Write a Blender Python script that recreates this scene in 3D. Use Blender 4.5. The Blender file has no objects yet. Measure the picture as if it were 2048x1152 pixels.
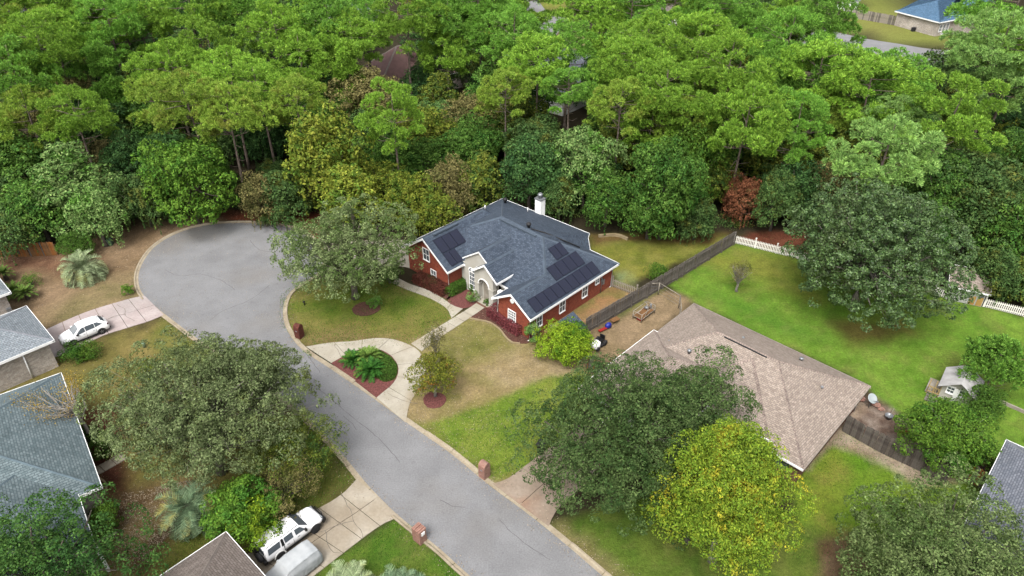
import bpy, math, random
import numpy as np
from mathutils import Vector, Matrix

# ------------------------------------------------------------------ camera, sky, sun, exposure
FOC, TH, CH = 1440.0, math.radians(34.5), 42.0     # focal length in photo pixels, pitch, flying height
scene = bpy.context.scene
cam_d = bpy.data.cameras.new("camera")
cam_d.sensor_width = 36.0
cam_d.lens = 36.0 * FOC / 2048.0
cam_d.clip_start = 0.5
cam_d.clip_end = 4000.0
cam = bpy.data.objects.new("camera", cam_d)
scene.collection.objects.link(cam)
cam.location = (0, 0, CH)
cam.rotation_euler = (math.pi / 2 - TH, 0, 0)
scene.camera = cam

SUN_EL, SUN_AZ = math.radians(58), math.radians(-160)   # azimuth clockwise from +Y
world = bpy.data.worlds.new("World")
scene.world = world
world.use_nodes = True
wn = world.node_tree
wn.nodes.clear()
sky = wn.nodes.new("ShaderNodeTexSky")
sky.sky_type = 'NISHITA'
sky.sun_disc = False
sky.sun_elevation = SUN_EL
sky.sun_rotation = SUN_AZ
sky.air_density = 1.0
sky.dust_density = 6.0
sky.ozone_density = 0.3
hsv = wn.nodes.new("ShaderNodeHueSaturation")       # overcast: the cloud deck takes most of the blue out
hsv.inputs['Saturation'].default_value = 0.22
bg = wn.nodes.new("ShaderNodeBackground")
bg.inputs['Strength'].default_value = 0.15
wo = wn.nodes.new("ShaderNodeOutputWorld")
wn.links.new(sky.outputs[0], hsv.inputs['Color'])
wn.links.new(hsv.outputs[0], bg.inputs[0])
wn.links.new(bg.outputs[0], wo.inputs[0])
sun_d = bpy.data.lights.new("sun", 'SUN')
sun_d.energy = 0.95
sun_d.angle = math.radians(20)
sun_d.color = (1.0, 0.97, 0.92)
sun = bpy.data.objects.new("sun", sun_d)
scene.collection.objects.link(sun)
sd = Vector((math.sin(SUN_AZ) * math.cos(SUN_EL), math.cos(SUN_AZ) * math.cos(SUN_EL), math.sin(SUN_EL)))
sun.rotation_euler = sd.to_track_quat('Z', 'Y').to_euler()
scene.view_settings.view_transform = 'Standard'
scene.view_settings.look = 'None'
scene.view_settings.gamma = 1.0
scene.view_settings.use_curve_mapping = False
scene.view_settings.exposure = 1.41
scene.cycles.max_bounces = 6
scene.cycles.diffuse_bounces = 3
scene.cycles.transparent_max_bounces = 4

# ------------------------------------------------------------------ helpers
COL = scene.collection
R_ = random.Random(7)
LIT = 2.8      # the photograph's exposure: how much brighter a surface shows than its own colour

LEAF = 1.9     # leaves are built from separate faces that shade each other, so they are given their own, paler base
def rgb(r, g, b, k=LIT):
    f = lambda c: ((c / 255.0) / 12.92 if c <= 10 else (((c / 255.0) + 0.055) / 1.055) ** 2.4) / k
    return (f(r), f(g), f(b), 1.0)

def G(px, py, z=0.0):
    """the place on the level z that a point of the photograph shows"""
    x = (px - 1024) / FOC; y = -(py - 576) / FOC
    dx, dy, dz = x, math.cos(TH) + y * math.sin(TH), -math.sin(TH) + y * math.cos(TH)
    t = (z - CH) / dz
    return Vector((dx * t, dy * t, z))

def project(p):
    z = p[2] - CH
    zc = p[1] * math.cos(TH) - z * math.sin(TH); yc = p[1] * math.sin(TH) + z * math.cos(TH)
    return 1024 + FOC * p[0] / zc, 576 - FOC * yc / zc

def tag(o, label=None, cat=None, group=None, kind=None):
    if label: o['label'] = label
    if cat: o['category'] = cat
    if group: o['group'] = group
    if kind: o['kind'] = kind
    return o

def empty(name, loc, rz=0.0, label=None, cat=None, group=None, scale=1.0):
    o = bpy.data.objects.new(name, None)
    o.empty_display_size = 0.3
    COL.objects.link(o)
    o.location = loc; o.rotation_euler = (0, 0, rz)
    if scale != 1.0: o.scale = (scale,) * 3 if not isinstance(scale, tuple) else scale
    return tag(o, label, cat, group)

def link(name, mesh, parent=None, loc=None, rz=0.0):
    o = bpy.data.objects.new(name, mesh)
    COL.objects.link(o)
    if parent: o.parent = parent
    if loc is not None: o.location = loc
    if rz: o.rotation_euler = (0, 0, rz)
    return o

class MB:
    """collects faces, then becomes ONE mesh object; every face gets texture coordinates in metres"""
    def __init__(s): s.v = []; s.f = []; s.m = []; s.sm = []
    def face(s, pts, m=0, smooth=False):
        n = len(s.v); s.v += [tuple(p) for p in pts]; s.f.append(list(range(n, n + len(pts)))); s.m.append(m); s.sm.append(smooth)
    def grid(s, rows, m=0, closed=False, smooth=True, cap=False, mfun=None):
        n = len(s.v); w = len(rows[0])
        for r in rows: s.v += [tuple(p) for p in r]
        for i in range(len(rows) - 1):
            for j in range(w if closed else w - 1):
                k = (j + 1) % w
                s.f.append([n + i * w + j, n + i * w + k, n + (i + 1) * w + k, n + (i + 1) * w + j])
                s.m.append(mfun(i, j) if mfun else m); s.sm.append(smooth)
        if cap:
            s.f.append([n + j for j in range(w)][::-1]); s.m.append(m); s.sm.append(False)
            b = n + (len(rows) - 1) * w
            s.f.append([b + j for j in range(w)]); s.m.append(m); s.sm.append(False)
    def box(s, x0, x1, y0, y1, z0, z1, m=0, M=None):
        c = [(x0, y0, z0), (x1, y0, z0), (x1, y1, z0), (x0, y1, z0), (x0, y0, z1), (x1, y0, z1), (x1, y1, z1), (x0, y1, z1)]
        if M is not None: c = [tuple(M @ Vector(p)) for p in c]
        for q in ((3, 2, 1, 0), (4, 5, 6, 7), (0, 1, 5, 4), (1, 2, 6, 5), (2, 3, 7, 6), (3, 0, 4, 7)): s.face([c[i] for i in q], m)
    def prism(s, poly, z0, z1, m=0, mtop=None, zf=None):
        a = sum(poly[i][0] * poly[(i + 1) % len(poly)][1] - poly[(i + 1) % len(poly)][0] * poly[i][1] for i in range(len(poly)))
        if a < 0: poly = poly[::-1]
        n = len(poly)
        s.face([(p[0], p[1], z1) for p in poly], m if mtop is None else mtop)
        s.face([(p[0], p[1], z0) for p in poly][::-1], m)
        for i in range(n):
            a, b = poly[i], poly[(i + 1) % n]
            s.face([(a[0], a[1], z0), (b[0], b[1], z0), (b[0], b[1], z1), (a[0], a[1], z1)], m)
    def tube(s, pts, rad, n=6, m=0, cap=True):
        pts = [Vector(p) for p in pts]
        if not hasattr(rad, '__len__'): rad = [rad] * len(pts)
        rows = []
        for i, p in enumerate(pts):
            d = (pts[min(i + 1, len(pts) - 1)] - pts[max(i - 1, 0)]).normalized()
            u = d.cross(Vector((0, 0, 1)))
            if u.length < 1e-3: u = Vector((1, 0, 0))
            u.normalize(); w = d.cross(u).normalized()
            rows.append([tuple(p + (u * math.cos(a) + w * math.sin(a)) * rad[i]) for a in [2 * math.pi * k / n for k in range(n)]])
        s.grid(rows, m, closed=True, cap=cap)
    def lathe(s, prof, n=16, m=0, cx=0, cy=0, M=None):
        rows = []
        for r, z in prof:
            row = [(cx + r * math.cos(2 * math.pi * k / n), cy + r * math.sin(2 * math.pi * k / n), z) for k in range(n)]
            if M is not None: row = [tuple(M @ Vector(p)) for p in row]
            rows.append(row)
        s.grid(rows, m, closed=True, cap=True)
    def ball(s, c, r, n=8, m=0):
        rows = []
        for i in range(n // 2 + 1):
            a = -math.pi / 2 + math.pi * i / (n // 2)
            rows.append([(c[0] + r * math.cos(a) * math.cos(2 * math.pi * k / n) + 1e-4 * k, c[1] + r * math.cos(a) * math.sin(2 * math.pi * k / n), c[2] + r * math.sin(a)) for k in range(n)])
        s.grid(rows, m, closed=True)
    def mesh(s, name, mats):
        me = bpy.data.meshes.new(name)
        me.from_pydata(s.v, [], s.f)
        for mt in (mats if isinstance(mats, (list, tuple)) else [mats]): me.materials.append(mt)
        me.polygons.foreach_set('material_index', s.m)
        me.polygons.foreach_set('use_smooth', s.sm)
        uv = me.uv_layers.new(name='UVMap')
        co = np.array(s.v, dtype=float)
        out = np.zeros((len(me.loops), 2)); li = 0
        for f in s.f:
            P = co[f]
            nrm = np.zeros(3)
            for i in range(len(f)): nrm += np.cross(P[i], P[(i + 1) % len(f)])
            L = np.linalg.norm(nrm); nrm = nrm / L if L > 1e-12 else np.array([0, 0, 1.0])
            h = np.array([-nrm[1], nrm[0], 0.0])
            if np.linalg.norm(h) < 0.05: h = np.array([1.0, 0, 0])
            h /= np.linalg.norm(h); t = np.cross(nrm, h)
            out[li:li + len(f), 0] = P @ h; out[li:li + len(f), 1] = P @ t
            li += len(f)
        uv.data.foreach_set('uv', out.ravel())
        me.validate(); me.update()
        return me
    def build(s, name, mats, parent=None, loc=None, rz=0.0):
        return link(name, s.mesh(name, mats), parent, loc, rz)

def smooth_curve(pts, step=0.8, closed=False):
    pts = [Vector((p[0], p[1], 0)) for p in pts]
    n = len(pts); out = []
    rng = range(n if closed else n - 1)
    for i in rng:
        if closed: p0, p1, p2, p3 = pts[(i - 1) % n], pts[i], pts[(i + 1) % n], pts[(i + 2) % n]
        else: p0, p1, p2, p3 = pts[max(i - 1, 0)], pts[i], pts[i + 1], pts[min(i + 2, n - 1)]
        k = max(1, int((p2 - p1).length / step))
        for j in range(k):
            t = j / k
            out.append(0.5 * ((2 * p1) + (-p0 + p2) * t + (2 * p0 - 5 * p1 + 4 * p2 - p3) * t * t + (-p0 + 3 * p1 - 3 * p2 + p3) * t ** 3))
    if not closed: out.append(pts[-1])
    return out

def resample(pts, n):
    P = np.array([[p[0], p[1]] for p in pts]); d = np.r_[0, np.cumsum(np.linalg.norm(np.diff(P, axis=0), axis=1))]
    t = np.linspace(0, d[-1], n)
    return [Vector((np.interp(x, d, P[:, 0]), np.interp(x, d, P[:, 1]), 0)) for x in t]

# ------------------------------------------------------------------ materials
def nodes(name):
    m = bpy.data.materials.new(name); m.use_nodes = True
    nt = m.node_tree; b = nt.nodes['Principled BSDF']
    return m, nt, b

def tint(c, k): return (c[0] * k, c[1] * k, c[2] * k, 1.0)

def noise_mat(name, c1, c2, scale=2.0, rough=0.85, bump=0.0, bscale=None, detail=6, fine=None, spec=0.3, coord='Object', metal=0.0, c3=None):
    m, nt, b = nodes(name); N = nt.nodes.new; L = nt.links.new
    tc = N('ShaderNodeTexCoord')
    nz = N('ShaderNodeTexNoise'); nz.inputs['Scale'].default_value = scale; nz.inputs['Detail'].default_value = detail
    L(tc.outputs[coord], nz.inputs['Vector'])
    cr = N('ShaderNodeValToRGB'); cr.color_ramp.elements[0].position = 0.35; cr.color_ramp.elements[1].position = 0.65
    cr.color_ramp.elements[0].color = c1; cr.color_ramp.elements[1].color = c2
    L(nz.outputs[0], cr.inputs[0]); out = cr.outputs[0]
    if c3 is not None:
        n3 = N('ShaderNodeTexNoise'); n3.inputs['Scale'].default_value = scale * 0.23; n3.inputs['Detail'].default_value = 4
        L(tc.outputs[coord], n3.inputs['Vector'])
        r3 = N('ShaderNodeValToRGB'); r3.color_ramp.elements[0].position = 0.52; r3.color_ramp.elements[1].position = 0.72
        L(n3.outputs[0], r3.inputs[0])
        mx = N('ShaderNodeMix'); mx.data_type = 'RGBA'; L(r3.outputs[0], mx.inputs[0]); L(out, mx.inputs[6]); mx.inputs[7].default_value = c3
        out = mx.outputs[2]
    if fine:
        n2 = N('ShaderNodeTexNoise'); n2.inputs['Scale'].default_value = fine[0]; n2.inputs['Detail'].default_value = 3
        L(tc.outputs[coord], n2.inputs['Vector'])
        mr = N('ShaderNodeMapRange'); mr.inputs[1].default_value = 0.3; mr.inputs[2].default_value = 0.7; mr.inputs[3].default_value = 1 - fine[1]; mr.inputs[4].default_value = 1 + fine[1]
        L(n2.outputs[0], mr.inputs[0])
        mm = N('ShaderNodeVectorMath'); mm.operation = 'SCALE'; L(out, mm.inputs[0]); L(mr.outputs[0], mm.inputs['Scale']); out = mm.outputs[0]
    L(out, b.inputs['Base Color'])
    b.inputs['Roughness'].default_value = rough; b.inputs['Specular IOR Level'].default_value = spec; b.inputs['Metallic'].default_value = metal
    if bump:
        nb = N('ShaderNodeTexNoise'); nb.inputs['Scale'].default_value = bscale or scale * 6; nb.inputs['Detail'].default_value = 4
        L(tc.outputs[coord], nb.inputs['Vector'])
        bp = N('ShaderNodeBump'); bp.inputs['Strength'].default_value = bump; bp.inputs['Distance'].default_value = 0.03
        L(nb.outputs[0], bp.inputs['Height']); L(bp.outputs[0], b.inputs['Normal'])
    return m

def brick_mat(name, c1, c2, mortar, bw=0.2, bh=0.075, gap=0.008, bump=0.4, stain=0.25, rough=0.85, bias=0.0, stain_scale=0.4):
    m, nt, b = nodes(name); N = nt.nodes.new; L = nt.links.new
    tc = N('ShaderNodeTexCoord')
    br = N('ShaderNodeTexBrick'); br.inputs['Scale'].default_value = 1.0
    br.inputs['Brick Width'].default_value = bw; br.inputs['Row Height'].default_value = bh; br.inputs['Mortar Size'].default_value = gap
    br.inputs['Color1'].default_value = c1; br.inputs['Color2'].default_value = c2; br.inputs['Mortar'].default_value = mortar
    br.inputs['Bias'].default_value = bias
    L(tc.outputs['UV'], br.inputs['Vector'])
    nz = N('ShaderNodeTexNoise'); nz.inputs['Scale'].default_value = stain_scale; nz.inputs['Detail'].default_value = 6; nz.inputs['Roughness'].default_value = 0.65
    L(tc.outputs['Object'], nz.inputs['Vector'])
    mr = N('ShaderNodeMapRange'); mr.inputs[1].default_value = 0.3; mr.inputs[2].default_value = 0.7; mr.inputs[3].default_value = 1 - stain; mr.inputs[4].default_value = 1 + stain
    L(nz.outputs[0], mr.inputs[0])
    n2 = N('ShaderNodeTexNoise'); n2.inputs['Scale'].default_value = 5.0; n2.inputs['Detail'].default_value = 3
    L(tc.outputs['Object'], n2.inputs['Vector'])
    m2 = N('ShaderNodeMapRange'); m2.inputs[1].default_value = 0.3; m2.inputs[2].default_value = 0.7; m2.inputs[3].default_value = 0.82; m2.inputs[4].default_value = 1.18
    L(n2.outputs[0], m2.inputs[0])
    mu = N('ShaderNodeMath'); mu.operation = 'MULTIPLY'; L(mr.outputs[0], mu.inputs[0]); L(m2.outputs[0], mu.inputs[1])
    mm = N('ShaderNodeVectorMath'); mm.operation = 'SCALE'; L(br.outputs[0], mm.inputs[0]); L(mu.outputs[0], mm.inputs['Scale'])
    L(mm.outputs[0], b.inputs['Base Color'])
    b.inputs['Roughness'].default_value = rough; b.inputs['Specular IOR Level'].default_value = 0.25
    bp = N('ShaderNodeBump'); bp.inputs['Strength'].default_value = bump; bp.inputs['Distance'].default_value = 0.02
    inv = N('ShaderNodeMath'); inv.operation = 'SUBTRACT'; inv.inputs[0].default_value = 1.0; L(br.outputs[1], inv.inputs[1])
    L(inv.outputs[0], bp.inputs['Height']); L(bp.outputs[0], b.inputs['Normal'])
    return m

def plain(name, c, rough=0.6, metal=0.0, spec=0.4, coat=0.0, var=0.06):
    m = noise_mat(name, tint(c, 1 - var), tint(c, 1 + var), scale=1.7, rough=rough, spec=spec, metal=metal)
    if coat: m.node_tree.nodes['Principled BSDF'].inputs['Coat Weight'].default_value = coat
    return m

def lf(c): return None if c is None else (c[0] * LIT / LEAF, c[1] * LIT / LEAF, c[2] * LIT / LEAF, 1.0)
def leaf_mat(name, c1, c2, c3=None, patch=0.5, transl=0.3, rough=0.7, spec=0.12, pscale=0.35):
    """c1..c2: leaf to leaf; c3: whole sprays of another colour"""
    c1, c2, c3 = lf(c1), lf(c2), lf(c3)
    m, nt, b = nodes(name); N = nt.nodes.new; L = nt.links.new
    geo = N('ShaderNodeNewGeometry')
    mx = N('ShaderNodeMix'); mx.data_type = 'RGBA'; L(geo.outputs['Random Per Island'], mx.inputs[0]); mx.inputs[6].default_value = c1; mx.inputs[7].default_value = c2
    out = mx.outputs[2]
    oi = N('ShaderNodeObjectInfo')
    tc = N('ShaderNodeTexCoord')
    ad = N('ShaderNodeVectorMath'); ad.operation = 'ADD'; L(tc.outputs['Object'], ad.inputs[0])
    sc = N('ShaderNodeMath'); sc.operation = 'MULTIPLY'; L(oi.outputs['Random'], sc.inputs[0]); sc.inputs[1].default_value = 37.0
    L(sc.outputs[0], ad.inputs[1])
    nz = N('ShaderNodeTexNoise'); nz.inputs['Scale'].default_value = pscale; nz.inputs['Detail'].default_value = 5; nz.inputs['Roughness'].default_value = 0.7
    L(ad.outputs[0], nz.inputs['Vector'])
    if c3 is not None:
        r = N('ShaderNodeMapRange'); r.inputs[1].default_value = 0.62 - 0.25 * patch; r.inputs[2].default_value = 0.72 - 0.25 * patch
        L(nz.outputs[0], r.inputs[0])
        m3 = N('ShaderNodeMix'); m3.data_type = 'RGBA'; L(r.outputs[0], m3.inputs[0]); L(out, m3.inputs[6]); m3.inputs[7].default_value = c3
        out = m3.outputs[2]
    mr = N('ShaderNodeMapRange'); mr.inputs[1].default_value = 0.25; mr.inputs[2].default_value = 0.75; mr.inputs[3].default_value = 0.75; mr.inputs[4].default_value = 1.25
    L(nz.outputs[0], mr.inputs[0])
    m4 = N('ShaderNodeMapRange'); m4.inputs[3].default_value = 0.82; m4.inputs[4].default_value = 1.18; L(oi.outputs['Random'], m4.inputs[0])
    mu = N('ShaderNodeMath'); mu.operation = 'MULTIPLY'; L(mr.outputs[0], mu.inputs[0]); L(m4.outputs[0], mu.inputs[1])
    fr = N('ShaderNodeMath'); fr.operation = 'MULTIPLY'; L(geo.outputs['Random Per Island'], fr.inputs[0]); fr.inputs[1].default_value = 57.3
    fc = N('ShaderNodeMath'); fc.operation = 'FRACT'; L(fr.outputs[0], fc.inputs[0])
    m5 = N('ShaderNodeMapRange'); m5.inputs[3].default_value = 0.55; m5.inputs[4].default_value = 1.5; L(fc.outputs[0], m5.inputs[0])
    mu2 = N('ShaderNodeMath'); mu2.operation = 'MULTIPLY'; L(mu.outputs[0], mu2.inputs[0]); L(m5.outputs[0], mu2.inputs[1]); mu = mu2
    mm = N('ShaderNodeVectorMath'); mm.operation = 'SCALE'; L(out, mm.inputs[0]); L(mu.outputs[0], mm.inputs['Scale'])
    L(mm.outputs[0], b.inputs['Base Color'])
    b.inputs['Roughness'].default_value = rough; b.inputs['Specular IOR Level'].default_value = spec
    tr = N('ShaderNodeBsdfTranslucent'); L(mm.outputs[0], tr.inputs[0])
    ms = N('ShaderNodeMixShader'); ms.inputs[0].default_value = transl
    L(b.outputs[0], ms.inputs[1]); L(tr.outputs[0], ms.inputs[2])
    L(ms.outputs[0], nt.nodes['Material Output'].inputs[0])
    return m

M = {}
M['asphalt'] = noise_mat('asphalt', rgb(155, 155, 157), rgb(166, 166, 168), scale=0.5, rough=0.92, bump=0.3, bscale=40, fine=(9, 0.13), coord='Object', c3=rgb(154, 150, 146))
m_ = M['asphalt']; nt_ = m_.node_tree; b_ = nt_.nodes['Principled BSDF']; old_ = b_.inputs['Base Color'].links[0].from_socket
tc_ = nt_.nodes.new('ShaderNodeTexCoord')
for sc_, lo_, hi_, k_ in ((1.9, .60, .68, .90), (.22, .50, .60, .93), (34, .60, .70, .82)):
    n_ = nt_.nodes.new('ShaderNodeTexNoise'); n_.inputs['Scale'].default_value = sc_; n_.inputs['Detail'].default_value = 5; nt_.links.new(tc_.outputs['Object'], n_.inputs['Vector'])
    r_ = nt_.nodes.new('ShaderNodeMapRange'); r_.inputs[1].default_value = lo_; r_.inputs[2].default_value = hi_; r_.inputs[3].default_value = 1.0; r_.inputs[4].default_value = k_; nt_.links.new(n_.outputs[0], r_.inputs[0])
    v_ = nt_.nodes.new('ShaderNodeVectorMath'); v_.operation = 'SCALE'; nt_.links.new(old_, v_.inputs[0]); nt_.links.new(r_.outputs[0], v_.inputs['Scale']); old_ = v_.outputs[0]
nt_.links.new(old_, b_.inputs['Base Color'])
M['concrete'] = noise_mat('concrete', rgb(203, 194, 174), rgb(222, 214, 196), scale=0.8, rough=0.9, bump=0.2, bscale=30, fine=(6, 0.06), c3=rgb(196, 180, 152))
M['old_concrete'] = noise_mat('old_concrete', rgb(192, 178, 156), rgb(212, 201, 182), scale=0.5, rough=0.9, bump=0.2, bscale=30, fine=(5, 0.10), c3=rgb(168, 152, 130))
M['pink_concrete'] = noise_mat('pink_concrete', rgb(206, 188, 184), rgb(222, 208, 204), scale=0.7, rough=0.9, bump=0.2, bscale=30, fine=(5, 0.08), c3=rgb(196, 186, 182))
M['rust_concrete'] = noise_mat('rust_concrete', rgb(178, 158, 138), rgb(196, 178, 160), scale=0.5, rough=0.9, bump=0.2, bscale=30, fine=(5, 0.10), c3=rgb(172, 112, 76))
M['curb'] = noise_mat('curb', rgb(186, 170, 144), rgb(208, 194, 168), scale=1.0, rough=0.92, fine=(7, 0.12))
M['mulch'] = noise_mat('mulch', rgb(112, 62, 58), rgb(150, 92, 86), scale=9, rough=0.95, bump=0.9, bscale=14, fine=(16, 0.3))
M['dark_mulch'] = noise_mat('dark_mulch', rgb(84, 54, 44), rgb(128, 84, 70), scale=9, rough=0.95, bump=0.9, bscale=14, fine=(16, 0.3))
M['crack'] = plain('crack', rgb(140, 130, 118), 0.95)
M['slate_shingle'] = brick_mat('slate_shingle', rgb(72, 85, 102), rgb(102, 115, 132), rgb(54, 65, 82), 0.33, 0.15, 0.012, bump=0.5, stain=0.10)
M['tan_shingle'] = brick_mat('tan_shingle', rgb(176, 160, 146), rgb(206, 190, 176), rgb(146, 130, 122), 0.3, 0.15, 0.014, bump=0.5, stain=0.07)
M['pale_shingle'] = brick_mat('pale_shingle', rgb(150, 160, 168), rgb(182, 190, 196), rgb(122, 130, 138), 0.33, 0.18, 0.02, bump=0.6, stain=0.06)
M['teal_shingle'] = brick_mat('teal_shingle', rgb(112, 130, 134), rgb(146, 162, 166), rgb(92, 108, 114), 0.33, 0.18, 0.02, bump=0.6, stain=0.12)
M['brown_shingle'] = brick_mat('brown_shingle', rgb(142, 130, 122), rgb(166, 154, 146), rgb(114, 102, 96), 0.33, 0.16, 0.018, bump=0.6, stain=0.08)
M['grey_shingle'] = brick_mat('grey_shingle', rgb(132, 138, 150), rgb(164, 168, 178), rgb(104, 110, 124), 0.33, 0.16, 0.02, bump=0.6, stain=0.08)
M['blue_shingle'] = brick_mat('blue_shingle', rgb(84, 124, 158), rgb(116, 152, 184), rgb(70, 104, 136), 0.33, 0.16, 0.018, bump=0.5, stain=0.12)
M['ridge_slate'] = plain('ridge_slate', rgb(92, 106, 122), 0.9, var=0.12)
M['ridge_tan'] = brick_mat('ridge_tan', rgb(196, 178, 166), rgb(176, 158, 148), rgb(130, 114, 106), 0.2, 0.4, 0.02)
M['ridge_teal'] = plain('ridge_teal', rgb(112, 132, 142), 0.9, var=0.12)
M['ridge_grey'] = plain('ridge_grey', rgb(150, 154, 162), 0.9, var=0.12)
M['ridge_brown'] = plain('ridge_brown', rgb(150, 138, 130), 0.9, var=0.12)
M['red_brick'] = brick_mat('red_brick', rgb(166, 72, 50), rgb(196, 98, 70), rgb(160, 108, 90), bump=0.3, stain=0.12)
M['brown_brick'] = brick_mat('brown_brick', rgb(134, 84, 66), rgb(160, 110, 88), rgb(140, 118, 104), bump=0.3, stain=0.12)
M['pale_brick'] = brick_mat('pale_brick', rgb(218, 204, 188), rgb(252, 242, 230), rgb(196, 184, 172), bump=0.3, stain=0.25, bw=0.3, bh=0.1)
M['pink_brick'] = brick_mat('pink_brick', rgb(178, 122, 104), rgb(200, 148, 130), rgb(190, 168, 156), bump=0.3, stain=0.12)
M['mail_brick'] = brick_mat('mail_brick', rgb(112, 52, 40), rgb(134, 68, 54), rgb(110, 78, 70), bump=0.3, stain=0.12)
M['white_trim'] = plain('white_trim', (0.62, 0.62, 0.61, 1), 0.5)
M['tan_trim'] = plain('tan_trim', rgb(188, 176, 164), 0.7)
M['stucco'] = noise_mat('stucco', rgb(230, 224, 210), rgb(242, 238, 226), scale=1.2, rough=0.9, fine=(12, 0.04))
M['glass'] = plain('glass', (0.055, 0.065, 0.075, 1), 0.12, spec=0.6)
M['pale_glass'] = plain('pale_glass', rgb(150, 156, 160), 0.15, spec=0.6)
M['solar'] = plain('solar', rgb(30, 35, 60), 0.22, spec=0.5)
M['solar_frame'] = plain('solar_frame', rgb(42, 47, 66), 0.35, metal=0.4)
M['dark'] = plain('dark', rgb(40, 40, 44), 0.7)
M['black'] = plain('black', rgb(28, 28, 30), 0.5)
M['metal'] = plain('metal', rgb(186, 190, 194), 0.4, metal=0.5)
M['dark_door'] = plain('dark_door', rgb(60, 90, 78), 0.5)
M['white_paint'] = plain('white_paint', (0.66, 0.66, 0.67, 1), 0.28, spec=0.5, coat=0.5, var=0.01)
M['tyre'] = plain('tyre', rgb(48, 48, 50), 0.9)
M['cover'] = noise_mat('cover', rgb(206, 211, 214), rgb(226, 230, 232), scale=1.4, rough=0.75, bump=0.5, bscale=3.0)
M['rim'] = plain('rim', rgb(200, 202, 206), 0.35, metal=0.6)
M['red'] = plain('red', rgb(190, 46, 40), 0.5)
M['blue'] = plain('blue', rgb(32, 52, 178), 0.5)
M['lamp_glass'] = plain('lamp_glass', rgb(170, 176, 180), 0.15, spec=0.6)
def wood(name, a, b_, c3): return noise_mat(name, a, b_, scale=1.3, rough=0.92, fine=(11, 0.16), bump=0.3, bscale=20, c3=c3)
M['grey_wood'] = wood('grey_wood', rgb(112, 104, 96), rgb(146, 138, 128), rgb(98, 88, 80))
M['grey_wood2'] = wood('grey_wood2', rgb(124, 116, 108), rgb(156, 148, 138), rgb(108, 98, 90))
M['dark_wood'] = wood('dark_wood', rgb(84, 76, 70), rgb(124, 114, 104), rgb(70, 56, 46))
M['dark_wood2'] = wood('dark_wood2', rgb(104, 94, 86), rgb(142, 132, 120), rgb(156, 98, 42))
M['orange_wood'] = wood('orange_wood', rgb(158, 98, 44), rgb(180, 118, 56), rgb(110, 96, 80))
M['cedar_wood'] = wood('cedar_wood', rgb(138, 98, 60), rgb(164, 120, 76), rgb(112, 78, 50))
M['pale_wood'] = wood('pale_wood', rgb(176, 166, 150), rgb(200, 190, 174), rgb(150, 140, 124))
M['yellow_wood'] = wood('yellow_wood', rgb(214, 184, 120), rgb(228, 202, 142), rgb(196, 160, 100))
M['white_picket'] = noise_mat('white_picket', (0.50, 0.48, 0.44, 1), (0.60, 0.58, 0.54, 1), scale=1.5, rough=0.7)
M['timber'] = noise_mat('timber', rgb(176, 156, 118), rgb(194, 176, 140), scale=2, rough=0.9)
M['bark'] = noise_mat('bark', rgb(104, 94, 84), rgb(138, 128, 116), scale=3, rough=0.95, bump=0.6, bscale=9)
M['pine_bark'] = noise_mat('pine_bark', rgb(128, 110, 98), rgb(170, 154, 140), scale=3, rough=0.95, bump=0.6, bscale=9)
M['twig_bark'] = noise_mat('twig_bark', rgb(138, 132, 118), rgb(170, 164, 150), scale=3, rough=0.95)
M['pale_bark'] = noise_mat('pale_bark', rgb(168, 160, 148), rgb(196, 190, 180), scale=3, rough=0.95)
# foliage: real leaf colours
M['lf_liveoak'] = leaf_mat('lf_liveoak', rgb(96, 118, 66), rgb(150, 164, 112), rgb(82, 106, 50), 0.5)
M['lf_magnolia'] = leaf_mat('lf_magnolia', rgb(62, 96, 46), rgb(112, 142, 78), rgb(84, 104, 54), 0.4, rough=0.5, spec=0.3, transl=0.15)
M['lf_darkoak'] = leaf_mat('lf_darkoak', rgb(72, 102, 50), rgb(118, 140, 82), rgb(60, 88, 42), 0.5)
M['lf_yellow'] = leaf_mat('lf_yellow', rgb(100, 138, 42), rgb(154, 174, 54), rgb(186, 174, 54), 0.34, transl=0.35, pscale=0.5)
M['lf_greyoak'] = leaf_mat('lf_greyoak', rgb(92, 116, 62), rgb(142, 160, 100), rgb(80, 106, 52), 0.5)
M['lf_leftoak'] = leaf_mat('lf_leftoak', rgb(100, 122, 70), rgb(154, 168, 116), rgb(112, 124, 66), 0.4)
M['lf_bright'] = leaf_mat('lf_bright', rgb(80, 124, 40), rgb(126, 162, 58), rgb(68, 112, 38), 0.5, transl=0.35)
M['lf_lime'] = leaf_mat('lf_lime', rgb(112, 148, 32), rgb(164, 190, 52), rgb(72, 112, 28), 0.45, transl=0.35)
M['lf_mid'] = leaf_mat('lf_mid', rgb(72, 118, 44), rgb(116, 152, 64), rgb(62, 104, 40), 0.5)
M['lf_deep'] = leaf_mat('lf_deep', rgb(60, 104, 46), rgb(102, 140, 64), rgb(54, 92, 42), 0.5)
M['lf_pale'] = leaf_mat('lf_pale', rgb(102, 146, 74), rgb(156, 180, 108), rgb(92, 136, 52), 0.5)
M['lf_dark'] = leaf_mat('lf_dark', rgb(58, 98, 50), rgb(98, 136, 70), rgb(50, 84, 44), 0.5)
M['lf_dark2'] = leaf_mat('lf_dark2', rgb(68, 106, 54), rgb(112, 142, 76), rgb(108, 116, 50), 0.4)
M['lf_vine'] = leaf_mat('lf_vine', rgb(92, 118, 42), rgb(146, 152, 60), rgb(66, 98, 44), 0.55, pscale=0.8)
M['lf_vineyel'] = leaf_mat('lf_vineyel', rgb(108, 134, 44), rgb(162, 166, 64), rgb(82, 114, 40), 0.5, pscale=0.6)
M['lf_rust'] = leaf_mat('lf_rust', rgb(126, 78, 54), rgb(158, 104, 74), rgb(96, 92, 56), 0.4)
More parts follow.
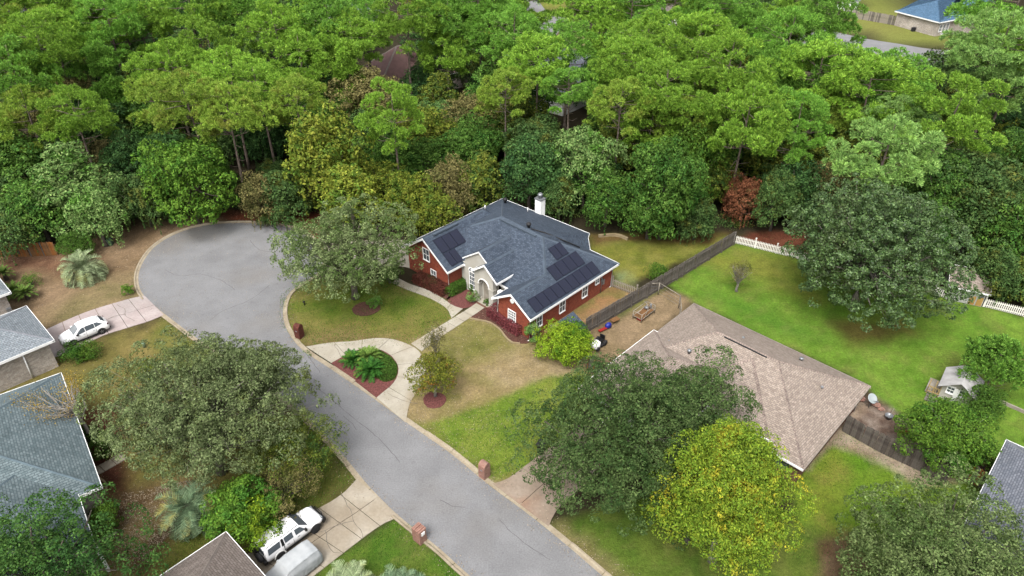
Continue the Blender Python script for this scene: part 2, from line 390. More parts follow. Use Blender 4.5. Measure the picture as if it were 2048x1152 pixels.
M['lf_olive'] = leaf_mat('lf_olive', rgb(108, 104, 62), rgb(150, 142, 88), rgb(84, 92, 46), 0.4)
M['lf_pine'] = leaf_mat('lf_pine', rgb(102, 154, 46), rgb(178, 220, 82), rgb(126, 170, 54), 0.4, transl=0.3, rough=0.6, spec=0.2)
M['lf_pine2'] = leaf_mat('lf_pine2', rgb(88, 144, 50), rgb(158, 210, 84), rgb(110, 162, 54), 0.4, transl=0.3, rough=0.6, spec=0.2)
M['lf_pine3'] = leaf_mat('lf_pine3', rgb(114, 156, 48), rgb(180, 210, 84), rgb(146, 156, 66), 0.35, transl=0.3, rough=0.6, spec=0.2)
M['lf_pinepale'] = leaf_mat('lf_pinepale', rgb(118, 166, 82), rgb(170, 206, 112), rgb(130, 168, 72), 0.3, transl=0.3, rough=0.6, spec=0.2)
M['lf_hedge'] = leaf_mat('lf_hedge', rgb(62, 98, 34), rgb(92, 126, 46), None)
M['lf_redhedge'] = leaf_mat('lf_redhedge', rgb(112, 52, 58), rgb(158, 88, 92), rgb(98, 70, 56), 0.3)
M['lf_purple'] = leaf_mat('lf_purple', rgb(104, 56, 48), rgb(140, 84, 70), rgb(88, 84, 50), 0.35)
M['lf_maple'] = leaf_mat('lf_maple', rgb(96, 112, 38), rgb(142, 142, 52), rgb(160, 98, 48), 0.22, pscale=0.9)
M['lf_orange'] = leaf_mat('lf_orange', rgb(176, 150, 60), rgb(200, 168, 76), rgb(150, 140, 60), 0.3)
M['lf_palm'] = leaf_mat('lf_palm', rgb(138, 158, 112), rgb(178, 192, 148), rgb(160, 160, 96), 0.4, transl=0.2)
M['lf_palmgreen'] = leaf_mat('lf_palmgreen', rgb(92, 120, 88), rgb(134, 156, 118), rgb(158, 150, 84), 0.35, transl=0.2)
M['lf_cycad'] = leaf_mat('lf_cycad', rgb(42, 96, 34), rgb(82, 138, 52), rgb(110, 150, 54), 0.3, transl=0.15)
M['lf_cycad2'] = leaf_mat('lf_cycad2', rgb(80, 116, 46), rgb(124, 148, 68), rgb(138, 140, 60), 0.3, transl=0.15)
M['lf_twig'] = leaf_mat('lf_twig', rgb(142, 128, 110), rgb(172, 158, 138), None, transl=0.1)
# ------------------------------------------------------------------ ground: one sheet to the horizon, its earth and grass colours mixed per point
def vnoise(X, Y, s, seed):
    """smooth value noise, numpy"""
    rs = np.random.RandomState(seed); T = rs.rand(256, 256)
    x = X / s; y = Y / s
    xi = np.floor(x).astype(int); yi = np.floor(y).astype(int); fx = x - xi; fy = y - yi
    fx = fx * fx * (3 - 2 * fx); fy = fy * fy * (3 - 2 * fy)
    g = lambda a, b: T[a % 256, b % 256]
    return (g(xi, yi) * (1 - fx) + g(xi + 1, yi) * fx) * (1 - fy) + (g(xi, yi + 1) * (1 - fx) + g(xi + 1, yi + 1) * fx) * fy
def fbm(X, Y, s, seed, o=4):
    r = 0; a = 0.5; t = 0
    for k in range(o): r = r + a * vnoise(X, Y, s / 2 ** k, seed + k); t += a; a *= 0.6
    return r / t
def sdist(X, Y, poly):
    """signed distance, positive inside"""
    d = np.full(X.shape, 1e9); ins = np.zeros(X.shape, bool); n = len(poly)
    for i in range(n):
        ax, ay = poly[i]; bx, by = poly[(i + 1) % n]
        ex, ey = bx - ax, by - ay; L = ex * ex + ey * ey + 1e-9
        t = np.clip(((X - ax) * ex + (Y - ay) * ey) / L, 0, 1)
        d = np.minimum(d, np.hypot(X - ax - t * ex, Y - ay - t * ey))
        c = ((ay > Y) != (by > Y)) & (X < (bx - ax) * (Y - ay) / (by - ay + 1e-12) + ax)
        ins ^= c
    return np.where(ins, d, -d)
def gpoly(pts): return [(G(*p).x, G(*p).y) for p in pts]

def axis(lo, hi, step, far_lo, far_hi, g=1.35):
    a = list(np.arange(lo, hi + 1e-6, step)); d = step
    while a[-1] < far_hi: d *= g; a.append(a[-1] + d)
    d = step
    while a[0] > far_lo: d *= g; a.insert(0, a[0] - d)
    return np.array(a)
xs = axis(-52, 56, 0.32, -1500, 1500); ys = axis(20, 84, 0.32, -600, 2500, 1.12)
GX, GY = np.meshgrid(xs, ys)
col = np.zeros(GX.shape + (3,)); c3 = lambda r, g, b: np.array(rgb(r, g, b)[:3])
col[:] = c3(66, 60, 42)
col = col * (0.7 + 0.6 * fbm(GX, GY, 3.0, 5))[..., None]
PATCH = [  # photo outline, colour a, colour b, edge softness (m), blotch size (m)
 ([(-300, 500), (110, 500), (240, 452), (430, 436), (560, 440), (500, 470), (300, 520), (290, 600), (60, 690), (-300, 700)], (146, 122, 92), (168, 142, 112), 1.5, 3.0),
 ([(60, 505), (140, 505), (200, 520), (190, 560), (60, 540), (0, 540), (0, 505)], (120, 86, 66), (150, 116, 90), 1.2, 1.5),
 ([(200, 560), (290, 540), (290, 600), (110, 650), (80, 640)], (136, 126, 84), (160, 142, 104), 1.5, 2.0),
 ([(440, 425), (640, 425), (650, 500), (590, 466), (470, 448)], (120, 66, 48), (146, 84, 60), 0.8, 1.2),
 ([(-300, 720), (130, 700), (330, 636), (430, 700), (480, 770), (620, 850), (720, 960), (500, 1110), (300, 1300), (-300, 1300)], (124, 118, 62), (146, 132, 78), 1.2, 2.5),
 ([(330, 645), (400, 690), (430, 720), (360, 740), (300, 690)], (112, 126, 46), (134, 132, 66), 1.0, 1.5),
 ([(0, 780), (130, 735), (300, 740), (200, 800), (60, 790)], (116, 118, 56), (142, 126, 72), 1.0, 1.5),
 ([(150, 830), (240, 800), (250, 900), (250, 1000), (170, 960)], (96, 58, 44), (122, 78, 60), 0.8, 1.0),
 ([(480, 840), (640, 860), (712, 955), (640, 1012), (560, 1060), (450, 1100), (330, 1152), (290, 1120), (400, 1020), (470, 960)], (88, 104, 34), (112, 118, 46), 1.5, 2.0),
 ([(240, 990), (380, 960), (400, 1010), (330, 1080), (260, 1152), (180, 1152), (210, 1060)], (128, 112, 68), (160, 134, 96), 1.5, 1.8),
 ([(215, 1005), (300, 975), (330, 990), (260, 1040), (220, 1060)], (92, 72, 48), (116, 92, 62), 0.8, 1.0),
 ([(255, 1120), (330, 1040), (390, 1010), (350, 1060), (300, 1140), (260, 1152)], (92, 72, 48), (116, 92, 62), 0.5, 1.0),
 ([(790, 1040), (830, 1052), (1060, 1300), (500, 1300), (640, 1140)], (84, 122, 30), (106, 132, 42), 0.4, 2.0),
 ([(560, 590), (600, 560), (780, 560), (900, 600), (915, 640), (830, 695), (600, 690), (560, 650)], (122, 128, 52), (146, 136, 72), 0.5, 2.5),
 ([(590, 610), (700, 570), (860, 600), (800, 640), (660, 640)], (98, 124, 34), (120, 134, 46), 1.0, 1.8),
 ([(600, 672), (700, 665), (820, 676), (800, 690), (610, 692)], (140, 122, 78), (158, 140, 96), 0.8, 1.2),
 ([(960, 610), (1060, 640), (1190, 720), (1180, 790), (1000, 1010), (960, 960), (800, 860), (800, 690)], (138, 134, 72), (172, 152, 108), 0.7, 1.8),
 ([(860, 680), (950, 640), (1010, 670), (960, 720), (880, 740), (850, 720)], (134, 136, 64), (156, 146, 88), 1.0, 1.6),
 ([(1040, 690), (1180, 740), (1120, 770), (1000, 780), (960, 740)], (168, 148, 106), (186, 166, 128), 1.0, 1.2),
 ([(815, 850), (960, 830), (1010, 900), (980, 975), (880, 900)], (110, 130, 42), (132, 138, 58), 0.8, 1.5),
 ([(1160, 742), (1090, 755), (960, 815), (860, 846), (975, 968), (1060, 935), (1130, 900), (1250, 800)], (116, 146, 42), (146, 162, 60), 0.45, 1.6),
 ([(945, 940), (1000, 970), (960, 968), (900, 920), (860, 880), (870, 880)], (166, 142, 108), (180, 160, 128), 0.5, 1.0),
 ([(1180, 470), (1420, 465), (1470, 478), (1225, 580), (1180, 545)], (122, 132, 44), (148, 146, 62), 0.5, 2.0),
 ([(1180, 470), (1460, 465), (1420, 490), (1300, 480), (1190, 488)], (104, 84, 48), (128, 104, 64), 0.6, 1.5),
 ([(1215, 560), (1250, 545), (1270, 590), (1240, 600)], (148, 168, 118), (156, 160, 104), 1.0, 1.5),
 ([(1075, 660), (1210, 568), (1275, 582), (1175, 660), (1140, 690)], (168, 134, 98), (180, 150, 116), 0.5, 1.2),
 ([(1175, 572), (1240, 570), (1260, 600), (1150, 640), (1130, 630)], (146, 134, 78), (178, 138, 96), 0.8, 1.0),
 ([(1180, 660), (1320, 575), (1395, 600), (1240, 730), (1170, 720)], (150, 130, 98), (174, 150, 118), 0.6, 1.6),
 ([(1230, 640), (1310, 590), (1330, 570), (1260, 605)], (92, 116, 42), (116, 126, 56), 0.6, 1.0),
 ([(1340, 570), (1466, 484), (1600, 512), (1760, 560), (2048, 634), (2300, 700), (2300, 1000), (2000, 1000), (1830, 850), (1752, 800), (1738, 770), (1388, 606)], (106, 150, 40), (126, 162, 52), 0.4, 2.5),
 ([(1380, 520), (1466, 486), (1580, 515), (1640, 600), (1500, 560)], (126, 146, 44), (146, 152, 60), 2.0, 2.5),
 ([(1430, 590), (1560, 640), (1640, 680), (1560, 660)], (92, 142, 40), (96, 140, 40), 2.0, 2.0),
 ([(1660, 640), (1800, 640), (1830, 665), (1700, 690)], (110, 106, 50), (130, 122, 62), 1.0, 1.5),
 ([(1500, 465), (1700, 455), (1700, 500), (1590, 508), (1480, 478)], (122, 70, 52), (150, 96, 72), 0.5, 1.2),
 ([(1745, 790), (1800, 830), (1890, 870), (1900, 960), (1680, 850), (1700, 810)], (120, 98, 84), (176, 160, 146), 0.5, 1.0),
 ([(1840, 880), (1970, 900), (2010, 920), (1990, 960), (1900, 950)], (88, 66, 52), (112, 84, 68), 0.6, 1.0),
 ([(1600, 930), (1690, 860), (1960, 985), (2060, 1010), (2200, 1300), (1560, 1300)], (106, 148, 30), (128, 160, 42), 0.5, 2.5),
 ([(1640, 925), (1670, 900), (1700, 940), (1650, 1040), (1700, 1080), (1640, 1060), (1610, 980)], (150, 146, 70), (134, 150, 52), 0.8, 1.2),
 ([(1640, 880), (1690, 862), (1910, 964), (1840, 972), (1760, 930), (1690, 900)], (168, 148, 124), (198, 182, 158), 0.4, 0.8),
 ([(1590, 935), (1615, 938), (1680, 870), (1700, 850), (1740, 810), (1720, 800), (1610, 925)], (164, 142, 120), (184, 164, 142), 0.3, 0.8),
 ([(1620, 1080), (1700, 1070), (1760, 1140), (1660, 1200), (1610, 1140)], (116, 92, 66), (150, 124, 96), 0.7, 1.0),
 ([(1095, 1060), (1230, 1000), (1340, 990), (1640, 1060), (1640, 1300), (1360, 1300)], (92, 122, 38), (112, 132, 48), 0.5, 2.0),
 ([(1095, 1062), (1130, 1050), (1260, 1152), (1300, 1200), (1240, 1200)], (134, 126, 76), (152, 140, 96), 0.8, 1.0),
 ([(1660, 20), (1990, 30), (1990, 88), (1880, 96), (1800, 86), (1735, 76), (1690, 60)], (136, 150, 62), (158, 160, 80), 1.5, 5.0),
 ([(1700, -30), (1800, -30), (1800, 22), (1720, 20)], (128, 146, 58), (146, 150, 66), 1.5, 5.0),
 ([(1068, 8), (1140, 4), (1140, 28), (1075, 30)], (150, 160, 60), (160, 160, 74), 1.5, 4.0),
 ([(840, 70), (900, 60), (900, 110), (840, 110)], (148, 140, 80), (166, 150, 100), 1.5, 4.0),
 ([(1080, 60), (1180, 60), (1180, 110), (1110, 90)], (150, 136, 96), (158, 148, 104), 1.5, 4.0),
]
for k, (pl, ca, cb, soft, blotch) in enumerate(PATCH):
    P = gpoly(pl); px = [p[0] for p in P]; py = [p[1] for p in P]
    m = (GX > min(px) - 4) & (GX < max(px) + 4) & (GY > min(py) - 4) & (GY < max(py) + 4)
    if not m.any(): continue
    X, Y = GX[m], GY[m]
    d = sdist(X, Y, P) + (fbm(X, Y, 1.6, 90 + k, 3) - 0.5) * soft * 1.8
    w = np.clip(d / max(soft, 0.15) * 0.5 + 0.5, 0, 1)[:, None]
    n = np.clip((fbm(X, Y, blotch, 30 + k) - 0.5) * 2.6 + 0.5, 0, 1)[:, None]
    n2 = (0.86 + 0.28 * vnoise(X, Y, 0.4, 60 + k))[:, None]
    c = (c3(*ca) * (1 - n) + c3(*cb) * n) * n2
    if ca[1] > ca[0] * .98:      # worn and dry patches in the grass
        c = c * .96 + c.mean(-1, keepdims=True) * .04
        wn_ = np.clip((fbm(X, Y, 2.2, 200 + k) - .52) * 5, 0, 1)[:, None] * .24 + np.clip((vnoise(X, Y, .55, 220 + k) - .62) * 4, 0, 1)[:, None] * .22
        c = c * (1 - wn_) + c3(152, 146, 84) * wn_
        wd = np.clip((fbm(X, Y, 1.3, 240 + k) - .55) * 5, 0, 1)[:, None] * .3
        c = c * (1 - wd * .5)
    col[m] = col[m] * (1 - w) + c * w
nv = GX.size; W = len(xs)
gm = bpy.data.meshes.new('ground')
idx = np.arange(nv).reshape(GX.shape)
faces = np.stack([idx[:-1, :-1], idx[:-1, 1:], idx[1:, 1:], idx[1:, :-1]], -1).reshape(-1, 4)
gm.vertices.add(nv); gm.vertices.foreach_set('co', np.stack([GX, GY, np.zeros_like(GX)], -1).ravel())
gm.loops.add(faces.size); gm.loops.foreach_set('vertex_index', faces.ravel())
gm.polygons.add(len(faces)); gm.polygons.foreach_set('loop_start', np.arange(0, faces.size, 4)); gm.polygons.foreach_set('loop_total', np.full(len(faces), 4))
ca = gm.color_attributes.new('soil', 'FLOAT_COLOR', 'POINT')
ca.data.foreach_set('color', np.concatenate([col, np.ones(GX.shape + (1,))], -1).ravel())
gm.update(); gm.validate()
m, nt, b = nodes('ground'); N = nt.nodes.new; L = nt.links.new
at = N('ShaderNodeVertexColor'); at.layer_name = 'soil'
tc = N('ShaderNodeTexCoord')
out = at.outputs[0]
for sc, k, dt in ((0.9, 0.13, 6), (4.5, 0.27, 5), (14, 0.26, 3)):
    nz = N('ShaderNodeTexNoise'); nz.inputs['Scale'].default_value = sc; nz.inputs['Detail'].default_value = dt; nz.inputs['Roughness'].default_value = 0.7
    L(tc.outputs['Object'], nz.inputs['Vector'])
    mr = N('ShaderNodeMapRange'); mr.inputs[1].default_value = 0.32; mr.inputs[2].default_value = 0.68; mr.inputs[3].default_value = 1 - k; mr.inputs[4].default_value = 1 + k
    L(nz.outputs[0], mr.inputs[0]); mm = N('ShaderNodeVectorMath'); mm.operation = 'SCALE'; L(out, mm.inputs[0]); L(mr.outputs[0], mm.inputs['Scale']); out = mm.outputs[0]
L(out, b.inputs['Base Color']); b.inputs['Roughness'].default_value = 0.95; b.inputs['Specular IOR Level'].default_value = 0.1
nb = N('ShaderNodeTexNoise'); nb.inputs['Scale'].default_value = 9; nb.inputs['Detail'].default_value = 6; L(tc.outputs['Object'], nb.inputs['Vector'])
bp = N('ShaderNodeBump'); bp.inputs['Strength'].default_value = 0.8; bp.inputs['Distance'].default_value = 0.06; L(nb.outputs[0], bp.inputs['Height']); L(bp.outputs[0], b.inputs['Normal'])
gm.materials.append(m)
tag(link('ground', gm), kind='structure')

# ------------------------------------------------------------------ street with its turning circle
LEFT = [G(*p) for p in [(1300, 1440), (1110, 1290), (940, 1152), (880, 1098), (800, 1034), (740, 975), (690, 915), (640, 862), (590, 815), (530, 765), (470, 722), (410, 688), (345, 640), (302, 606), (281, 580), (277, 552), (286, 525), (308, 495), (345, 471), (390, 455), (435, 448), (480, 446), (530, 448), (575, 454), (605, 466), (637, 487)]]
RIGHT = [G(*p) for p in [(648, 520), (636, 545), (605, 566), (582, 582), (569, 604), (566, 632), (576, 664), (605, 700), (660, 737), (740, 792), (820, 850), (900, 906), (975, 968), (1060, 1031), (1140, 1096), (1205, 1152), (1370, 1290), (1560, 1440)]]
edgeL = smooth_curve(LEFT, 0.7); edgeR = smooth_curve(RIGHT, 0.7)
loop = edgeL + edgeR
road = MB(); road.face([(p.x, p.y, 0.006) for p in loop][::-1] if sum(loop[i].x * loop[(i + 1) % len(loop)].y - loop[(i + 1) % len(loop)].x * loop[i].y for i in range(len(loop))) < 0 else [(p.x, p.y, 0.006) for p in loop])
tag(road.build('road', M['asphalt']), kind='structure')

def ribbon_pieces(name, pts, off0, off1, z, matl, parent, piece=3.0, gap=0.02, h=0.1, cuts=()):
    """a kerb: short cast pieces laid end to end beside a curve; off0..off1 metres to the left of travel"""
    P = np.array([[p.x, p.y] for p in pts]); d = np.r_[0, np.cumsum(np.linalg.norm(np.diff(P, axis=0), axis=1))]
    n = int(d[-1] / piece)
    for k in range(n):
        a, b_ = k * piece + gap, (k + 1) * piece - gap
        t = np.linspace(a, b_, 5)
        x = np.interp(t, d, P[:, 0]); y = np.interp(t, d, P[:, 1])
        mx_, my_ = x[2], y[2]
        hh = h
        for (cx, cy, r) in cuts:
            if math.hypot(mx_ - cx, my_ - cy) < r: hh = 0.03
        g = np.stack([np.gradient(x), np.gradient(y)], 1); g /= np.linalg.norm(g, axis=1)[:, None]
        nx, ny = -g[:, 1], g[:, 0]
        mb = MB(); rows = []
        for i in range(5):
            w = off1 - off0
            prof = [(0, 0), (0, 0.02), (0.45 * w, 0.025), (0.68 * w, hh), (w, hh), (w, 0)]
            rows.append([(x[i] + nx[i] * (off0 + q[0]), y[i] + ny[i] * (off0 + q[0]), z + q[1]) for q in prof])
        mb.grid(rows, smooth=False)
        mb.face(rows[0][::-1]); mb.face(rows[-1])
        mb.build(name, matl, parent)
rc_ = road_o = None
def road_crack(pts, w=.035, seed=1):
    o = crack(None, pts, w, .0105, plain('road_crack', rgb(118, 116, 118), .95) if 'rcm' not in M else M['rcm'], seed); M['rcm'] = o.data.materials[0]; return o
cuts = [(G(*p).x, G(*p).y, r) for p, r in [((308, 615), 2.2), ((325, 632), 2.2), ((630, 710), 3.6), ((780, 820), 3.6), ((755, 995), 3.4), ((1030, 1010), 3.6), ((640, 500), 3)]]
kl = empty('curb', (0, 0, 0)); tag(kl, kind='structure')
ribbon_pieces('curb_stone', edgeL, 0.0, 0.42, 0.008, M['curb'], kl, cuts=cuts) if False else None
# travel direction (kerb offsets): the left edge runs away from the camera, its outer side lies to the left; the right edge comes back, outer side again to the left
ribbon_pieces('curb_stone', edgeL, 0.0, 0.42, 0.004, M['curb'], kl, cuts=cuts)
ribbon_pieces('curb_stone', edgeR, 0.0, 0.42, 0.004, M['curb'], kl, cuts=cuts)

def loft_slabs(name, A_, B_, n, z, matl, parent, gap=0.022, lanes=1, h=0.05, sub=5, skip=()):
    """slabs between two curves, each slab a piece of its own with open joints"""
    a = resample(smooth_curve(A_, 0.5), n * 40 + 1); b_ = resample(smooth_curve(B_, 0.5), n * 40 + 1)
    out = []
    for k in range(n):
        for l in range(lanes):
            if (k, l) in skip: continue
            rows = []
            for i in np.linspace(k * 40, (k + 1) * 40, sub):
                pa, pb = a[int(i)], b_[int(i)]
                g_ = gap / max((pb - pa).length, .1)
                s0, s1 = l / lanes + (g_ if l else 0), (l + 1) / lanes - (g_ if l < lanes - 1 else 0)
                rows.append([pa.lerp(pb, s0), pa.lerp(pb, s1)])
            d0 = (rows[1][0] - rows[0][0]); d1 = (rows[1][1] - rows[0][1])
            for j in (0, 1):
                d = rows[1][j] - rows[0][j]
                if d.length > 1e-3: rows[0][j] = rows[0][j] + d.normalized() * min(gap, d.length * .4)
                d = rows[-2][j] - rows[-1][j]
                if d.length > 1e-3: rows[-1][j] = rows[-1][j] + d.normalized() * min(gap, d.length * .4)
            mb = MB()
            top = [[(p.x, p.y, z + h) for p in r] for r in rows]
            ring = [r[0] for r in rows] + [r[1] for r in rows][::-1]
            mb.grid(top, smooth=False)
            for i in range(len(ring)):
                p, q = ring[i], ring[(i + 1) % len(ring)]
                mb.face([(p.x, p.y, z + h), (p.x, p.y, z - .01), (q.x, q.y, z - .01), (q.x, q.y, z + h)])
            out.append(mb.build(name, matl, parent))
    return out
def gp(pts, z=0): return [G(p[0], p[1], z) for p in pts]
def crack(parent, pts, w=0.05, z=0.056, matl=None, seed=1):
    r = random.Random(seed); c = smooth_curve(gp(pts), 0.35); mb = MB(); rows = []
    for i, p in enumerate(c):
        d = (c[min(i + 1, len(c) - 1)] - c[max(i - 1, 0)]).normalized(); n = Vector((-d.y, d.x, 0))
        q = p + n * r.uniform(-.05, .05); ww = w * r.uniform(.5, 1.2) / 2
        rows.append([(q.x - n.x * ww, q.y - n.y * ww, z), (q.x + n.x * ww, q.y + n.y * ww, z)])
    mb.grid(rows, smooth=False)
    return mb.build('crack', matl or M['crack'], parent)

# loop driveway in front of the brick house (the street side of it starts behind the kerb)
dw = empty('loop_driveway', (0, 0, 0)); tag(dw, kind='structure')
outer = gp([(612, 694), (660, 686), (705, 683), (750, 677), (785, 679), (818, 690), (838, 703), (848, 725), (850, 748), (838, 778), (820, 806), (811, 846)])
inner = gp([(663, 727), (690, 712), (712, 702), (738, 697), (765, 702), (783, 713), (792, 724), (797, 738), (793, 757), (780, 774), (766, 785), (753, 796)])
sl = loft_slabs('slab', outer, inner, 8, 0.0, M['concrete'], dw, sub=9)
crack(dw, [(668, 690), (675, 700), (682, 715)], seed=2); crack(dw, [(775, 786), (800, 800), (835, 808)], seed=4)
# the mulch bed it encloses
island = smooth_curve(gp([(663, 727), (690, 712), (712, 702), (738, 697), (765, 702), (783, 713), (792, 724), (797, 738), (793, 757), (780, 774), (766, 785), (753, 796)]), 0.5)
bed = MB(); bed.prism([(p.x, p.y) for p in island], 0.0, 0.075, 0)
tag(bed.build('island_bed', M['mulch']), kind='structure')
# straight walk to the porch and the branch that curves to the left
wk = empty('front_walk', (0, 0, 0)); tag(wk, kind='structure')
loft_slabs('slab', gp([(822, 688), (866, 661), (912, 633), (938, 617), (958, 603)]), gp([(843, 703), (884, 673), (926, 645), (953, 627), (976, 611)]), 8, 0.004, M['concrete'], wk, sub=4)
loft_slabs('slab', gp([(926, 618), (912, 614), (900, 608), (883, 595), (862, 583), (843, 576), (821, 569), (795, 556)]), gp([(903, 637), (900, 629), (892, 616), (868, 601), (845, 591), (826, 584), (808, 577), (784, 566)]), 6, -0.002, M['concrete'], wk, sub=6)
# side driveway of the brick house, mostly under the oak
sdw = empty('side_driveway', (0, 0, 0)); tag(sdw, kind='structure')
loft_slabs('slab', gp([(645, 488), (720, 482), (800, 480), (850, 486)]), gp([(655, 540), (720, 540), (790, 532), (835, 540)]), 5, -0.004, M['concrete'], sdw, lanes=2)
# driveway with the two parked cars
td = empty('truck_driveway', (0, 0, 0)); tag(td, kind='structure')
sl = loft_slabs('slab', gp([(714, 958), (690, 984), (660, 1005), (636, 1018), (590, 1048), (540, 1080), (500, 1106), (450, 1137)]), gp([(800, 1034), (772, 1045), (745, 1062), (721, 1080), (690, 1104), (655, 1131), (622, 1157), (570, 1200)]), 6, 0.0, M['old_concrete'], td, lanes=2)
crack(td, [(682, 988), (700, 1020), (708, 1045), (722, 1060), (725, 1078)], 0.05, seed=5)
crack(td, [(612, 1075), (650, 1062), (655, 1090), (668, 1105), (682, 1108)], 0.05, seed=6)
crack(td, [(650, 1062), (690, 1045), (708, 1042)], 0.07, seed=7)
# driveway with the white estate car
sd_ = empty('left_driveway', (0, 0, 0)); tag(sd_, kind='structure')
loft_slabs('slab', gp([(290, 592), (268, 596), (225, 608), (180, 622), (140, 638), (92, 660)]), gp([(328, 630), (300, 642), (255, 656), (205, 672), (160, 695), (104, 718)]), 6, 0.0, M['pink_concrete'], sd_, lanes=2)
crack(sd_, [(235, 610), (250, 620), (252, 632), (270, 642)], 0.05, seed=8); crack(sd_, [(215, 640), (230, 632), (252, 630)], 0.07, seed=9)
# driveway of the tan-roofed house, the near end with red-brown staining
bd = empty('right_driveway', (0, 0, 0)); tag(bd, kind='structure')
loft_slabs('slab', gp([(985, 968), (1008, 962), (1030, 948), (1056, 928), (1100, 895), (1160, 850), (1230, 800)]), gp([(1097, 1054), (1104, 1036), (1118, 1015), (1150, 985), (1200, 945), (1250, 905), (1320, 850)]), 5, 0.0, M['rust_concrete'], bd, lanes=2)
# path to the teal-roofed house
pw = empty('side_path', (0, 0, 0)); tag(pw, kind='structure')
loft_slabs('slab', gp([(172, 944), (200, 930), (228, 915), (245, 905)]), gp([(186, 956), (212, 942), (240, 926), (256, 916)]), 3, 0, M['old_concrete'], pw)
# far streets seen through the trees
fr = MB(); fr.face([(p.x, p.y, 0.01) for p in smooth_curve(gp([(1600, 50), (1680, 66), (1735, 78), (1800, 88), (1880, 100), (2000, 100), (2000, 125), (1860, 130), (1740, 118), (1640, 96), (1580, 80)]), 3, True)])
tag(fr.build('back_road', M['asphalt']), kind='structure')
fr = MB(); fr.face([(p.x, p.y, 0.01) for p in gp([(1060, -20), (1100, 32), (1140, 36), (1120, 60), (1104, 82), (1080, 84), (1080, 50), (1060, 30), (1020, -20)])])
tag(fr.build('far_road', M['asphalt']), kind='structure')
# edging of the beds
def edging(pts, label, w=0.14, h=0.12):
    c = resample(smooth_curve(gp(pts), 0.4), 40); mb = MB(); rows = []
    for i, p in enumerate(c):
        d = (c[min(i + 1, len(c) - 1)] - c[max(i - 1, 0)]).normalized(); n = Vector((-d.y, d.x, 0)) * w / 2
        rows.append([(p.x - n.x, p.y - n.y, 0), (p.x - n.x, p.y - n.y, h), (p.x + n.x, p.y + n.y, h), (p.x + n.x, p.y + n.y, 0)])
    mb.grid(rows, smooth=False); o = mb.build('bed_edging', M['timber']); tag(o, label, 'edging'); return o
edging([(938, 637), (960, 641), (980, 646), (1000, 660), (1012, 676), (1025, 686), (1040, 688)], 'curved pale edging strip in front of the dark red hedge')
edging([(178, 950), (200, 958), (214, 970), (212, 985), (200, 1008)], 'curved edging strip beside the porch of the teal-roofed house')
def flat_bed(name, pts, matl, z=0.02):
    mb = MB(); c = smooth_curve(gp(pts), 0.4, True); mb.prism([(p.x, p.y) for p in c], -0.01, z); tag(mb.build(name, matl), kind='structure')
flat_bed('front_bed', [(940, 634), (985, 612), (1060, 655), (1062, 684), (1030, 686), (1012, 674), (998, 656), (978, 644)], M['dark_mulch'])
flat_bed('porch_bed', [(893, 598), (935, 570), (965, 592), (978, 604), (945, 613), (925, 617), (908, 612)], M['mulch'])
flat_bed('hedge_bed', [(826, 567), (842, 550), (900, 582), (896, 600), (884, 594), (862, 581)], M['dark_mulch'])
flat_bed('tree_ring', [(704, 618), (720, 606), (745, 604), (760, 612), (758, 622), (735, 632), (712, 630)], M['dark_mulch'], 0.05)
flat_bed('maple_ring', [(846, 798), (860, 785), (885, 788), (893, 800), (880, 815), (855, 815)], M['mulch'], 0.04)

rcs = empty('road_cracks', (0, 0, 0)); tag(rcs, kind='structure')
for k, pts in enumerate([[(686, 832), (705, 848), (712, 860)], [(330, 540), (360, 552), (400, 548), (440, 560), (470, 580)], [(640, 780), (700, 830), (760, 880), (800, 925)], [(1000, 1040), (1040, 1080), (1100, 1120)], [(420, 640), (450, 620), (500, 600), (540, 570)], [(880, 1000), (905, 1012), (930, 1016)], [(500, 480), (520, 500), (560, 505)], [(560, 640), (600, 690), (640, 745)]]):
    crack(rcs, pts, .045, .0105, M['rcm'] if 'rcm' in M else M.setdefault('rcm', plain('road_crack', rgb(116, 114, 115), .95)), k)
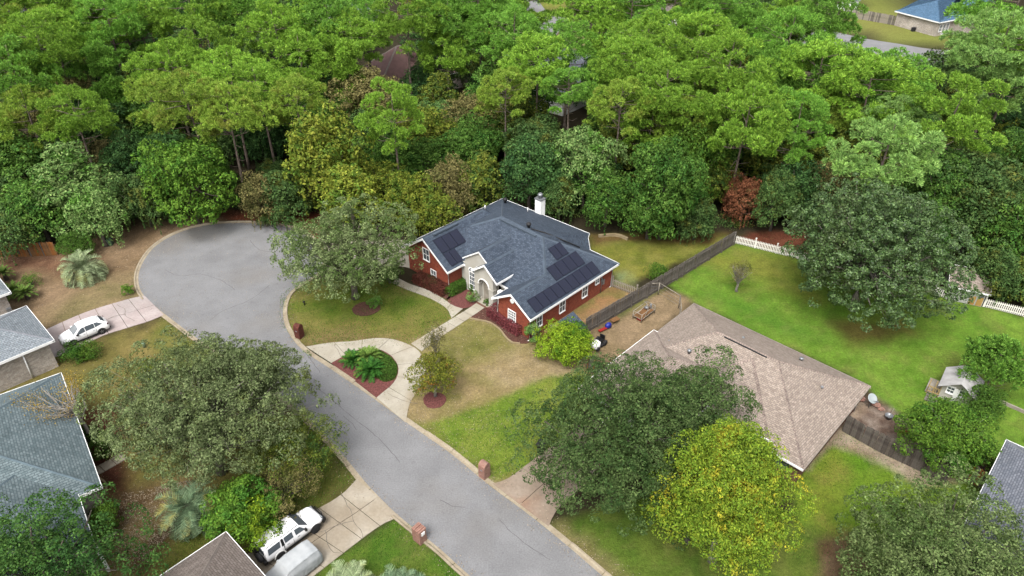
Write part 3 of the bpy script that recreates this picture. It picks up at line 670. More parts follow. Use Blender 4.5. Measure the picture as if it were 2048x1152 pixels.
# ------------------------------------------------------------------ houses
E_ = 2.73
HR = math.radians(-44)
def rk(p): return (round(p[0], 2), round(p[1], 2), round(p[2], 2))
def roof_part(parent, polys, matl, caps=(), capm=None, trim=None, thick=0.16, name='roof', trim_h=0.2, keep=None):
    mb = MB(); edges = {}
    for P in polys:
        n = Vector((0, 0, 0))
        for i in range(len(P)): n += Vector(P[i]).cross(Vector(P[(i + 1) % len(P)]))
        if n.z < 0: P = P[::-1]
        mb.face(P)
        mb.face([(p[0], p[1], p[2] - thick) for p in P][::-1])
        for i in range(len(P)):
            a, b_ = rk(P[i]), rk(P[(i + 1) % len(P)])
            if (b_, a) in edges: edges.pop((b_, a))
            else: edges[(a, b_)] = (P[i], P[(i + 1) % len(P)])
    for (a, b_) in edges.values():
        mb.face([(a[0], a[1], a[2] - thick), (b_[0], b_[1], b_[2] - thick), b_, a])
    r = mb.build(name, matl, parent)
    if trim:
        tb = MB()
        for (a, b_) in edges.values():
            a, b_ = Vector(a), Vector(b_); d = b_ - a
            if d.length < 0.15 or (keep and not keep(a, b_)): continue
            o = Vector((d.y, -d.x, 0)).normalized()
            ext = o * 0.035
            dd = d.normalized() * 0.03
            a0, b0 = a - dd + o * 0.004, b_ + dd + o * 0.004
            q = [a0, b0, b0 + ext, a0 + ext]
            lo = [p + Vector((0, 0, -trim_h)) for p in q]; hi = [p + Vector((0, 0, 0.035)) for p in q]
            tb.face(hi); tb.face(lo[::-1])
            for i in range(4):
                j = (i + 1) % 4; tb.face([lo[i], lo[j], hi[j], hi[i]])
        tb.build('fascia', trim, parent)
    if caps:
        cb = MB()
        for (a, b_) in caps:
            a, b_ = Vector(a), Vector(b_); d = (b_ - a).normalized(); s = Vector((-d.y, d.x, 0)).normalized() * 0.16
            for z0, z1 in ((0.0, 0.05),):
                A0, A1, B0, B1 = a - s, a + s, b_ - s, b_ + s
                up = Vector((0, 0, 0.055)); dn = Vector((0, 0, -0.09))
                cb.face([A0 + dn, B0 + dn, b_ + up, a + up]); cb.face([a + up, b_ + up, B1 + dn, A1 + dn])
                cb.face([A0 + dn, a + up, A1 + dn]); cb.face([B1 + dn, b_ + up, B0 + dn])
        cb.build('ridge_cap', capm or matl, parent)
    return r

def hip(x0, x1, y0, y1, z, pitch, along=None):
    w, l = x1 - x0, y1 - y0
    along = along or ('x' if w > l else 'y')
    if along == 'x':
        h = l / 2; a, b_ = (x0 + h, y0 + h, z + h * pitch), (x1 - h, y0 + h, z + h * pitch)
    else:
        h = w / 2; a, b_ = (x0 + h, y0 + h, z + h * pitch), (x0 + h, y1 - h, z + h * pitch)
    c = [(x0, y0, z), (x1, y0, z), (x1, y1, z), (x0, y1, z)]
    if along == 'x': polys = [[c[0], c[1], b_, a], [c[1], c[2], b_], [c[2], c[3], a, b_], [c[3], c[0], a]]; caps = [(a, b_), (c[0], a), (c[3], a), (c[1], b_), (c[2], b_)]
    else: polys = [[c[0], c[1], a], [c[1], c[2], b_, a], [c[2], c[3], b_], [c[3], c[0], a, b_]]; caps = [(a, b_), (c[0], a), (c[1], a), (c[2], b_), (c[3], b_)]
    return polys, caps

def window_part(parent, wall, pos, a0, a1, z0, z1, bars=(2, 2), frame=None, pane=None, arch=False, out=1):
    """wall 'y': plane y=pos facing -y, a = x; wall 'x': plane x=pos facing +x, a = y"""
    frame = frame or M['white_trim']; pane = pane or M['glass']
    def B(mb, u0, u1, d0, d1, w0, w1):
        if wall == 'y': mb.box(u0, u1, pos - d1 * out, pos - d0 * out, w0, w1) if out > 0 else mb.box(u0, u1, pos + d0, pos + d1, w0, w1)
        else: mb.box(pos + d0, pos + d1, u0, u1, w0, w1) if out > 0 else mb.box(pos - d1, pos - d0, u0, u1, w0, w1)
    t = 0.07; f = MB()
    B(f, a0 - t, a0, 0.003, 0.06, z0 - t, z1 + t); B(f, a1, a1 + t, 0.003, 0.06, z0 - t, z1 + t)
    B(f, a0, a1, 0.003, 0.06, z1, z1 + t); B(f, a0 - t, a1 + t, 0.06, 0.10, z0 - t - .04, z0 - t + .02); B(f, a0, a1, 0.003, 0.06, z0 - t, z0)
    for i in range(1, bars[0]):
        x = a0 + (a1 - a0) * i / bars[0]; B(f, x - .015, x + .015, 0.02, 0.045, z0, z1)
    for i in range(1, bars[1]):
        z = z0 + (z1 - z0) * i / bars[1]; B(f, a0, a1, 0.021, 0.047, z - .018, z + .018)
    w = f.build('window', frame, parent)
    p = MB(); B(p, a0, a1, 0.004, 0.018, z0, z1); p.build('pane', pane, w)
    return w

def gable_wall(mb, x0, x1, y0, y1, z1, rx, rz, m=0):
    a = [(x0, y0, 0), (x1, y0, 0), (x1, y0, z1), (rx, y0, rz), (x0, y0, z1)]
    b_ = [(p[0], y1, p[2]) for p in a]
    mb.face(a, m); mb.face(b_[::-1], m)
    for i in range(5):
        j = (i + 1) % 5
        mb.face([a[j], a[i], b_[i], b_[j]], m)

# --- the brick house with the solar panels
o1 = G(1061, 640, E_)
bh = empty('brick_house', (o1.x, o1.y, 0), HR, 'red brick house with slate blue hip roof, solar panels and white arched porch', 'house')
RE, RS = (-5.25, 7.45, 6.1), (-11.1, 7.6, 6.1)
P1, C1, C2, C3, C4 = (-18.45, 15.1, E_), (-5.95, 15.8, E_), (-5.5, 15.02, E_), (-3.76, 13.2, E_), (0, 13.2, E_)
main = [[(-18.45, 2.25, E_), (0, 2.2, E_), RE, RS], [(0, 2.2, E_), C4, RE], [C4, C3, RE], [C3, C2, RE], [C2, C1, P1, RS, RE], [P1, (-18.45, 2.25, E_), RS]]
main[4] = None
main = [p for p in main if p] + [[C2, C1, RE], [C1, P1, RS], [C1, RS, RE]]
roof_part(bh, main, M['slate_shingle'], [(RS, RE), (RE, (0.02, 13.2, E_)), (RS, P1), (RE, (-2.5, 4.72, 4.36)), (RS, (-13.6, 5.6, 4.9))], M['ridge_slate'], M['white_trim'])
lz = E_ + 3.6 * .68
wing = [[(-11.25, 0, E_), (-11.25, 8.5, E_), (-14.85, 8.5, lz), (-14.85, 0, lz)], [(-18.45, 0, E_), (-14.85, 0, lz), (-14.85, 8.5, lz), (-18.45, 12.0, E_ + 0.02)], [(-18.45, 12.0, E_ + .02), (-14.85, 8.5, lz), (-11.25, 12, E_)], [(-11.25, 12, E_), (-14.85, 8.5, lz), (-11.25, 8.5, E_)]]
roof_part(bh, wing[:1] + wing[1:2], M['slate_shingle'], [((-14.85, 0, lz), (-14.85, 8.5, lz))], M['ridge_slate'], M['white_trim'], keep=lambda a, b_: max(a.y, b_.y) < 1 or abs(a.z - b_.z) < .1)
roof_part(bh, wing[2:], M['slate_shingle'])
rz_ = E_ + 2.5 * .642
roof_part(bh, [[(0, 0, E_), (0, 2.2, E_), (-2.5, 4.72, rz_), (-2.5, 0, rz_)], [(-5.0, 0, E_), (-2.5, 0, rz_), (-2.5, 4.72, rz_), (-5.0, 2.2, E_)]], M['slate_shingle'], [((-2.5, 0, rz_), (-2.5, 4.7, rz_))], M['ridge_slate'], M['white_trim'], keep=lambda a, b_: max(a.y, b_.y) < 1 or abs(a.z - b_.z) < .1)
roof_part(bh, [[(-10.95, 1.85, 3.8), (-8.6, 1.85, 5.45), (-8.6, 6.45, 5.45), (-10.95, 3.9, 3.8)], [(-6.25, 1.85, 3.8), (-6.25, 3.9, 3.8), (-8.6, 6.45, 5.45), (-8.6, 1.85, 5.45)]], M['slate_shingle'], [((-8.6, 1.9, 5.45), (-8.6, 6.3, 5.45))], M['ridge_slate'], M['white_trim'], trim_h=.12, thick=.1, keep=lambda a, b_: max(a.y, b_.y) < 2)
roof_part(bh, [[(-9.0, 1.2, 3.5), (-7.2, 1.2, 4.85), (-7.2, 5.6, 4.85), (-9.0, 3.5, 3.5)], [(-5.5, 1.2, 3.5), (-5.5, 3.5, 3.5), (-7.2, 5.6, 4.85), (-7.2, 1.2, 4.85)]], M['slate_shingle'], [((-7.2, 1.25, 4.85), (-7.2, 5.4, 4.85))], M['ridge_slate'], M['white_trim'], keep=lambda a, b_: max(a.y, b_.y) < 2 or abs(a.z - b_.z) < .1)
w = MB()
gable_wall(w, -18.0, -11.7, .45, 8.3, E_ - .1, -14.85, lz - .42)
gable_wall(w, -4.55, -.45, .451, 6, E_ - .1, -2.5, rz_ - .38)
w.prism([(-.45, 5.9), (-.45, 12.75), (-3.95, 12.75), (-6.1, 14.8), (-6.1, 15.3), (-18.0, 14.65), (-18.0, 9.9)], 0, E_ - .12)
w.build('wall', M['red_brick'], bh)
w = MB()    # white stucco front of the hall and its gable
for yy in (2.0, 2.28):
    q = [(-10.8, yy, 0), (-6.35, yy, 0), (-6.35, yy, 3.72), (-8.6, yy, 5.3), (-10.8, yy, 3.72)]
    w.face(q if yy < 2.1 else q[::-1])
w.face([(-10.8, 2.28, 0), (-10.8, 2.0, 0), (-10.8, 2.0, 3.72), (-10.8, 2.28, 3.72)])
w.box(-11.69, -10.81, 2.31, 2.6, 0, 2.9); w.box(-6.3, -4.56, 2.6, 2.9, 0, 2.6)
w.build('stucco_wall', M['stucco'], bh)
# arched porch: piers, arch, gable
p = MB()
def pier(x0, x1):
    p.box(x0, x1, 1.5, 1.97, 0, 2.0); p.box(x0 - .07, x1 + .07, 1.43, 1.98, 0, .3); p.box(x0 - .05, x1 + .05, 1.45, 1.975, 1.95, 2.1)
pier(-8.95, -8.35); pier(-6.95, -6.35)
xa, xb, zs = -8.35, -6.95, 2.1; r = (xb - xa) / 2; cx = (xa + xb) / 2
xs_ = [cx - r * math.cos(math.pi * k / 16) for k in range(17)]
za = [zs + r * math.sin(math.pi * k / 16) for k in range(17)]
zt = lambda x: (3.25 + (x + 8.9) / 1.7 * 1.33) if x < -7.2 else (3.25 + (-5.5 - x) / 1.7 * 1.33)
fr_ = [(-8.95, zs), (-8.35, zs)]
for yy, flip in ((1.51, 1), (1.96, -1)):
    for i in range(16):
        q = [(xs_[i], yy, za[i]), (xs_[i + 1], yy, za[i + 1]), (xs_[i + 1], yy, zt(xs_[i + 1])), (xs_[i], yy, zt(xs_[i]))]
        p.face(q if flip > 0 else q[::-1])
    for x0, x1 in ((-8.95, -8.35), (-6.95, -6.35)):
        q = [(x0, yy, zs), (x1, yy, zs), (x1, yy, zt(x1)), (x0, yy, zt(x0))]; p.face(q if flip > 0 else q[::-1])
for i in range(16): p.face([(xs_[i], 1.51, za[i]), (xs_[i], 1.96, za[i]), (xs_[i + 1], 1.96, za[i + 1]), (xs_[i + 1], 1.51, za[i + 1])])
for x in (-8.95, -6.35): p.face([(x, 1.51, zs), (x, 1.96, zs), (x, 1.96, zt(x)), (x, 1.51, zt(x))])
p.build('porch_arch', M['stucco'], bh)
p = MB()
for i in range(16):
    k0, k1 = 1.0, 1.13
    a0 = math.pi * i / 16; a1 = math.pi * (i + 1) / 16
    q = [(cx - r * k * math.cos(a), 0, zs + r * k * math.sin(a)) for k, a in ((k0, a0), (k0, a1), (k1, a1), (k1, a0))]
    f0 = [(x, 1.44, z) for x, _, z in q]; b0 = [(x, 1.507, z) for x, _, z in q]
    p.face(f0[::-1]); p.face([f0[2], f0[3], b0[3], b0[2]][::-1]); p.face([f0[0], f0[1], b0[1], b0[0]][::-1])
p.build('arch_moulding', M['white_trim'], bh)
for x in (-5.35,):
    p = MB(); p.box(x - .2, x + .2, 1.3, 1.7, 0.05, 2.6); p.box(x - .26, x + .26, 1.24, 1.76, 0.05, .4); p.build('column', M['white_trim'], bh)
p = MB(); p.box(-8.9, -4.6, 1.15, 2.6, 0, .12); p.build('porch_floor', M['concrete'], bh)
p = MB(); p.box(-9.1, -5.0, .95, 1.15, 0, .1); p.build('porch_step', M['brown_brick'], bh)
p = MB(); p.box(-8.1, -7.2, 1.93, 1.994, .12, 2.2); d_ = p.build('door', M['pale_wood'], bh)
p = MB(); p.ball((-7.3, 1.9, 1.1), .04); p.build('handle', M['metal'], d_)
window_part(bh, 'y', 2.0, -10.15, -9.45, .55, 2.45, (3, 4))
p = MB()    # half-round window over it
c_ = [(-9.8 + .42 * math.cos(a), .42 * math.sin(a) + 2.56) for a in [math.pi * k / 10 for k in range(11)]]
p.prism([(x, z) for x, z in c_], 0, .05); 
p.v = [(v[0], 2.0 - v[2], v[1]) for v in p.v]; fan = p.build('fan_window', M['glass'], bh)
p = MB()
for i in range(10):
    a0, a1 = math.pi * i / 10, math.pi * (i + 1) / 10
    q = [(-9.8 + k * math.cos(a), 2.56 + k * math.sin(a)) for k, a in ((.42, a0), (.42, a1), (.52, a1), (.52, a0))]
    p.face([(x, 1.93, z) for x, z in q]); 
for a in (math.pi / 4, math.pi / 2, 3 * math.pi / 4):
    p.tube([(-9.8, 1.935, 2.56), (-9.8 + .45 * math.cos(a), 1.935, 2.56 + .45 * math.sin(a))], .02, 4)
p.build('fan_frame', M['white_trim'], fan)
window_part(bh, 'y', .451, -3.2, -2.3, .95, 2.1, (4, 4), pane=M['pale_glass'])
window_part(bh, 'y', .45, -14.35, -13.6, .45, 1.55, (2, 2), pane=M['pale_glass'])
window_part(bh, 'y', .45, -15.4, -14.5, 2.4, 3.7, (2, 2))
for y0, y1, z0, z1 in ((1.35, 2.05, .9, 2.0), (4.6, 5.35, .85, 2.1), (8.0, 8.75, .9, 2.15), (10.05, 10.6, 1.5, 2.15)):
    window_part(bh, 'x', -.45, y0, y1, z0, z1, (2, 2))
p = MB(); Mx = Matrix.Translation((-2.72, .44, 3.25)) @ Matrix.Rotation(math.pi / 2, 4, 'X')
p.lathe([(0.01, 0), (.26, 0), (.26, .05), (.2, .08), (0.01, .08)], 16, M=Mx); p.build('gable_vent', M['white_trim'], bh)
for x, y in ((-11.62, .40), (-4.6, .38), (-.40, .38), (-.38, 12.7)):
    p = MB(); p.tube([(x, y, 2.55), (x, y, .05), (x, y - .25, .0)], .06, 5); p.build('downpipe', M['white_trim'], bh)
# panels
def panels(parent, xe, side, y0, y1, s0, s1, n, pitch=.642, ze=E_):
    """n panels side by side on a slope that rises from the eave x=xe; s0..s1 horizontal distance from the eave"""
    for k in range(n):
        a, b_ = y0 + (y1 - y0) * k / n + .012, y0 + (y1 - y0) * (k + 1) / n - .012
        f = lambda s, y, dz: (xe - side * s, y, ze + s * pitch + dz)
        q = [f(s0, a, .09), f(s0, b_, .09), f(s1, b_, .09), f(s1, a, .09)]
        lo = [f(s0, a, .05), f(s0, b_, .05), f(s1, b_, .05), f(s1, a, .05)]
        p = MB()
        p.face(q, 1); p.face(lo[::-1])
        for i in range(4): j = (i + 1) % 4; p.face([lo[i], lo[j], q[j], q[i]])
        e = .035
        g_ = [f(s0 + e, a + e, .094), f(s0 + e, b_ - e, .094), f(s1 - e, b_ - e, .094), f(s1 - e, a + e, .094)]
        p.face(g_, 0)
        p.build('solar_panel', [M['solar'], M['solar_frame']], parent)
panels(bh, 0, 1, .95, 10.45, .18, 1.38, 9)
panels(bh, 0, 1, 5.2, 9.6, 1.52, 2.82, 4)
panels(bh, 0, 1, 6.9, 8.72, 2.95, 4.15, 2)
panels(bh, -11.25, 1, .8, 4.15, 1.6, 3.0, 3, pitch=.68)
panels(bh, -11.25, 1, .8, 2.42, .25, 1.52, 2, pitch=.68)
# ridge vents, turbines, chimney
p = MB(); p.box(-14.78, -14.5, 1.2, 4.6, lz - .12, lz + .06); p.build('ridge_vent', M['ridge_slate'], bh)
p = MB(); p.box(-10.9, -6.0, 7.1, 7.42, 5.93, 6.1); p.build('ridge_vent', M['ridge_slate'], bh)
p = MB(); p.tube([(-7.4, 8.0, 5.98), (-6.2, 8.8, 5.66), (-5.0, 9.8, 4.98), (-3.55, 11.15, 4.05)], .07, 5); p.build('valley_flashing', M['dark'], bh)
for c_ in ((-7.9, 8.2, 5.75), (-16.55, 13.6, 3.4)):
    p = MB(); p.lathe([(.13, 0), (.13, .3), (.24, .36), (.27, .5), (.2, .62), (.02, .66)], 12); t_ = p.build('roof_turbine', M['dark'], bh); t_.location = c_
for x, y, z in ((-15.9, 9.8, 4.3), (-13.4, 14.0, 3.3)):
    p = MB(); p.tube([(x, y, z), (x, y, z + .5)], .06, 6); p.build('vent_pipe', M['white_trim'], bh)
ch = MB(); ch.box(-13.25, -12.4, 15.04, 15.8, 0, 4.6); cc = ch.build('chimney', M['white_trim'], bh)
p = MB(); p.box(-13.32, -12.33, 14.97, 15.87, 4.602, 4.7); p.lathe([(.2, 4.7), (.2, 5.0), (.3, 5.05), (.3, 5.2), (.18, 5.3)], 12, cx=-12.83, cy=15.42); p.build('chimney_cap', M['metal'], cc)
p = MB(); p.box(-.44, -.36, 11.2, 11.5, .9, 1.5); p.tube([(-.40, 11.0, 0), (-.40, 11.0, 2.0)], .04, 5); p.box(-.44, -.3, 10.9, 11.1, 1.4, 1.8); p.build('meter_box', M['metal'], bh)
p = MB(); p.box(-.2, .35, 2.9, 3.5, 0, .35); p.build('spigot_box', M['pale_wood'], bh)

# --- the tan-roofed house
o2 = G(1388, 607, E_)
th = empty('tan_roofed_house', (o2.x, o2.y, 0), HR, 'brown brick house with wide tan shingle hip roof behind the dark oak', 'house')
c = [(0, -11.0, E_), (16.4, -11.0, E_), (16.4, 0, E_), (0, 0, E_)]
ra, rb = (5.3, -5.5, 5.35), (10.7, -5.5, 5.35)
polys = [[(0, -11.0, E_), (13.7, -11.0, E_), rb, ra], [(13.7, -11.0, E_), (13.7, -11.65, E_ - .28), (16.4, -11.65, E_ - .28), rb], [(16.4, -11.65, E_ - .28), (16.4, 0, E_), rb], [(16.4, 0, E_), (0, 0, E_), ra, rb], [(0, 0, E_), (0, -11, E_), ra]]
roof_part(th, polys, M['tan_shingle'], [(ra, rb), (ra, c[0]), (ra, c[3]), (rb, (16.4, -11.65, E_ - .28)), (rb, c[2]), ((8.95, -6.2, 5.06), (4.2, -10.95, 2.78)), ((8.95, -6.2, 5.06), (13.3, -10.95, 2.78))], M['ridge_tan'], M['tan_trim'], trim_h=.14)
p = MB(); p.box(8.3, 13.6, -11.1, -11.03, E_ - .14, E_ + .02); p.box(13.75, 16.4, -11.76, -11.69, E_ - .42, E_ - .26); p.build('gutter', M['white_trim'], th)
pl, cp = hip(-.35, 8.2, -16.4, -6.0, E_ + .02, .45, 'y')
roof_part(th, pl, M['tan_shingle'], cp, M['ridge_tan'], M['white_trim'])
w = MB(); w.prism([(.45, -.45), (.45, -10.55), (13.9, -10.55), (13.9, -11.2), (15.95, -11.2), (15.95, -.45)], 0, E_ - .3)
w.box(.1, 7.75, -15.95, -10.56, 0, E_ - .13); w.build('wall', M['brown_brick'], th)
window_part(th, 'y', -11.2, 14.15, 15.2, 1.0, 2.2, (2, 2), frame=M['dark_door'])
window_part(th, 'y', -10.55, 10.3, 11.6, .9, 2.1, (2, 2))
p = MB(); p.box(1.2, 6.2, -16.02, -15.951, 0, 2.2)
for k in range(1, 4): p.box(1.2, 6.2, -16.04, -16.021, .55 * k - .02, .55 * k + .02)
p.build('garage_door', M['white_trim'], th)
for x, y, z, s in ((4.4, -8.1, 4.0, 1), (6.8, -3.7, 4.35, .6), (11.3, -2.1, 3.55, 1), (14.0, -4.2, 3.7, .6), (2.1, -7.4, 3.5, .6), (1.3, -5.8, 3.1, .5)):
    p = MB(); p.lathe([(.09 * s + .03, 0), (.09 * s + .03, .35 * s), (.16 * s + .02, .36 * s), (.16 * s + .02, .5 * s), (.02, .55 * s)], 8); q = p.build('roof_vent', M['metal'], th); q.location = (x, y, z - .05)
p = MB(); p.box(6.0, 9.8, -5.70, -5.62, 5.24, 5.35); p.build('ridge_vent', M['dark'], th)
p = MB(); p.tube([(16.3, -.5, 2.6), (16.0, -.45, 2.3), (15.99, -.47, 0)], .05, 5); p.build('downpipe', M['white_trim'], th)

def simple_house(name, org, rz, blocks, roofm, capm, wallm, label, wins=(), trim='white_trim', pitch=.45, inset=.45, eave=E_):
    h = empty(name, (org.x, org.y, 0), rz, label, 'house')
    wl = MB()
    for k, b_ in enumerate(blocks):
        x0, x1, y0, y1 = b_[:4]; al = b_[4] if len(b_) > 4 else None
        pl, cp = hip(x0, x1, y0, y1, eave + .03 * k, pitch, al)
        roof_part(h, pl, roofm, cp, capm, M[trim])
        i2 = inset + .01 * k
        wl.box(x0 + i2, x1 - i2, y0 + i2, y1 - i2, 0, eave - .12)
    wl.build('wall', wallm, h)
    for wn_ in wins: window_part(h, *wn_)
    return h
ph = simple_house('pale_roofed_house', G(108, 680, 3.0), HR, [(-7.2, 0, -18, 0, 'y')], M['pale_shingle'], M['ridge_grey'], M['pale_brick'],
                  'pale brick house with light grey roof beside the parked white car', wins=[('x', -.45, -9, -7.6, .9, 2.1)], eave=3.0)
pl, cp = hip(-9, 0, -9.5, 0, 3.0, .45); off = G(21, 584, 3.0) - G(108, 680, 3.0)
ca_, sa_ = math.cos(-HR), math.sin(-HR); ox, oy = off.x * ca_ - off.y * sa_, off.x * sa_ + off.y * ca_
pl = [[(p[0] + ox, p[1] + oy, p[2]) for p in q] for q in pl]; cp = [tuple((p[0] + ox, p[1] + oy, p[2]) for p in q) for q in cp]
roof_part(ph, pl, M['pale_shingle'], cp, M['ridge_grey'], M['white_trim'])
w = MB(); w.box(ox - 8.5, ox - .45, oy - 9, oy - .45, 0, 2.85); w.build('wall', M['pale_brick'], ph)
p = MB(); p.tube([(-.40, -2.5, 2.8), (-.35, -2.6, .1)], .06, 5); p.build('downpipe', M['white_trim'], ph)
p = MB(); p.box(ox - .44, ox - .2, oy - .9, oy - .5, .9, 1.3); p.build('meter_box', M['metal'], ph)
tl = simple_house('teal_roofed_house', G(122, 746, 3.0), math.radians(-53), [(0, 14.6, -13, 0), (8.5, 19.2, -14, -1.4)], M['teal_shingle'], M['ridge_teal'], M['pale_brick'],
                  'house with weathered teal grey shingle roof below the bare branches', wins=[('y', -.45, 3, 4, .9, 2)], eave=3.0, pitch=.42)
# its long strip of roof at the back
p = MB(); p.box(19.0, 19.2, -1.5, -1.3, 0, 2.8); p.build('porch_post', M['white_trim'], tl)
simple_house('brown_roofed_house', G(452, 1064, 3.0), math.radians(-43), [(0, 12, -12, 0)], M['brown_shingle'], M['ridge_brown'], M['pale_brick'],
             'corner of a grey brown shingle roof behind the parked truck', eave=3.0)
simple_house('grey_roofed_house', G(2013, 880, 3.0), math.radians(-43), [(0, 14, -16, 0)], M['grey_shingle'], M['ridge_grey'], M['brown_brick'],
             'house with cool grey shingle roof at the end of the board fence', eave=3.0)
bhs = simple_house('blue_roofed_house', G(1790, 22, 3.0), math.radians(-62), [(0, 10.8, 0, 16, 'x'), (1.0, 14.0, 5.0, 22, 'y')], M['blue_shingle'], M['blue_shingle'], M['pale_brick'],
             'far brick house with a bright blue roof beyond the trees', wins=[('x', 10.35, 1.2, 1.9, .9, 2.2), ('x', 10.35, 2.3, 3.0, .3, 2.3), ('x', 10.35, 3.4, 4.1, .3, 2.3)], pitch=.5, eave=3.0)
p = MB(); p.box(5.2, 5.8, -.35, .44, 0, .8); p.build('air_conditioner', M['dark'], bhs)
simple_house('white_roofed_house', G(1190, 118, 3.0), math.radians(-40), [(-14, 4, -14, 0), (-8, 8, -20, -9)], M['grey_shingle'], M['ridge_grey'], M['white_trim'],
             'house with pale grey roof half hidden among the middle pines', eave=3.2)
simple_house('brown_gabled_house', G(792, 128, 3.0), math.radians(-62), [(-1, 9, -6, 12, 'y')], plain('wine_shingle', rgb(128, 96, 92), .9, var=.12), M['ridge_brown'], M['pale_brick'],
             'house with red brown roof seen between the pine trunks', eave=3.0, pitch=.85)
sh = simple_house('pale_gabled_house', G(768, 24, 3.0), math.radians(-30), [(-14, 0, -10, 0)], M['pale_shingle'], M['ridge_grey'], M['white_trim'],
             'small pale roof with one solar panel at the top edge of the woods', eave=3.2)
p = MB(); p.box(-6, -2, -4.4, -1.4, 0, .06); q = p.build('solar_panel', M['solar'], sh); q.location = (0, 0, 3.6); q.rotation_euler = (math.radians(-24), 0, 0); q.location = (0, -1.2, 4.05)
simple_house('distant_brown_house', G(1352, 22, 3.0), math.radians(-50), [(-12, 0, -12, 2)], M['brown_shingle'], M['ridge_brown'], M['white_trim'],
             'white walled house with brown roof behind the blue pool', eave=3.2)
simple_house('distant_white_house', G(110, 20, 3.0), math.radians(-50), [(-14, 0, -12, 0)], M['pale_shingle'], M['ridge_grey'], M['white_trim'],
             'pale house glimpsed behind the pines in the top left corner', eave=3.2)
# ------------------------------------------------------------------ fences, sheds, small structures
def share(name, mesh, parent, loc, rz=0.0, scale=None, rot=None):
    o = bpy.data.objects.new(name, mesh); COL.objects.link(o); o.parent = parent; o.location = loc
    o.rotation_euler = rot or (0, 0, rz)
    if scale: o.scale = scale
    return o
def board_fence(pts, h, w, mats, label, name='board_fence', gap=0.006, seed=1, posts=True, both=False, top_jit=.02):
    """every board a piece; rails behind"""
    r = random.Random(seed); root = empty(name, (pts[0].x, pts[0].y, 0), 0, label, 'fence')
    o = pts[0].copy(); o.z = 0
    ms = []
    for mt in mats:
        b_ = MB(); b_.box(-w / 2 + gap, w / 2 - gap, -.012, .012, 0, h); ms.append(b_.mesh('board', mt))
    for a, b2 in zip(pts[:-1], pts[1:]):
        d = b2 - a; d.z = 0; L_ = d.length; d.normalize(); ang = math.atan2(d.y, d.x); n = Vector((-d.y, d.x, 0))
        k = int(L_ / w)
        for i in range(k):
            p = a - o + d * (w * (i + .5)); p.z = r.uniform(-.03, .0)
            s = share('board', r.choices(ms, weights=[3, 3, 1][:len(ms)])[0], root, p, rot=(r.gauss(0, .012), r.gauss(0, .012), ang), scale=(1, 1, 1 + r.uniform(-top_jit, top_jit)))
        for z in (.35, h - .35):
            rb_ = MB(); Mt = Matrix.Rotation(ang, 4, 'Z'); rb_.box(0, L_, .014, .06, z - .045, z + .045, M=Matrix.Translation(a - o) @ Mt); rb_.build('rail', mats[0], root)
        if posts:
            for i in range(int(L_ / 2.4) + 1):
                pb = MB(); pb.box(-.045, .045, .062, .15, 0, h - .05); q = pb.build('post', mats[0], root); q.location = a - o + d * min(i * 2.4, L_); q.rotation_euler = (0, 0, ang)
    return root
def picket_fence(pts, h, matl, label, w=.09, step=.17, name='picket_fence', post_h=None, cap=True):
    root = empty(name, (pts[0].x, pts[0].y, 0), 0, label, 'fence'); o = pts[0].copy(); o.z = 0
    b_ = MB(); b_.face([(-w / 2, -.01, .05), (w / 2, -.01, .05), (w / 2, -.01, h - .08), (0, -.01, h), (-w / 2, -.01, h - .08)]); b_.face([(w / 2, .01, .05), (-w / 2, .01, .05), (-w / 2, .01, h - .08), (0, .01, h), (w / 2, .01, h - .08)])
    for x in (-w / 2, w / 2): b_.face([(x, -.01, .05), (x, .01, .05), (x, .01, h - .08), (x, -.01, h - .08)])
    me = b_.mesh('picket', matl)
    ph_ = post_h or h + .18
    pb = MB(); pb.box(-.06, .06, -.06, .06, 0, ph_); pb.box(-.08, .08, -.08, .08, ph_, ph_ + .04); pb.lathe([(.05, ph_ + .04), (.02, ph_ + .1)], 4); pm = pb.mesh('post', matl)
    for a, b2 in zip(pts[:-1], pts[1:]):
        d = b2 - a; d.z = 0; L_ = d.length; d.normalize(); ang = math.atan2(d.y, d.x)
        for i in range(int(L_ / step)): share('picket', me, root, a - o + d * (step * (i + .5)), ang)
        for z in (.25, h - .25):
            rb_ = MB(); rb_.box(0, L_, .011, .05, z - .04, z + .04, M=Matrix.Translation(a - o) @ Matrix.Rotation(ang, 4, 'Z')); rb_.build('rail', matl, root)
        n = max(1, round(L_ / 2.4))
        for i in range(n + 1): share('post', pm, root, a - o + d * (L_ * i / n) + Vector((-d.y, d.x, 0)) * .07, ang)
    return root
grey = [M['grey_wood'], M['grey_wood2'], M['dark_wood2']]
board_fence(gp([(1466, 490), (1352, 560), (1292, 596), (1170, 668)]), 1.85, .15, [M['grey_wood'], M['grey_wood2']], 'long weathered grey board fence between the brick house and the tan-roofed house', seed=3)
board_fence(gp([(1172, 735), (1205, 768)]), 1.7, .15, [M['dark_wood'], M['grey_wood'], M['orange_wood']], 'short dark streaked board fence beside the round yellow green shrub', seed=4)
board_fence(gp([(1078, 682), (1112, 704)]), 1.5, .14, [M['cedar_wood']], 'short reddish cedar fence between the hedge and the round shrub', seed=5)
board_fence(gp([(1684, 862), (1760, 905), (1890, 966)]), 1.8, .17, [M['dark_wood'], M['grey_wood'], M['dark_wood2']], 'dark board fence with orange stains from the tan-roofed house across the lawn', seed=6, top_jit=.03)
board_fence(gp([(1890, 966), (1905, 932)]), 1.7, .17, [M['grey_wood'], M['dark_wood']], 'short return of the stained board fence at its right end', seed=7)
board_fence(gp([(1903, 935), (1962, 978), (2010, 1012)]), 1.6, .16, [M['dark_wood2'], M['orange_wood'], M['grey_wood']], 'board fence with a rust orange lower half against the grey roof', seed=8)
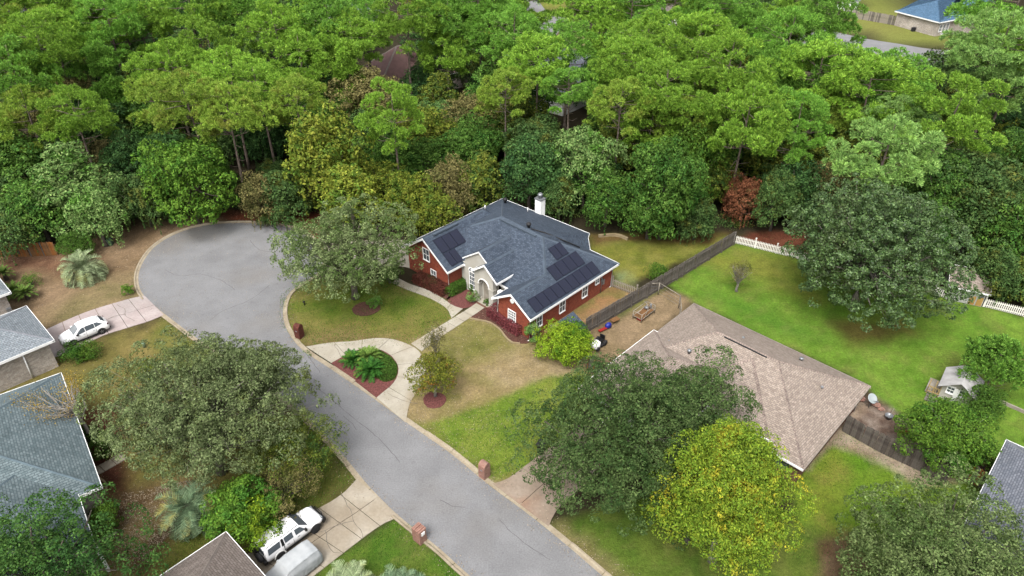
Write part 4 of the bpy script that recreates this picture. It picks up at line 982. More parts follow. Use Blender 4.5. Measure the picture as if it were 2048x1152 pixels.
board_fence(gp([(-60, 516), (10, 514), (62, 513), (118, 510)]), 1.7, .15, [M['cedar_wood'], M['orange_wood'], M['grey_wood']], 'orange brown board fence behind the blue green palm', seed=9)
board_fence(gp([(1690, 34), (1740, 42), (1796, 52)]), 2.0, .22, [M['pale_wood'], M['grey_wood2']], 'far pale board fence between the small shed and the blue-roofed house', seed=10)
picket_fence(gp([(1467, 486), (1595, 518), (1660, 536)]), 1.05, M['white_picket'], 'white picket fence running from the grey fence behind the big magnolia')
picket_fence(gp([(1866, 588), (1890, 597)]), 1.05, M['white_picket'], 'short length of white picket fence left of the garden shed')
picket_fence(gp([(1966, 614), (2048, 634), (2130, 655)]), 1.05, M['white_picket'], 'white picket fence with a gate brace right of the garden shed')
picket_fence(gp([(1224, 574), (1272, 592)]), 1.1, M['pale_wood'], 'brown picket fence between the brick house and the long grey fence', w=.08, step=.2)
# garden shed
s0, s1 = G(1890, 598), G(1962, 614)
ang = math.atan2(s1.y - s0.y, s1.x - s0.x); L_ = (s1 - s0).length
gs = empty('garden_shed', (s0.x, s0.y, 0), ang, 'white metal shed with orange rust stain and tan roof by the picket fence', 'shed')
shed_m = noise_mat('shed_paint', rgb(206, 206, 200), rgb(222, 222, 216), scale=1.0, rough=.6)
p = MB(); gable_wall(p, 0, 4.0, 0, L_, 1.75, 2.0, 2.3)
p.v = [(v[1], v[0], v[2]) for v in p.v]; p.f = [f[::-1] for f in p.f]
p.build('wall', shed_m, gs)
for k in range(5):
    p = MB(); x = L_ * k / 5; p.box(x + .04, x + L_ / 5 - .04, -.03, -.004, .05, 1.7)
    q = p.build('panel', shed_m, gs)
stn = noise_mat('rust_wash', rgb(206, 160, 84), rgb(222, 186, 116), scale=2, rough=.8)
for k in (3, 4):
    x = L_ * k / 5; p = MB(); top = [1.0, .92, 1.0, 1.08, 1.02][:5]
    row = [(x + .06 + (L_ / 5 - .12) * i / 4, top[i]) for i in range(5)]
    p.face([(row[0][0], -.034, .06)] + [(row[-1][0], -.034, .06)] + [(a, -.034, z) for a, z in row[::-1]])
    p.build('rust_wash', stn, gs)
p = MB(); x = L_ * .82
for k in range(4): p.box(x, x + .45, -.05, -.035, 1.05 + k * .12, 1.11 + k * .12)
p.build('vent_grille', M['dark'], gs)
roof_part(gs, [[(-.2, -.3, 1.72), (L_ + .25, -.3, 1.72), (L_ + .25, 2, 2.42), (-.2, 2, 2.42)], [(L_ + .25, 4.3, 1.72), (-.2, 4.3, 1.72), (-.2, 2, 2.42), (L_ + .25, 2, 2.42)]], M['tan_shingle'], trim=M['white_trim'], trim_h=.12)
# far small shed
p0 = G(1712, 24); fs = empty('far_shed', (p0.x, p0.y, 0), math.radians(-20), 'small white shed behind the far board fence', 'shed')
p = MB(); p.box(-5, 0, 0, 4, 0, 2.6); p.build('wall', M['white_trim'], fs); roof_part(fs, [[(-5.3, -.3, 2.6), (.3, -.3, 2.6), (.3, 4.3, 3.2), (-5.3, 4.3, 3.2)]], M['pale_shingle'])
window_part(fs, 'x', 0, 1.2, 2.2, 1, 2.2); p = MB(); p.box(0.004, .05, 2.7, 3.6, 0, 2.1); p.build('door', M['dark'], fs)
# lean-to with a blue grey roof by the fence
lt = empty('lean_to', tuple(G(1105, 655))[:2] + (0,), HR, 'small lean-to with a flat blue grey roof against the grey fence', 'shelter')
lo = G(1118, 640, 1.6)
lt.location = (lo.x, lo.y, 0)
roof_part(lt, [[(0, -.2, 1.5), (2.4, -1.2, 1.5), (2.6, .9, 1.75), (.2, 1.8, 1.75)]], M['slate_shingle'], trim=None, thick=.06)
p = MB()
for x, y in ((.15, 0), (2.3, -1.0), (2.45, .7), (.3, 1.6)): p.box(x, x + .08, y, y + .08, 0, 1.46)
p.build('post', M['grey_wood'], lt)
# wooden playhouse
q0 = G(1910, 794); pr = math.radians(-38)
pv = empty('playhouse', (q0.x, q0.y, 0), pr, 'white wooden playhouse with patchy grey roof sheets and yellow porch rails', 'playhouse')
p = MB(); gable_wall(p, -1.1, 1.1, -.9, 1.0, 1.35, 0, 1.95); p.build('wall', M['stucco'], pv)
pv.scale = (1.05, 1.05, 1.25)
rs = noise_mat('roof_sheet', rgb(206, 203, 202), rgb(232, 230, 228), scale=2, rough=.8)
for side in (-1, 1):
    for i in range(3):
        for j in range(2):
            p = MB(); y0, y1 = -1.5 + i * .98, -1.5 + i * .98 + .95; s0_, s1_ = j * .68, j * .68 + .72
            f = lambda s, y: (side * (1.38 - s), y, 1.24 + s * .55 + .02 * ((i + j) % 2) + j * .015)
            q = [f(s0_, y0), f(s0_, y1), f(s1_, y1), f(s1_, y0)]
            if side < 0: q = q[::-1]
            lo_ = [(a, b_, c_ - .03) for a, b_, c_ in q]
            p.face(q); p.face(lo_[::-1])
            for k in range(4): l = (k + 1) % 4; p.face([lo_[k], lo_[l], q[l], q[k]])
            sh_ = p.build('roof_sheet', rs, pv); sh_.rotation_euler = (0, 0, R_.uniform(-.03, .03))
for x in (-.72, .12): window_part(pv, 'y', -.9, x, x + .45, .75, 1.2, (2, 2))
p = MB(); p.box(-.2, .05, -.93, -.903, 0, 1.2); p.build('door', M['white_trim'], pv)
p = MB()
for x in (-2.0, -1.55, -1.15): p.box(x, x + .07, -.9, -.83, 0, 1.2)
for k in range(5): p.box(-2.0 + k * .19, -1.94 + k * .19, -.9, -.86, .25, .62)
p.box(-2.0, -1.1, -.92, -.86, .6, .67); p.box(-2.0, -1.1, -.92, -.86, .2, .26)
p.build('porch_rail', M['yellow_wood'], pv)
p = MB(); p.box(-2.1, -1.1, -.9, 1.0, .1, .2); p.build('porch_floor', M['pale_wood'], pv)
p = MB()
for k in range(4): p.box(-1.9 + k * .24, -1.7 + k * .24, -1.9, -1.0, .02, .08)
p.build('deck_step', M['grey_wood2'], pv)
# edging frame and trampoline edge at the right side
gf = empty('low_frame', tuple(G(1985, 800))[:2] + (0,), HR, 'low timber frame round the bushes beside the playhouse', 'planter')
p = MB(); p.box(0, 3.2, 0, .12, 0, .3); p.build('plank', M['pale_wood'], gf)
p = MB(); p.box(3.2, 3.32, -3.6, .12, 0, .3); p.build('plank', M['grey_wood2'], gf)
tp = empty('trampoline', tuple(G(2062, 752))[:2] + (0,), 0, 'dark trampoline with an orange rim at the right edge', 'trampoline')
p = MB(); p.lathe([(.01, .5), (1.35, .5), (1.35, .52), (.01, .525)], 28); p.build('mat', plain('tramp', rgb(58, 66, 96), .8), tp)
p = MB()
for k in range(28):
    a0, a1 = 2 * math.pi * k / 28, 2 * math.pi * (k + 1) / 28
    p.face([(r * math.cos(a), r * math.sin(a), .53) for r, a in ((1.36, a0), (1.6, a0), (1.6, a1), (1.36, a1))]); p.face([(1.6 * math.cos(a0), 1.6 * math.sin(a0), .53), (1.6 * math.cos(a0), 1.6 * math.sin(a0), .45), (1.6 * math.cos(a1), 1.6 * math.sin(a1), .45), (1.6 * math.cos(a1), 1.6 * math.sin(a1), .53)])
p.build('rim', plain('tramp_rim', rgb(196, 140, 108), .7), tp)
p = MB()
for k in range(6): a = k * math.pi / 3; p.tube([(1.5 * math.cos(a), 1.5 * math.sin(a), 0), (1.5 * math.cos(a), 1.5 * math.sin(a), .46)], .03, 5)
p.build('leg', M['metal'], tp)
# satellite dish
dl = G(1737, 815, 0); di = empty('satellite_dish', (dl.x, dl.y, 0), math.radians(200), 'pale blue white satellite dish at the corner of the tan-roofed house', 'satellite dish')
p = MB(); Mt = Matrix.Translation((0, 0, 1.0)) @ Matrix.Rotation(math.radians(-38), 4, 'X')
p.lathe([(.01, .0), (.15, .01), (.3, .05), (.42, .1), (.43, .09), (.3, .035), (.01, -.02)], 20, M=Mt); p.build('dish', plain('dish', rgb(206, 216, 218), .5), di)
p = MB(); p.tube([(0, 0, 0), (0, 0, .98)], .035, 6); p.build('mast', M['metal'], di)
p = MB(); p.tube([(0, .02, .75), (0, .55, 1.15)], .02, 5); p.box(-.05, .05, .5, .62, 1.1, 1.2); p.build('arm', M['metal'], di)
# pot with a stake
pl_ = G(1776, 837); po = empty('plant_pot', (pl_.x, pl_.y, 0), 0, 'grey pot with a leaning stake on the edge of the lawn', 'plant pot')
p = MB(); p.lathe([(.2, 0), (.3, .35), (.33, .36), (.27, .33), (.24, .25), (.01, .24)], 16); p.build('pot', M['metal'], po)
p = MB(); p.tube([(.1, .05, .1), (.3, .2, .95)], .02, 5); p.build('stake', M['pale_wood'], po)
# stones at the house corner
for k, (x, y, s) in enumerate([(1722, 800, .3), (1752, 812, .28), (1762, 820, .22), (1745, 806, .2), (1806, 866, .3)]):
    g_ = G(x, y); p = MB(); rr = random.Random(k); rows = []
    for i in range(5):
        a = math.pi * i / 4; rows.append([(s * math.sin(a) * rr.uniform(.8, 1.2) * math.cos(b_ * math.pi / 4) * 1.3 + .001 * b_, s * math.sin(a) * rr.uniform(.8, 1.2) * math.sin(b_ * math.pi / 4), s * .5 - s * .6 * math.cos(a)) for b_ in range(8)])
    p.grid(rows, closed=True, smooth=False); q = p.build('rock', M['pink_brick'] if k < 4 else M['orange_wood']); q.location = (g_.x, g_.y, 0)
    tag(q, ['flat reddish stone nearest the wall corner of the tan-roofed house', 'larger reddish stone in front of the satellite dish', 'small reddish stone next to the plant pot', 'smallest reddish stone behind the satellite dish', 'orange rock at the foot of the tree with pale branches'][k], 'rock', 'stones round the satellite dish' if k < 4 else None)
# wire run with posts
wr = empty('wire_fence', tuple(G(1290, 596))[:2] + (0,), 0, 'thin post and rail wire fence beyond the junk trailer', 'fence')
P_ = gp([(1316, 590), (1357, 616), (1359, 640)]); o = Vector(wr.location)
for q in (P_[0], P_[1], P_[2]):
    p = MB(); p.tube([(q.x - o.x, q.y - o.y, 0), (q.x - o.x, q.y - o.y, 1.5)], .05, 6); p.build('post', M['pale_wood'], wr)
for a, b_ in ((P_[0], P_[1]), (P_[1], P_[2]), (G(1294, 592), P_[0])):
    for z in (1.48,):
        p = MB(); p.tube([(a.x - o.x, a.y - o.y, z), (b_.x - o.x, b_.y - o.y, z)], .035, 5); p.build('rail', M['pale_wood'], wr)
    for z in (.3, .7, 1.1):
        p = MB(); p.tube([(a.x - o.x, a.y - o.y, z), (b_.x - o.x, b_.y - o.y, z)], .008, 3); p.build('wire', M['metal'], wr)
# junk trailer / rusty cart
c0 = G(1287, 632); jt = empty('garden_cart', (c0.x, c0.y, 0), math.radians(46), 'rusty white tube framed cart loaded with junk beside the grey fence', 'cart')
p = MB()
for x in (-1.1, 1.1):
    for y in (-.5, .5): p.tube([(x, y, 0), (x, y, .95)], .035, 5)
for z in (.4, .95):
    for y in (-.5, .5): p.tube([(-1.1, y, z), (1.1, y, z)], .03, 5)
    for x in (-1.1, 1.1): p.tube([(x, -.5, z), (x, .5, z)], .03, 5)
p.tube([(-.6, -.5, .4), (0, -.4, 1.0), (.4, 0, 1.2), (.5, .4, 1.3)], .03, 5); p.tube([(-1.1, 0, .95), (0, .1, 1.0), (1.1, 0, .95)], .03, 5)
p.build('frame', M['pale_wood'], jt)
p = MB(); p.box(-1.05, 1.05, -.45, .45, .36, .42); p.build('tray', M['cedar_wood'], jt)
p = MB(); p.box(-1.0, -.4, -.4, .1, .1, .3); p.build('red_box', M['red'], jt)
p = MB(); p.lathe([(.01, 0), (.22, .05), (.24, .2), (.1, .3), (.01, .3)], 10, cx=.7, cy=.2); p.lathe([(.01, .1), (.12, .3), (.1, .6), (.01, .7)], 8, cx=.85, cy=-.15); q = p.build('junk', M['metal'], jt); q.location = (0, 0, .42)
# blue bag, red board and brown board at the fence
def lump(name, c_, r_, matl, label, cat, sc=(1, 1, .7), seed=1, rz=0):
    rr = random.Random(seed); p = MB(); rows = []
    for i in range(7):
        a = math.pi * i / 6; rows.append([(r_ * math.sin(a) * math.cos(b_ * math.pi / 5) * rr.uniform(.85, 1.15) + .0005 * b_, r_ * math.sin(a) * math.sin(b_ * math.pi / 5) * rr.uniform(.85, 1.15), r_ * (1 - math.cos(a)) * sc[2]) for b_ in range(10)])
    p.grid(rows, closed=True); q = p.build(name, matl); q.location = (c_.x, c_.y, 0); q.scale = (sc[0], sc[1], 1); q.rotation_euler = (0, 0, rz); tag(q, label, cat); return q
lump('folded_tarp', G(1216, 656), .34, M['blue'], 'bright blue crumpled tarp at the foot of the grey fence', 'tarp', (1.1, .8, .9), 3, .7)
def flatbox(name, c_, sx, sy, sz, z, matl, label, cat, rz):
    p = MB(); p.box(-sx / 2, sx / 2, -sy / 2, sy / 2, z, z + sz); q = p.build(name, matl); q.location = (c_.x, c_.y, 0); q.rotation_euler = (0, 0, rz); tag(q, label, cat); return q
flatbox('red_board', G(1205, 662), .9, .3, .08, .15, M['red'], 'bright red board lying beside the blue tarp', 'board', .6)
flatbox('brown_board', G(1229, 645), .9, .55, .06, .35, M['cedar_wood'], 'rust brown board propped behind the blue tarp', 'board', .6)
# ride-on mower
m0 = G(1196, 692); mw = empty('riding_mower', (m0.x, m0.y, 0), math.radians(50), 'white and black riding mower parked behind the yellow green shrub', 'mower')
p = MB(); p.grid([[(x, -.35 * w_, z0_), (x, -.35 * w_, z1_), (x, 0, z1_ + .08), (x, .35 * w_, z1_), (x, .35 * w_, z0_)] for x, w_, z0_, z1_ in ((-.9, .6, .3, .45), (-.8, 1, .25, .65), (-.2, 1, .25, .72), (-.1, .9, .3, .7))], cap=True); p.build('hood', M['white_paint'], mw)
p = MB(); p.box(.2, .65, -.25, .25, .45, .55); p.box(.6, .7, -.25, .25, .5, .95); p.build('seat', M['black'], mw)
p = MB(); p.tube([(0, 0, .6), (.12, 0, .95)], .02, 5); p.lathe([(.16, 0), (.18, .02), (.16, .04)], 12, M=Matrix.Translation((.12, 0, .95)) @ Matrix.Rotation(.4, 4, 'Y')); p.build('steering_wheel', M['black'], mw)
for x, r_ in ((-.6, .2), (.5, .28)):
    for s in (-1, 1):
        p = MB(); p.lathe([(.02, -.09), (r_, -.09), (r_ + .02, 0), (r_, .09), (.02, .09)], 14, M=Matrix.Translation((x, s * .42, r_)) @ Matrix.Rotation(math.pi / 2, 4, 'X')); p.build('wheel', M['tyre'], mw)
p = MB(); p.box(-.1, .45, -.45, .45, .12, .3); p.build('deck', M['dark'], mw)
# curved landscape timber
p = MB(); c_ = resample(smooth_curve(gp([(1197, 474), (1232, 472), (1255, 480)]), .5), 12); rows = []
for i, q in enumerate(c_):
    d = (c_[min(i + 1, 11)] - c_[max(i - 1, 0)]).normalized(); n = Vector((-d.y, d.x, 0)) * .14
    rows.append([(q.x - n.x, q.y - n.y, 0), (q.x - n.x, q.y - n.y, .3), (q.x + n.x, q.y + n.y, .3), (q.x + n.x, q.y + n.y, 0)])
p.grid(rows, smooth=False, cap=True); tag(p.build('garden_border', M['timber']), 'bent pale timber border at the wood edge behind the brick house', 'border')
# brick letterboxes
def brick_mailbox(c_, rz, matl, label, w_=.65, d_=.6, h=1.2, top='round'):
    t = empty('brick_mailbox', (c_.x, c_.y, 0), rz, label, 'mailbox')
    p = MB()
    if top == 'round':
        out = [(-w_ / 2, 0), (w_ / 2, 0), (w_ / 2, h)] + [(w_ / 2 * math.cos(a), h + w_ / 2 * math.sin(a)) for a in [math.pi * k / 10 for k in range(1, 10)]] + [(-w_ / 2, h)]
        p.prism(out, -d_ / 2, d_ / 2); p.v = [(v[0], -v[2], v[1]) for v in p.v]
        p.build('pillar', matl, t)
    else:
        p.box(-w_ / 2, w_ / 2, -d_ / 2, d_ / 2, 0, h); p.build('pillar', matl, t)
        for k in range(5):
            b_ = MB(); y = -d_ / 2 + d_ * k / 5; b_.box(-w_ / 2 - .03, w_ / 2 + .03, y + .012, y + d_ / 5 - .012, h + .002, h + .11 + (.03 if k % 2 else 0)); b_.build('coping_brick', M['pink_brick'], t)
    b_ = MB(); b_.box(-.14, .14, -d_ / 2 - .06, -d_ / 2 - .002, h - .32, h - .05); dd = b_.build('mailbox_door', M['white_trim'], t)
    f = MB(); f.box(w_ / 2 + .003, w_ / 2 + .03, -.1, .1, h - .35, h - .28); f.build('flag', M['red'] if top != 'round' else M['metal'], t)
    return t
brick_mailbox(G(600, 674), math.radians(-115), M['mail_brick'], 'dark red brick mailbox pillar on the lawn inside the bend')
brick_mailbox(G(969, 952), math.radians(-130), M['pink_brick'], 'round topped pinkish brick mailbox beside the bright green strip')
brick_mailbox(G(840, 1080), math.radians(50), M['pink_brick'], 'square brick mailbox with a stepped white top beside the truck driveway', top='flat', w_=.6, d_=.75)
# bits on the lawns
def post_light(c_, label, h=.45, matl=None):
    p = MB(); p.lathe([(.06, 0), (.06, h * .7), (.12, h * .75), (.12, h), (.02, h + .08)], 8); q = p.build('garden_light', matl or M['dark']); q.location = c_; tag(q, label, 'lamp')
post_light(G(609, 610), 'small black garden light on the lawn near the kerb')
q = flatbox('utility_box', G(218, 489), .9, .7, .75, 0, plain('green_box', rgb(92, 120, 100), .6), 'green utility box under the trees behind the palm', 'utility box', .2)
p = MB(); p.lathe([(.14, 0), (.14, .5), (.08, .62), (.01, .63)], 10); q = p.build('water_marker', plain('pale_green', rgb(176, 206, 176), .6)); q.location = G(289, 694); tag(q, 'pale green utility marker on the grass left of the road', 'marker')
# garden hose coil by the pale house
hs = G(86, 735); p = MB(); p.tube([(.34 * (1 - k / 90) * math.cos(k * .5), .34 * (1 - k / 90) * math.sin(k * .5), .04 + .002 * k) for k in range(50)], .02, 4); q = p.build('garden_hose', plain('hose', rgb(178, 72, 52), .6)); q.location = hs; q.scale = (1.4, 1.0, 1); tag(q, 'coiled red garden hose beside the pale brick wall', 'hose')
# wheelie bin dark under the oak
bn = G(1082, 905); t = empty('wheelie_bin', (bn.x, bn.y, 0), math.radians(-30), 'black wheeled bin at the left edge of the dark oak', 'bin')
p = MB(); p.grid([[(-.25 * s, -.3 * s, z), (.25 * s, -.3 * s, z), (.25 * s, .3 * s, z), (-.25 * s, .3 * s, z)] for s, z in ((.8, .05), (1, 1.0))], closed=True, smooth=False, cap=True); p.build('body', M['black'], t)
p = MB(); p.box(-.3, .3, -.36, .34, 1.002, 1.08); p.build('lid', M['dark'], t)
# blue pool and patio far away between the pines
p = MB(); p.face([tuple(G(*q, .02)) for q in [(1338, 86), (1362, 84), (1364, 104), (1338, 106)]]); po_ = p.build('pool_water', plain('pool', rgb(30, 120, 205), .1)); tag(po_, 'bright blue swimming pool seen between the middle pines', 'pool')
# junk behind the stained fence
jk = G(1958, 930); t = empty('folding_chair', (jk.x, jk.y, 0), 1.0, 'faded red and blue folding chair behind the rust orange fence', 'chair')
p = MB(); p.box(-.3, .3, -.3, .3, .4, .44); p.build('seat', plain('faded_red', rgb(176, 96, 74), .8), t)
p = MB(); p.box(-.3, .3, .3, .34, .44, 1.0); p.build('backrest', plain('faded_blue', rgb(120, 140, 170), .8), t)
p = MB()
for x in (-.28, .24):
    for y in (-.28, .24): p.box(x, x + .04, y, y + .04, 0, .395)
p.build('leg', M['metal'], t)
# ------------------------------------------------------------------ vehicles
class Loft:
    """car body from stations (x, z low, z belt, z top, half width at the belt, half width at the top)"""
    def __init__(s, st): s.st = sorted(st); s.X = [q[0] for q in s.st]
    def at(s, x): return [float(np.interp(x, s.X, [q[k] for q in s.st])) for k in range(1, 6)]
    def ring(s, x):
        zl, zb, zt, w, wt = s.at(x); zm = zl + (zb - zl) * .55
        h = [(0, zl), (.8 * w, zl), (.985 * w, zl + .12), (w, zm), (.975 * w, zb), (wt + .35 * (w - wt) * .3, zb + (zt - zb) * .7), (wt, zt - .04), (wt * .82, zt), (0, zt + .025)]
        return h
    def side(s, x, f, out=.012):
        zl, zb, zt, w, wt = s.at(x); a = (.975 * w, zb); b_ = (wt + .105 * (w - wt), zb + (zt - zb) * .7); c = (wt, zt - .04)
        if f < .7: t = f / .7; y, z = a[0] + (b_[0] - a[0]) * t, a[1] + (b_[1] - a[1]) * t
        else: t = (f - .7) / .3; y, z = b_[0] + (c[0] - b_[0]) * t, b_[1] + (c[1] - b_[1]) * t
        return (x, y + out, z + out * .4)
    def top(s, x, t, out=.012):
        zl, zb, zt, w, wt = s.at(x); y = t * wt; e = abs(t)
        z = zt + .025 - e * .03 if e < .82 else zt - .04 * (e - .82) / .18
        return (x, y, z + out)
    def body(s, name, matl, parent, n=44):
        mb = MB(); rows = []
        for x in np.linspace(s.X[0], s.X[-1], n):
            h = s.ring(x); rows.append([(x, y, z) for y, z in h] + [(x, -y, z) for y, z in h[1:-1]][::-1])
        mb.grid([r[::-1] for r in rows], closed=True, cap=True); return mb.build(name, matl, parent)
def wheel(parent, x, y, r, w=.22, rim=None, rr=.62):
    e = empty('wheel', (x, y, r)); e.parent = parent
    Mt = Matrix.Rotation(math.pi / 2, 4, 'X')
    p = MB(); p.lathe([(r * .55, -w / 2), (r * .93, -w / 2), (r, -w / 3), (r, w / 3), (r * .93, w / 2), (r * .55, w / 2)], 22, M=Mt); p.build('tyre', M['tyre'], e)
    p = MB(); sg = -1 if y > 0 else 1
    p.lathe([(.01, -w * .42), (r * rr, -w * .42), (r * rr, w * .42), (.01, w * .42)], 18, M=Mt); p.build('hub', M['dark'], e)
    p = MB()
    for k in range(5):
        a = k * 2 * math.pi / 5; R2 = Matrix.Rotation(a, 4, 'Y')
        for s_ in (1, -1): p.box(-.035, .035, s_ * w * .46 - .012, s_ * w * .46 + .012, .02, r * rr, M=R2)
    for s_ in (1, -1):
        for k in range(18):
            a0, a1 = 2 * math.pi * k / 18, 2 * math.pi * (k + 1) / 18
            q = [(ra_ * math.cos(a), s_ * w * .475, ra_ * math.sin(a)) for ra_, a in ((r * (rr - .08), a0), (r * (rr + .02), a0), (r * (rr + .02), a1), (r * (rr - .08), a1))]
            p.face(q if s_ < 0 else q[::-1])
    p.build('rim', rim or M['rim'], e)
    return e
def arch(parent, x, y, r, matl):
    p = MB(); s_ = 1 if y > 0 else -1
    for k in range(14):
        a0, a1 = math.pi * k / 14 - .1, math.pi * (k + 1) / 14 - .1
        q = [(x + k2 * math.cos(a), y, r + k2 * math.sin(a)) for k2, a in ((r * 1.02, a0), (r * 1.24, a0), (r * 1.24, a1), (r * 1.02, a1))]
        f_ = [(a, y + s_ * .03, c_) for a, b_, c_ in q]
        p.face(f_ if s_ < 0 else f_[::-1]); p.face([q[1], q[2], f_[2], f_[1]] if s_ > 0 else [q[2], q[1], f_[1], f_[2]])
    p.build('wheel_arch', matl, parent)
def poly_side(lf, pts, name, matl, parent, sub=1):
    for s_ in (1, -1):
        p = MB()
        q = [lf.side(x, f) for x, f in pts]; q = [(a, b_ * s_, c_) for a, b_, c_ in q]
        p.face(q if s_ < 0 else q[::-1]); p.build(name, matl, parent)
def patch_top(lf, x0, x1, t, name, matl, parent, t1=None):
    t1 = t1 or t; p = MB(); rows = []
    for i in range(7):
        x = x0 + (x1 - x0) * i / 6; tt = t + (t1 - t) * i / 6
        rows.append([lf.top(x, -tt + 2 * tt * j / 8) for j in range(9)])
    p.grid(rows); return p.build(name, matl, parent)

def seam(lf, x, parent, f0=.16, f1=.97):
    for s_ in (1, -1):
        p = MB(); rows = []
        for t in np.linspace(f0, f1, 6):
            zl, zb, zt, w, wt = lf.at(x); z = zl + (zb - zl) * t; y = (w if t > .3 else w * .99) * (1 - .025 * max(0, (t - .55) / .45)) + .006
            rows.append([(x - .012, s_ * y, z), (x + .012, s_ * y, z)])
        p.grid(rows if s_ > 0 else [r[::-1] for r in rows], smooth=False); p.build('panel_gap', M['dark'], parent)
def place_car(near_front, near_rear, wb, half_track, x_mid, side, z=.055):
    """car frame origin from the two near wheels' contact points; side=+1 near side is the left"""
    f, r = G(*near_front), G(*near_rear); d = (f - r).normalized(); n = Vector((-d.y, d.x, 0))
    c_ = (f + r) / 2 - n * side * half_track * wb - d * x_mid; c_.z = z
    return c_, math.atan2(d.y, d.x)
# white crossover
c_, a_ = place_car((150, 692), (206, 669), .88, .90, .0, 1)
cv = empty('parked_car', c_, a_, 'white crossover car parked on the pinkish driveway at the left', 'car')
cv.scale = (.88,) * 3
cx_ = Loft([(-2.36, .52, .80, .86, .74, .70), (-2.3, .36, .92, 1.0, .88, .74), (-2.1, .28, 1.04, 1.22, .93, .70), (-1.75, .26, 1.08, 1.52, .93, .62), (-1.35, .26, 1.06, 1.62, .93, .64), (-.5, .26, 1.04, 1.68, .93, .67), (.15, .26, 1.01, 1.66, .93, .67), (.5, .26, .99, 1.55, .93, .66), (1.15, .26, .97, 1.08, .93, .76), (1.6, .28, .93, 1.0, .92, .74), (2.05, .30, .82, .88, .87, .68), (2.3, .36, .68, .72, .76, .58), (2.38, .48, .58, .60, .62, .5)])
cx_.body('body', M['white_paint'], cv)
patch_top(cx_, .50, 1.13, .9, 'windscreen', M['lamp_glass'], cv, .97)
patch_top(cx_, -2.08, -1.72, .9, 'rear_window', M['glass'], cv)
for pts in ([(.0, .1), (.98, .1), (.52, .72), (.3, .86), (.0, .9)], [(-.95, .1), (-.06, .1), (-.06, .9), (-.95, .88)], [(-1.75, .25), (-1.0, .1), (-1.0, .88), (-1.3, .85)]):
    poly_side(cx_, pts, 'side_window', M['glass'], cv)
for x in (-1.43, 1.43):
    for y in (-.83, .83):
        wheel(cv, x, y, .35); arch(cv, x, math.copysign(.925, y), .35, M['dark'])
for s_ in (1, -1):
    p = MB(); p.box(-1.0, 1.0, s_ * .90 - .02, s_ * .90 + .035, .26, .38); p.build('sill', M['dark'], cv)
    p = MB(); p.box(.72, .92, s_ * .98 - .08, s_ * .98 + .08, 1.02, 1.16); p.build('mirror', M['white_paint'] if s_ < 0 else M['black'], cv)
    p = MB(); p.grid([[(2.02, s_ * .80, .79), (2.02, s_ * .88, .74)], [(2.25, s_ * .66, .72), (2.28, s_ * .78, .66)]]); p.box(2.06, 2.24, s_ * .72 - .08, s_ * .72 + .1, .70, .80); p.build('headlight', M['lamp_glass'], cv)
    p = MB(); p.box(-2.3, -2.12, s_ * .82 - .07, s_ * .82 + .09, .92, 1.04); p.build('tail_light', plain('taillamp%d' % s_, rgb(92, 40, 40), .3), cv)
    for x in (.1, -.85): p = MB(); p.box(x, x + .18, s_ * .94 - .005, s_ * .94 + .012, .86, .89); p.build('door_handle', M['metal'], cv)
p = MB(); p.box(2.26, 2.40, -.5, .5, .38, .5); p.build('bumper_grille', M['black'], cv)
p = MB(); p.box(2.28, 2.36, -.42, .42, .56, .66); p.build('grille', M['dark'], cv)
p = MB(); p.box(-2.40, -2.3, -.75, .75, .32, .5); p.build('rear_bumper', M['dark'], cv)
p = MB(); p.tube([(-1.5, 0, 1.62), (-1.62, 0, 1.74)], .025, 5); p.build('aerial', M['dark'], cv)

for x in (-1.0, -.03, 1.02): seam(cx_, x, cv)
# white double cab truck with canopy
c_, a_ = place_car((633, 1067), (565, 1119), .86, .98, .13, -1)
tk = empty('parked_truck', c_, a_, 'white double cab truck with bed canopy, black bumpers and rear spare wheel', 'truck')
tk.scale = (.85, .87, .87)
ck = Loft([(-2.55, .62, 1.12, 1.16, .90, .86), (-2.50, .55, 1.15, 1.78, .93, .74), (-2.3, .5, 1.16, 1.90, .95, .74), (-1.02, .5, 1.16, 1.93, .95, .75), (-1.0, .5, 1.16, 1.90, .95, .74), (-.2, .48, 1.16, 1.92, .95, .73), (.55, .48, 1.15, 1.88, .95, .72), (1.35, .48, 1.13, 1.26, .95, .80), (1.9, .5, 1.12, 1.22, .95, .80), (2.4, .55, 1.02, 1.12, .92, .74), (2.62, .6, .9, .98, .82, .66), (2.68, .65, .85, .88, .74, .6)])
ck.body('body', M['white_paint'], tk, 60)
patch_top(ck, .62, 1.30, .93, 'windscreen', M['glass'], tk, .97)
for pts in ([(.12, .14), (1.0, .14), (.62, .78), (.12, .84)], [(-.85, .14), (-.1, .14), (-.1, .84), (-.85, .84)]):
    poly_side(ck, pts, 'side_window', M['glass'], tk)
poly_side(ck, [(-2.35, .1), (-1.3, .1), (-1.2, .8), (-2.25, .8)], 'canopy_window', M['glass'], tk)
poly_side(ck, [(-1.17, .02), (-.93, .02), (-.93, .92), (-1.13, .92)], 'canopy_seal', M['black'], tk)
p = MB(); p.box(-1.0, -.97, -.74, .74, 1.9, 1.95); p.build('roof_gap', M['dark'], tk)
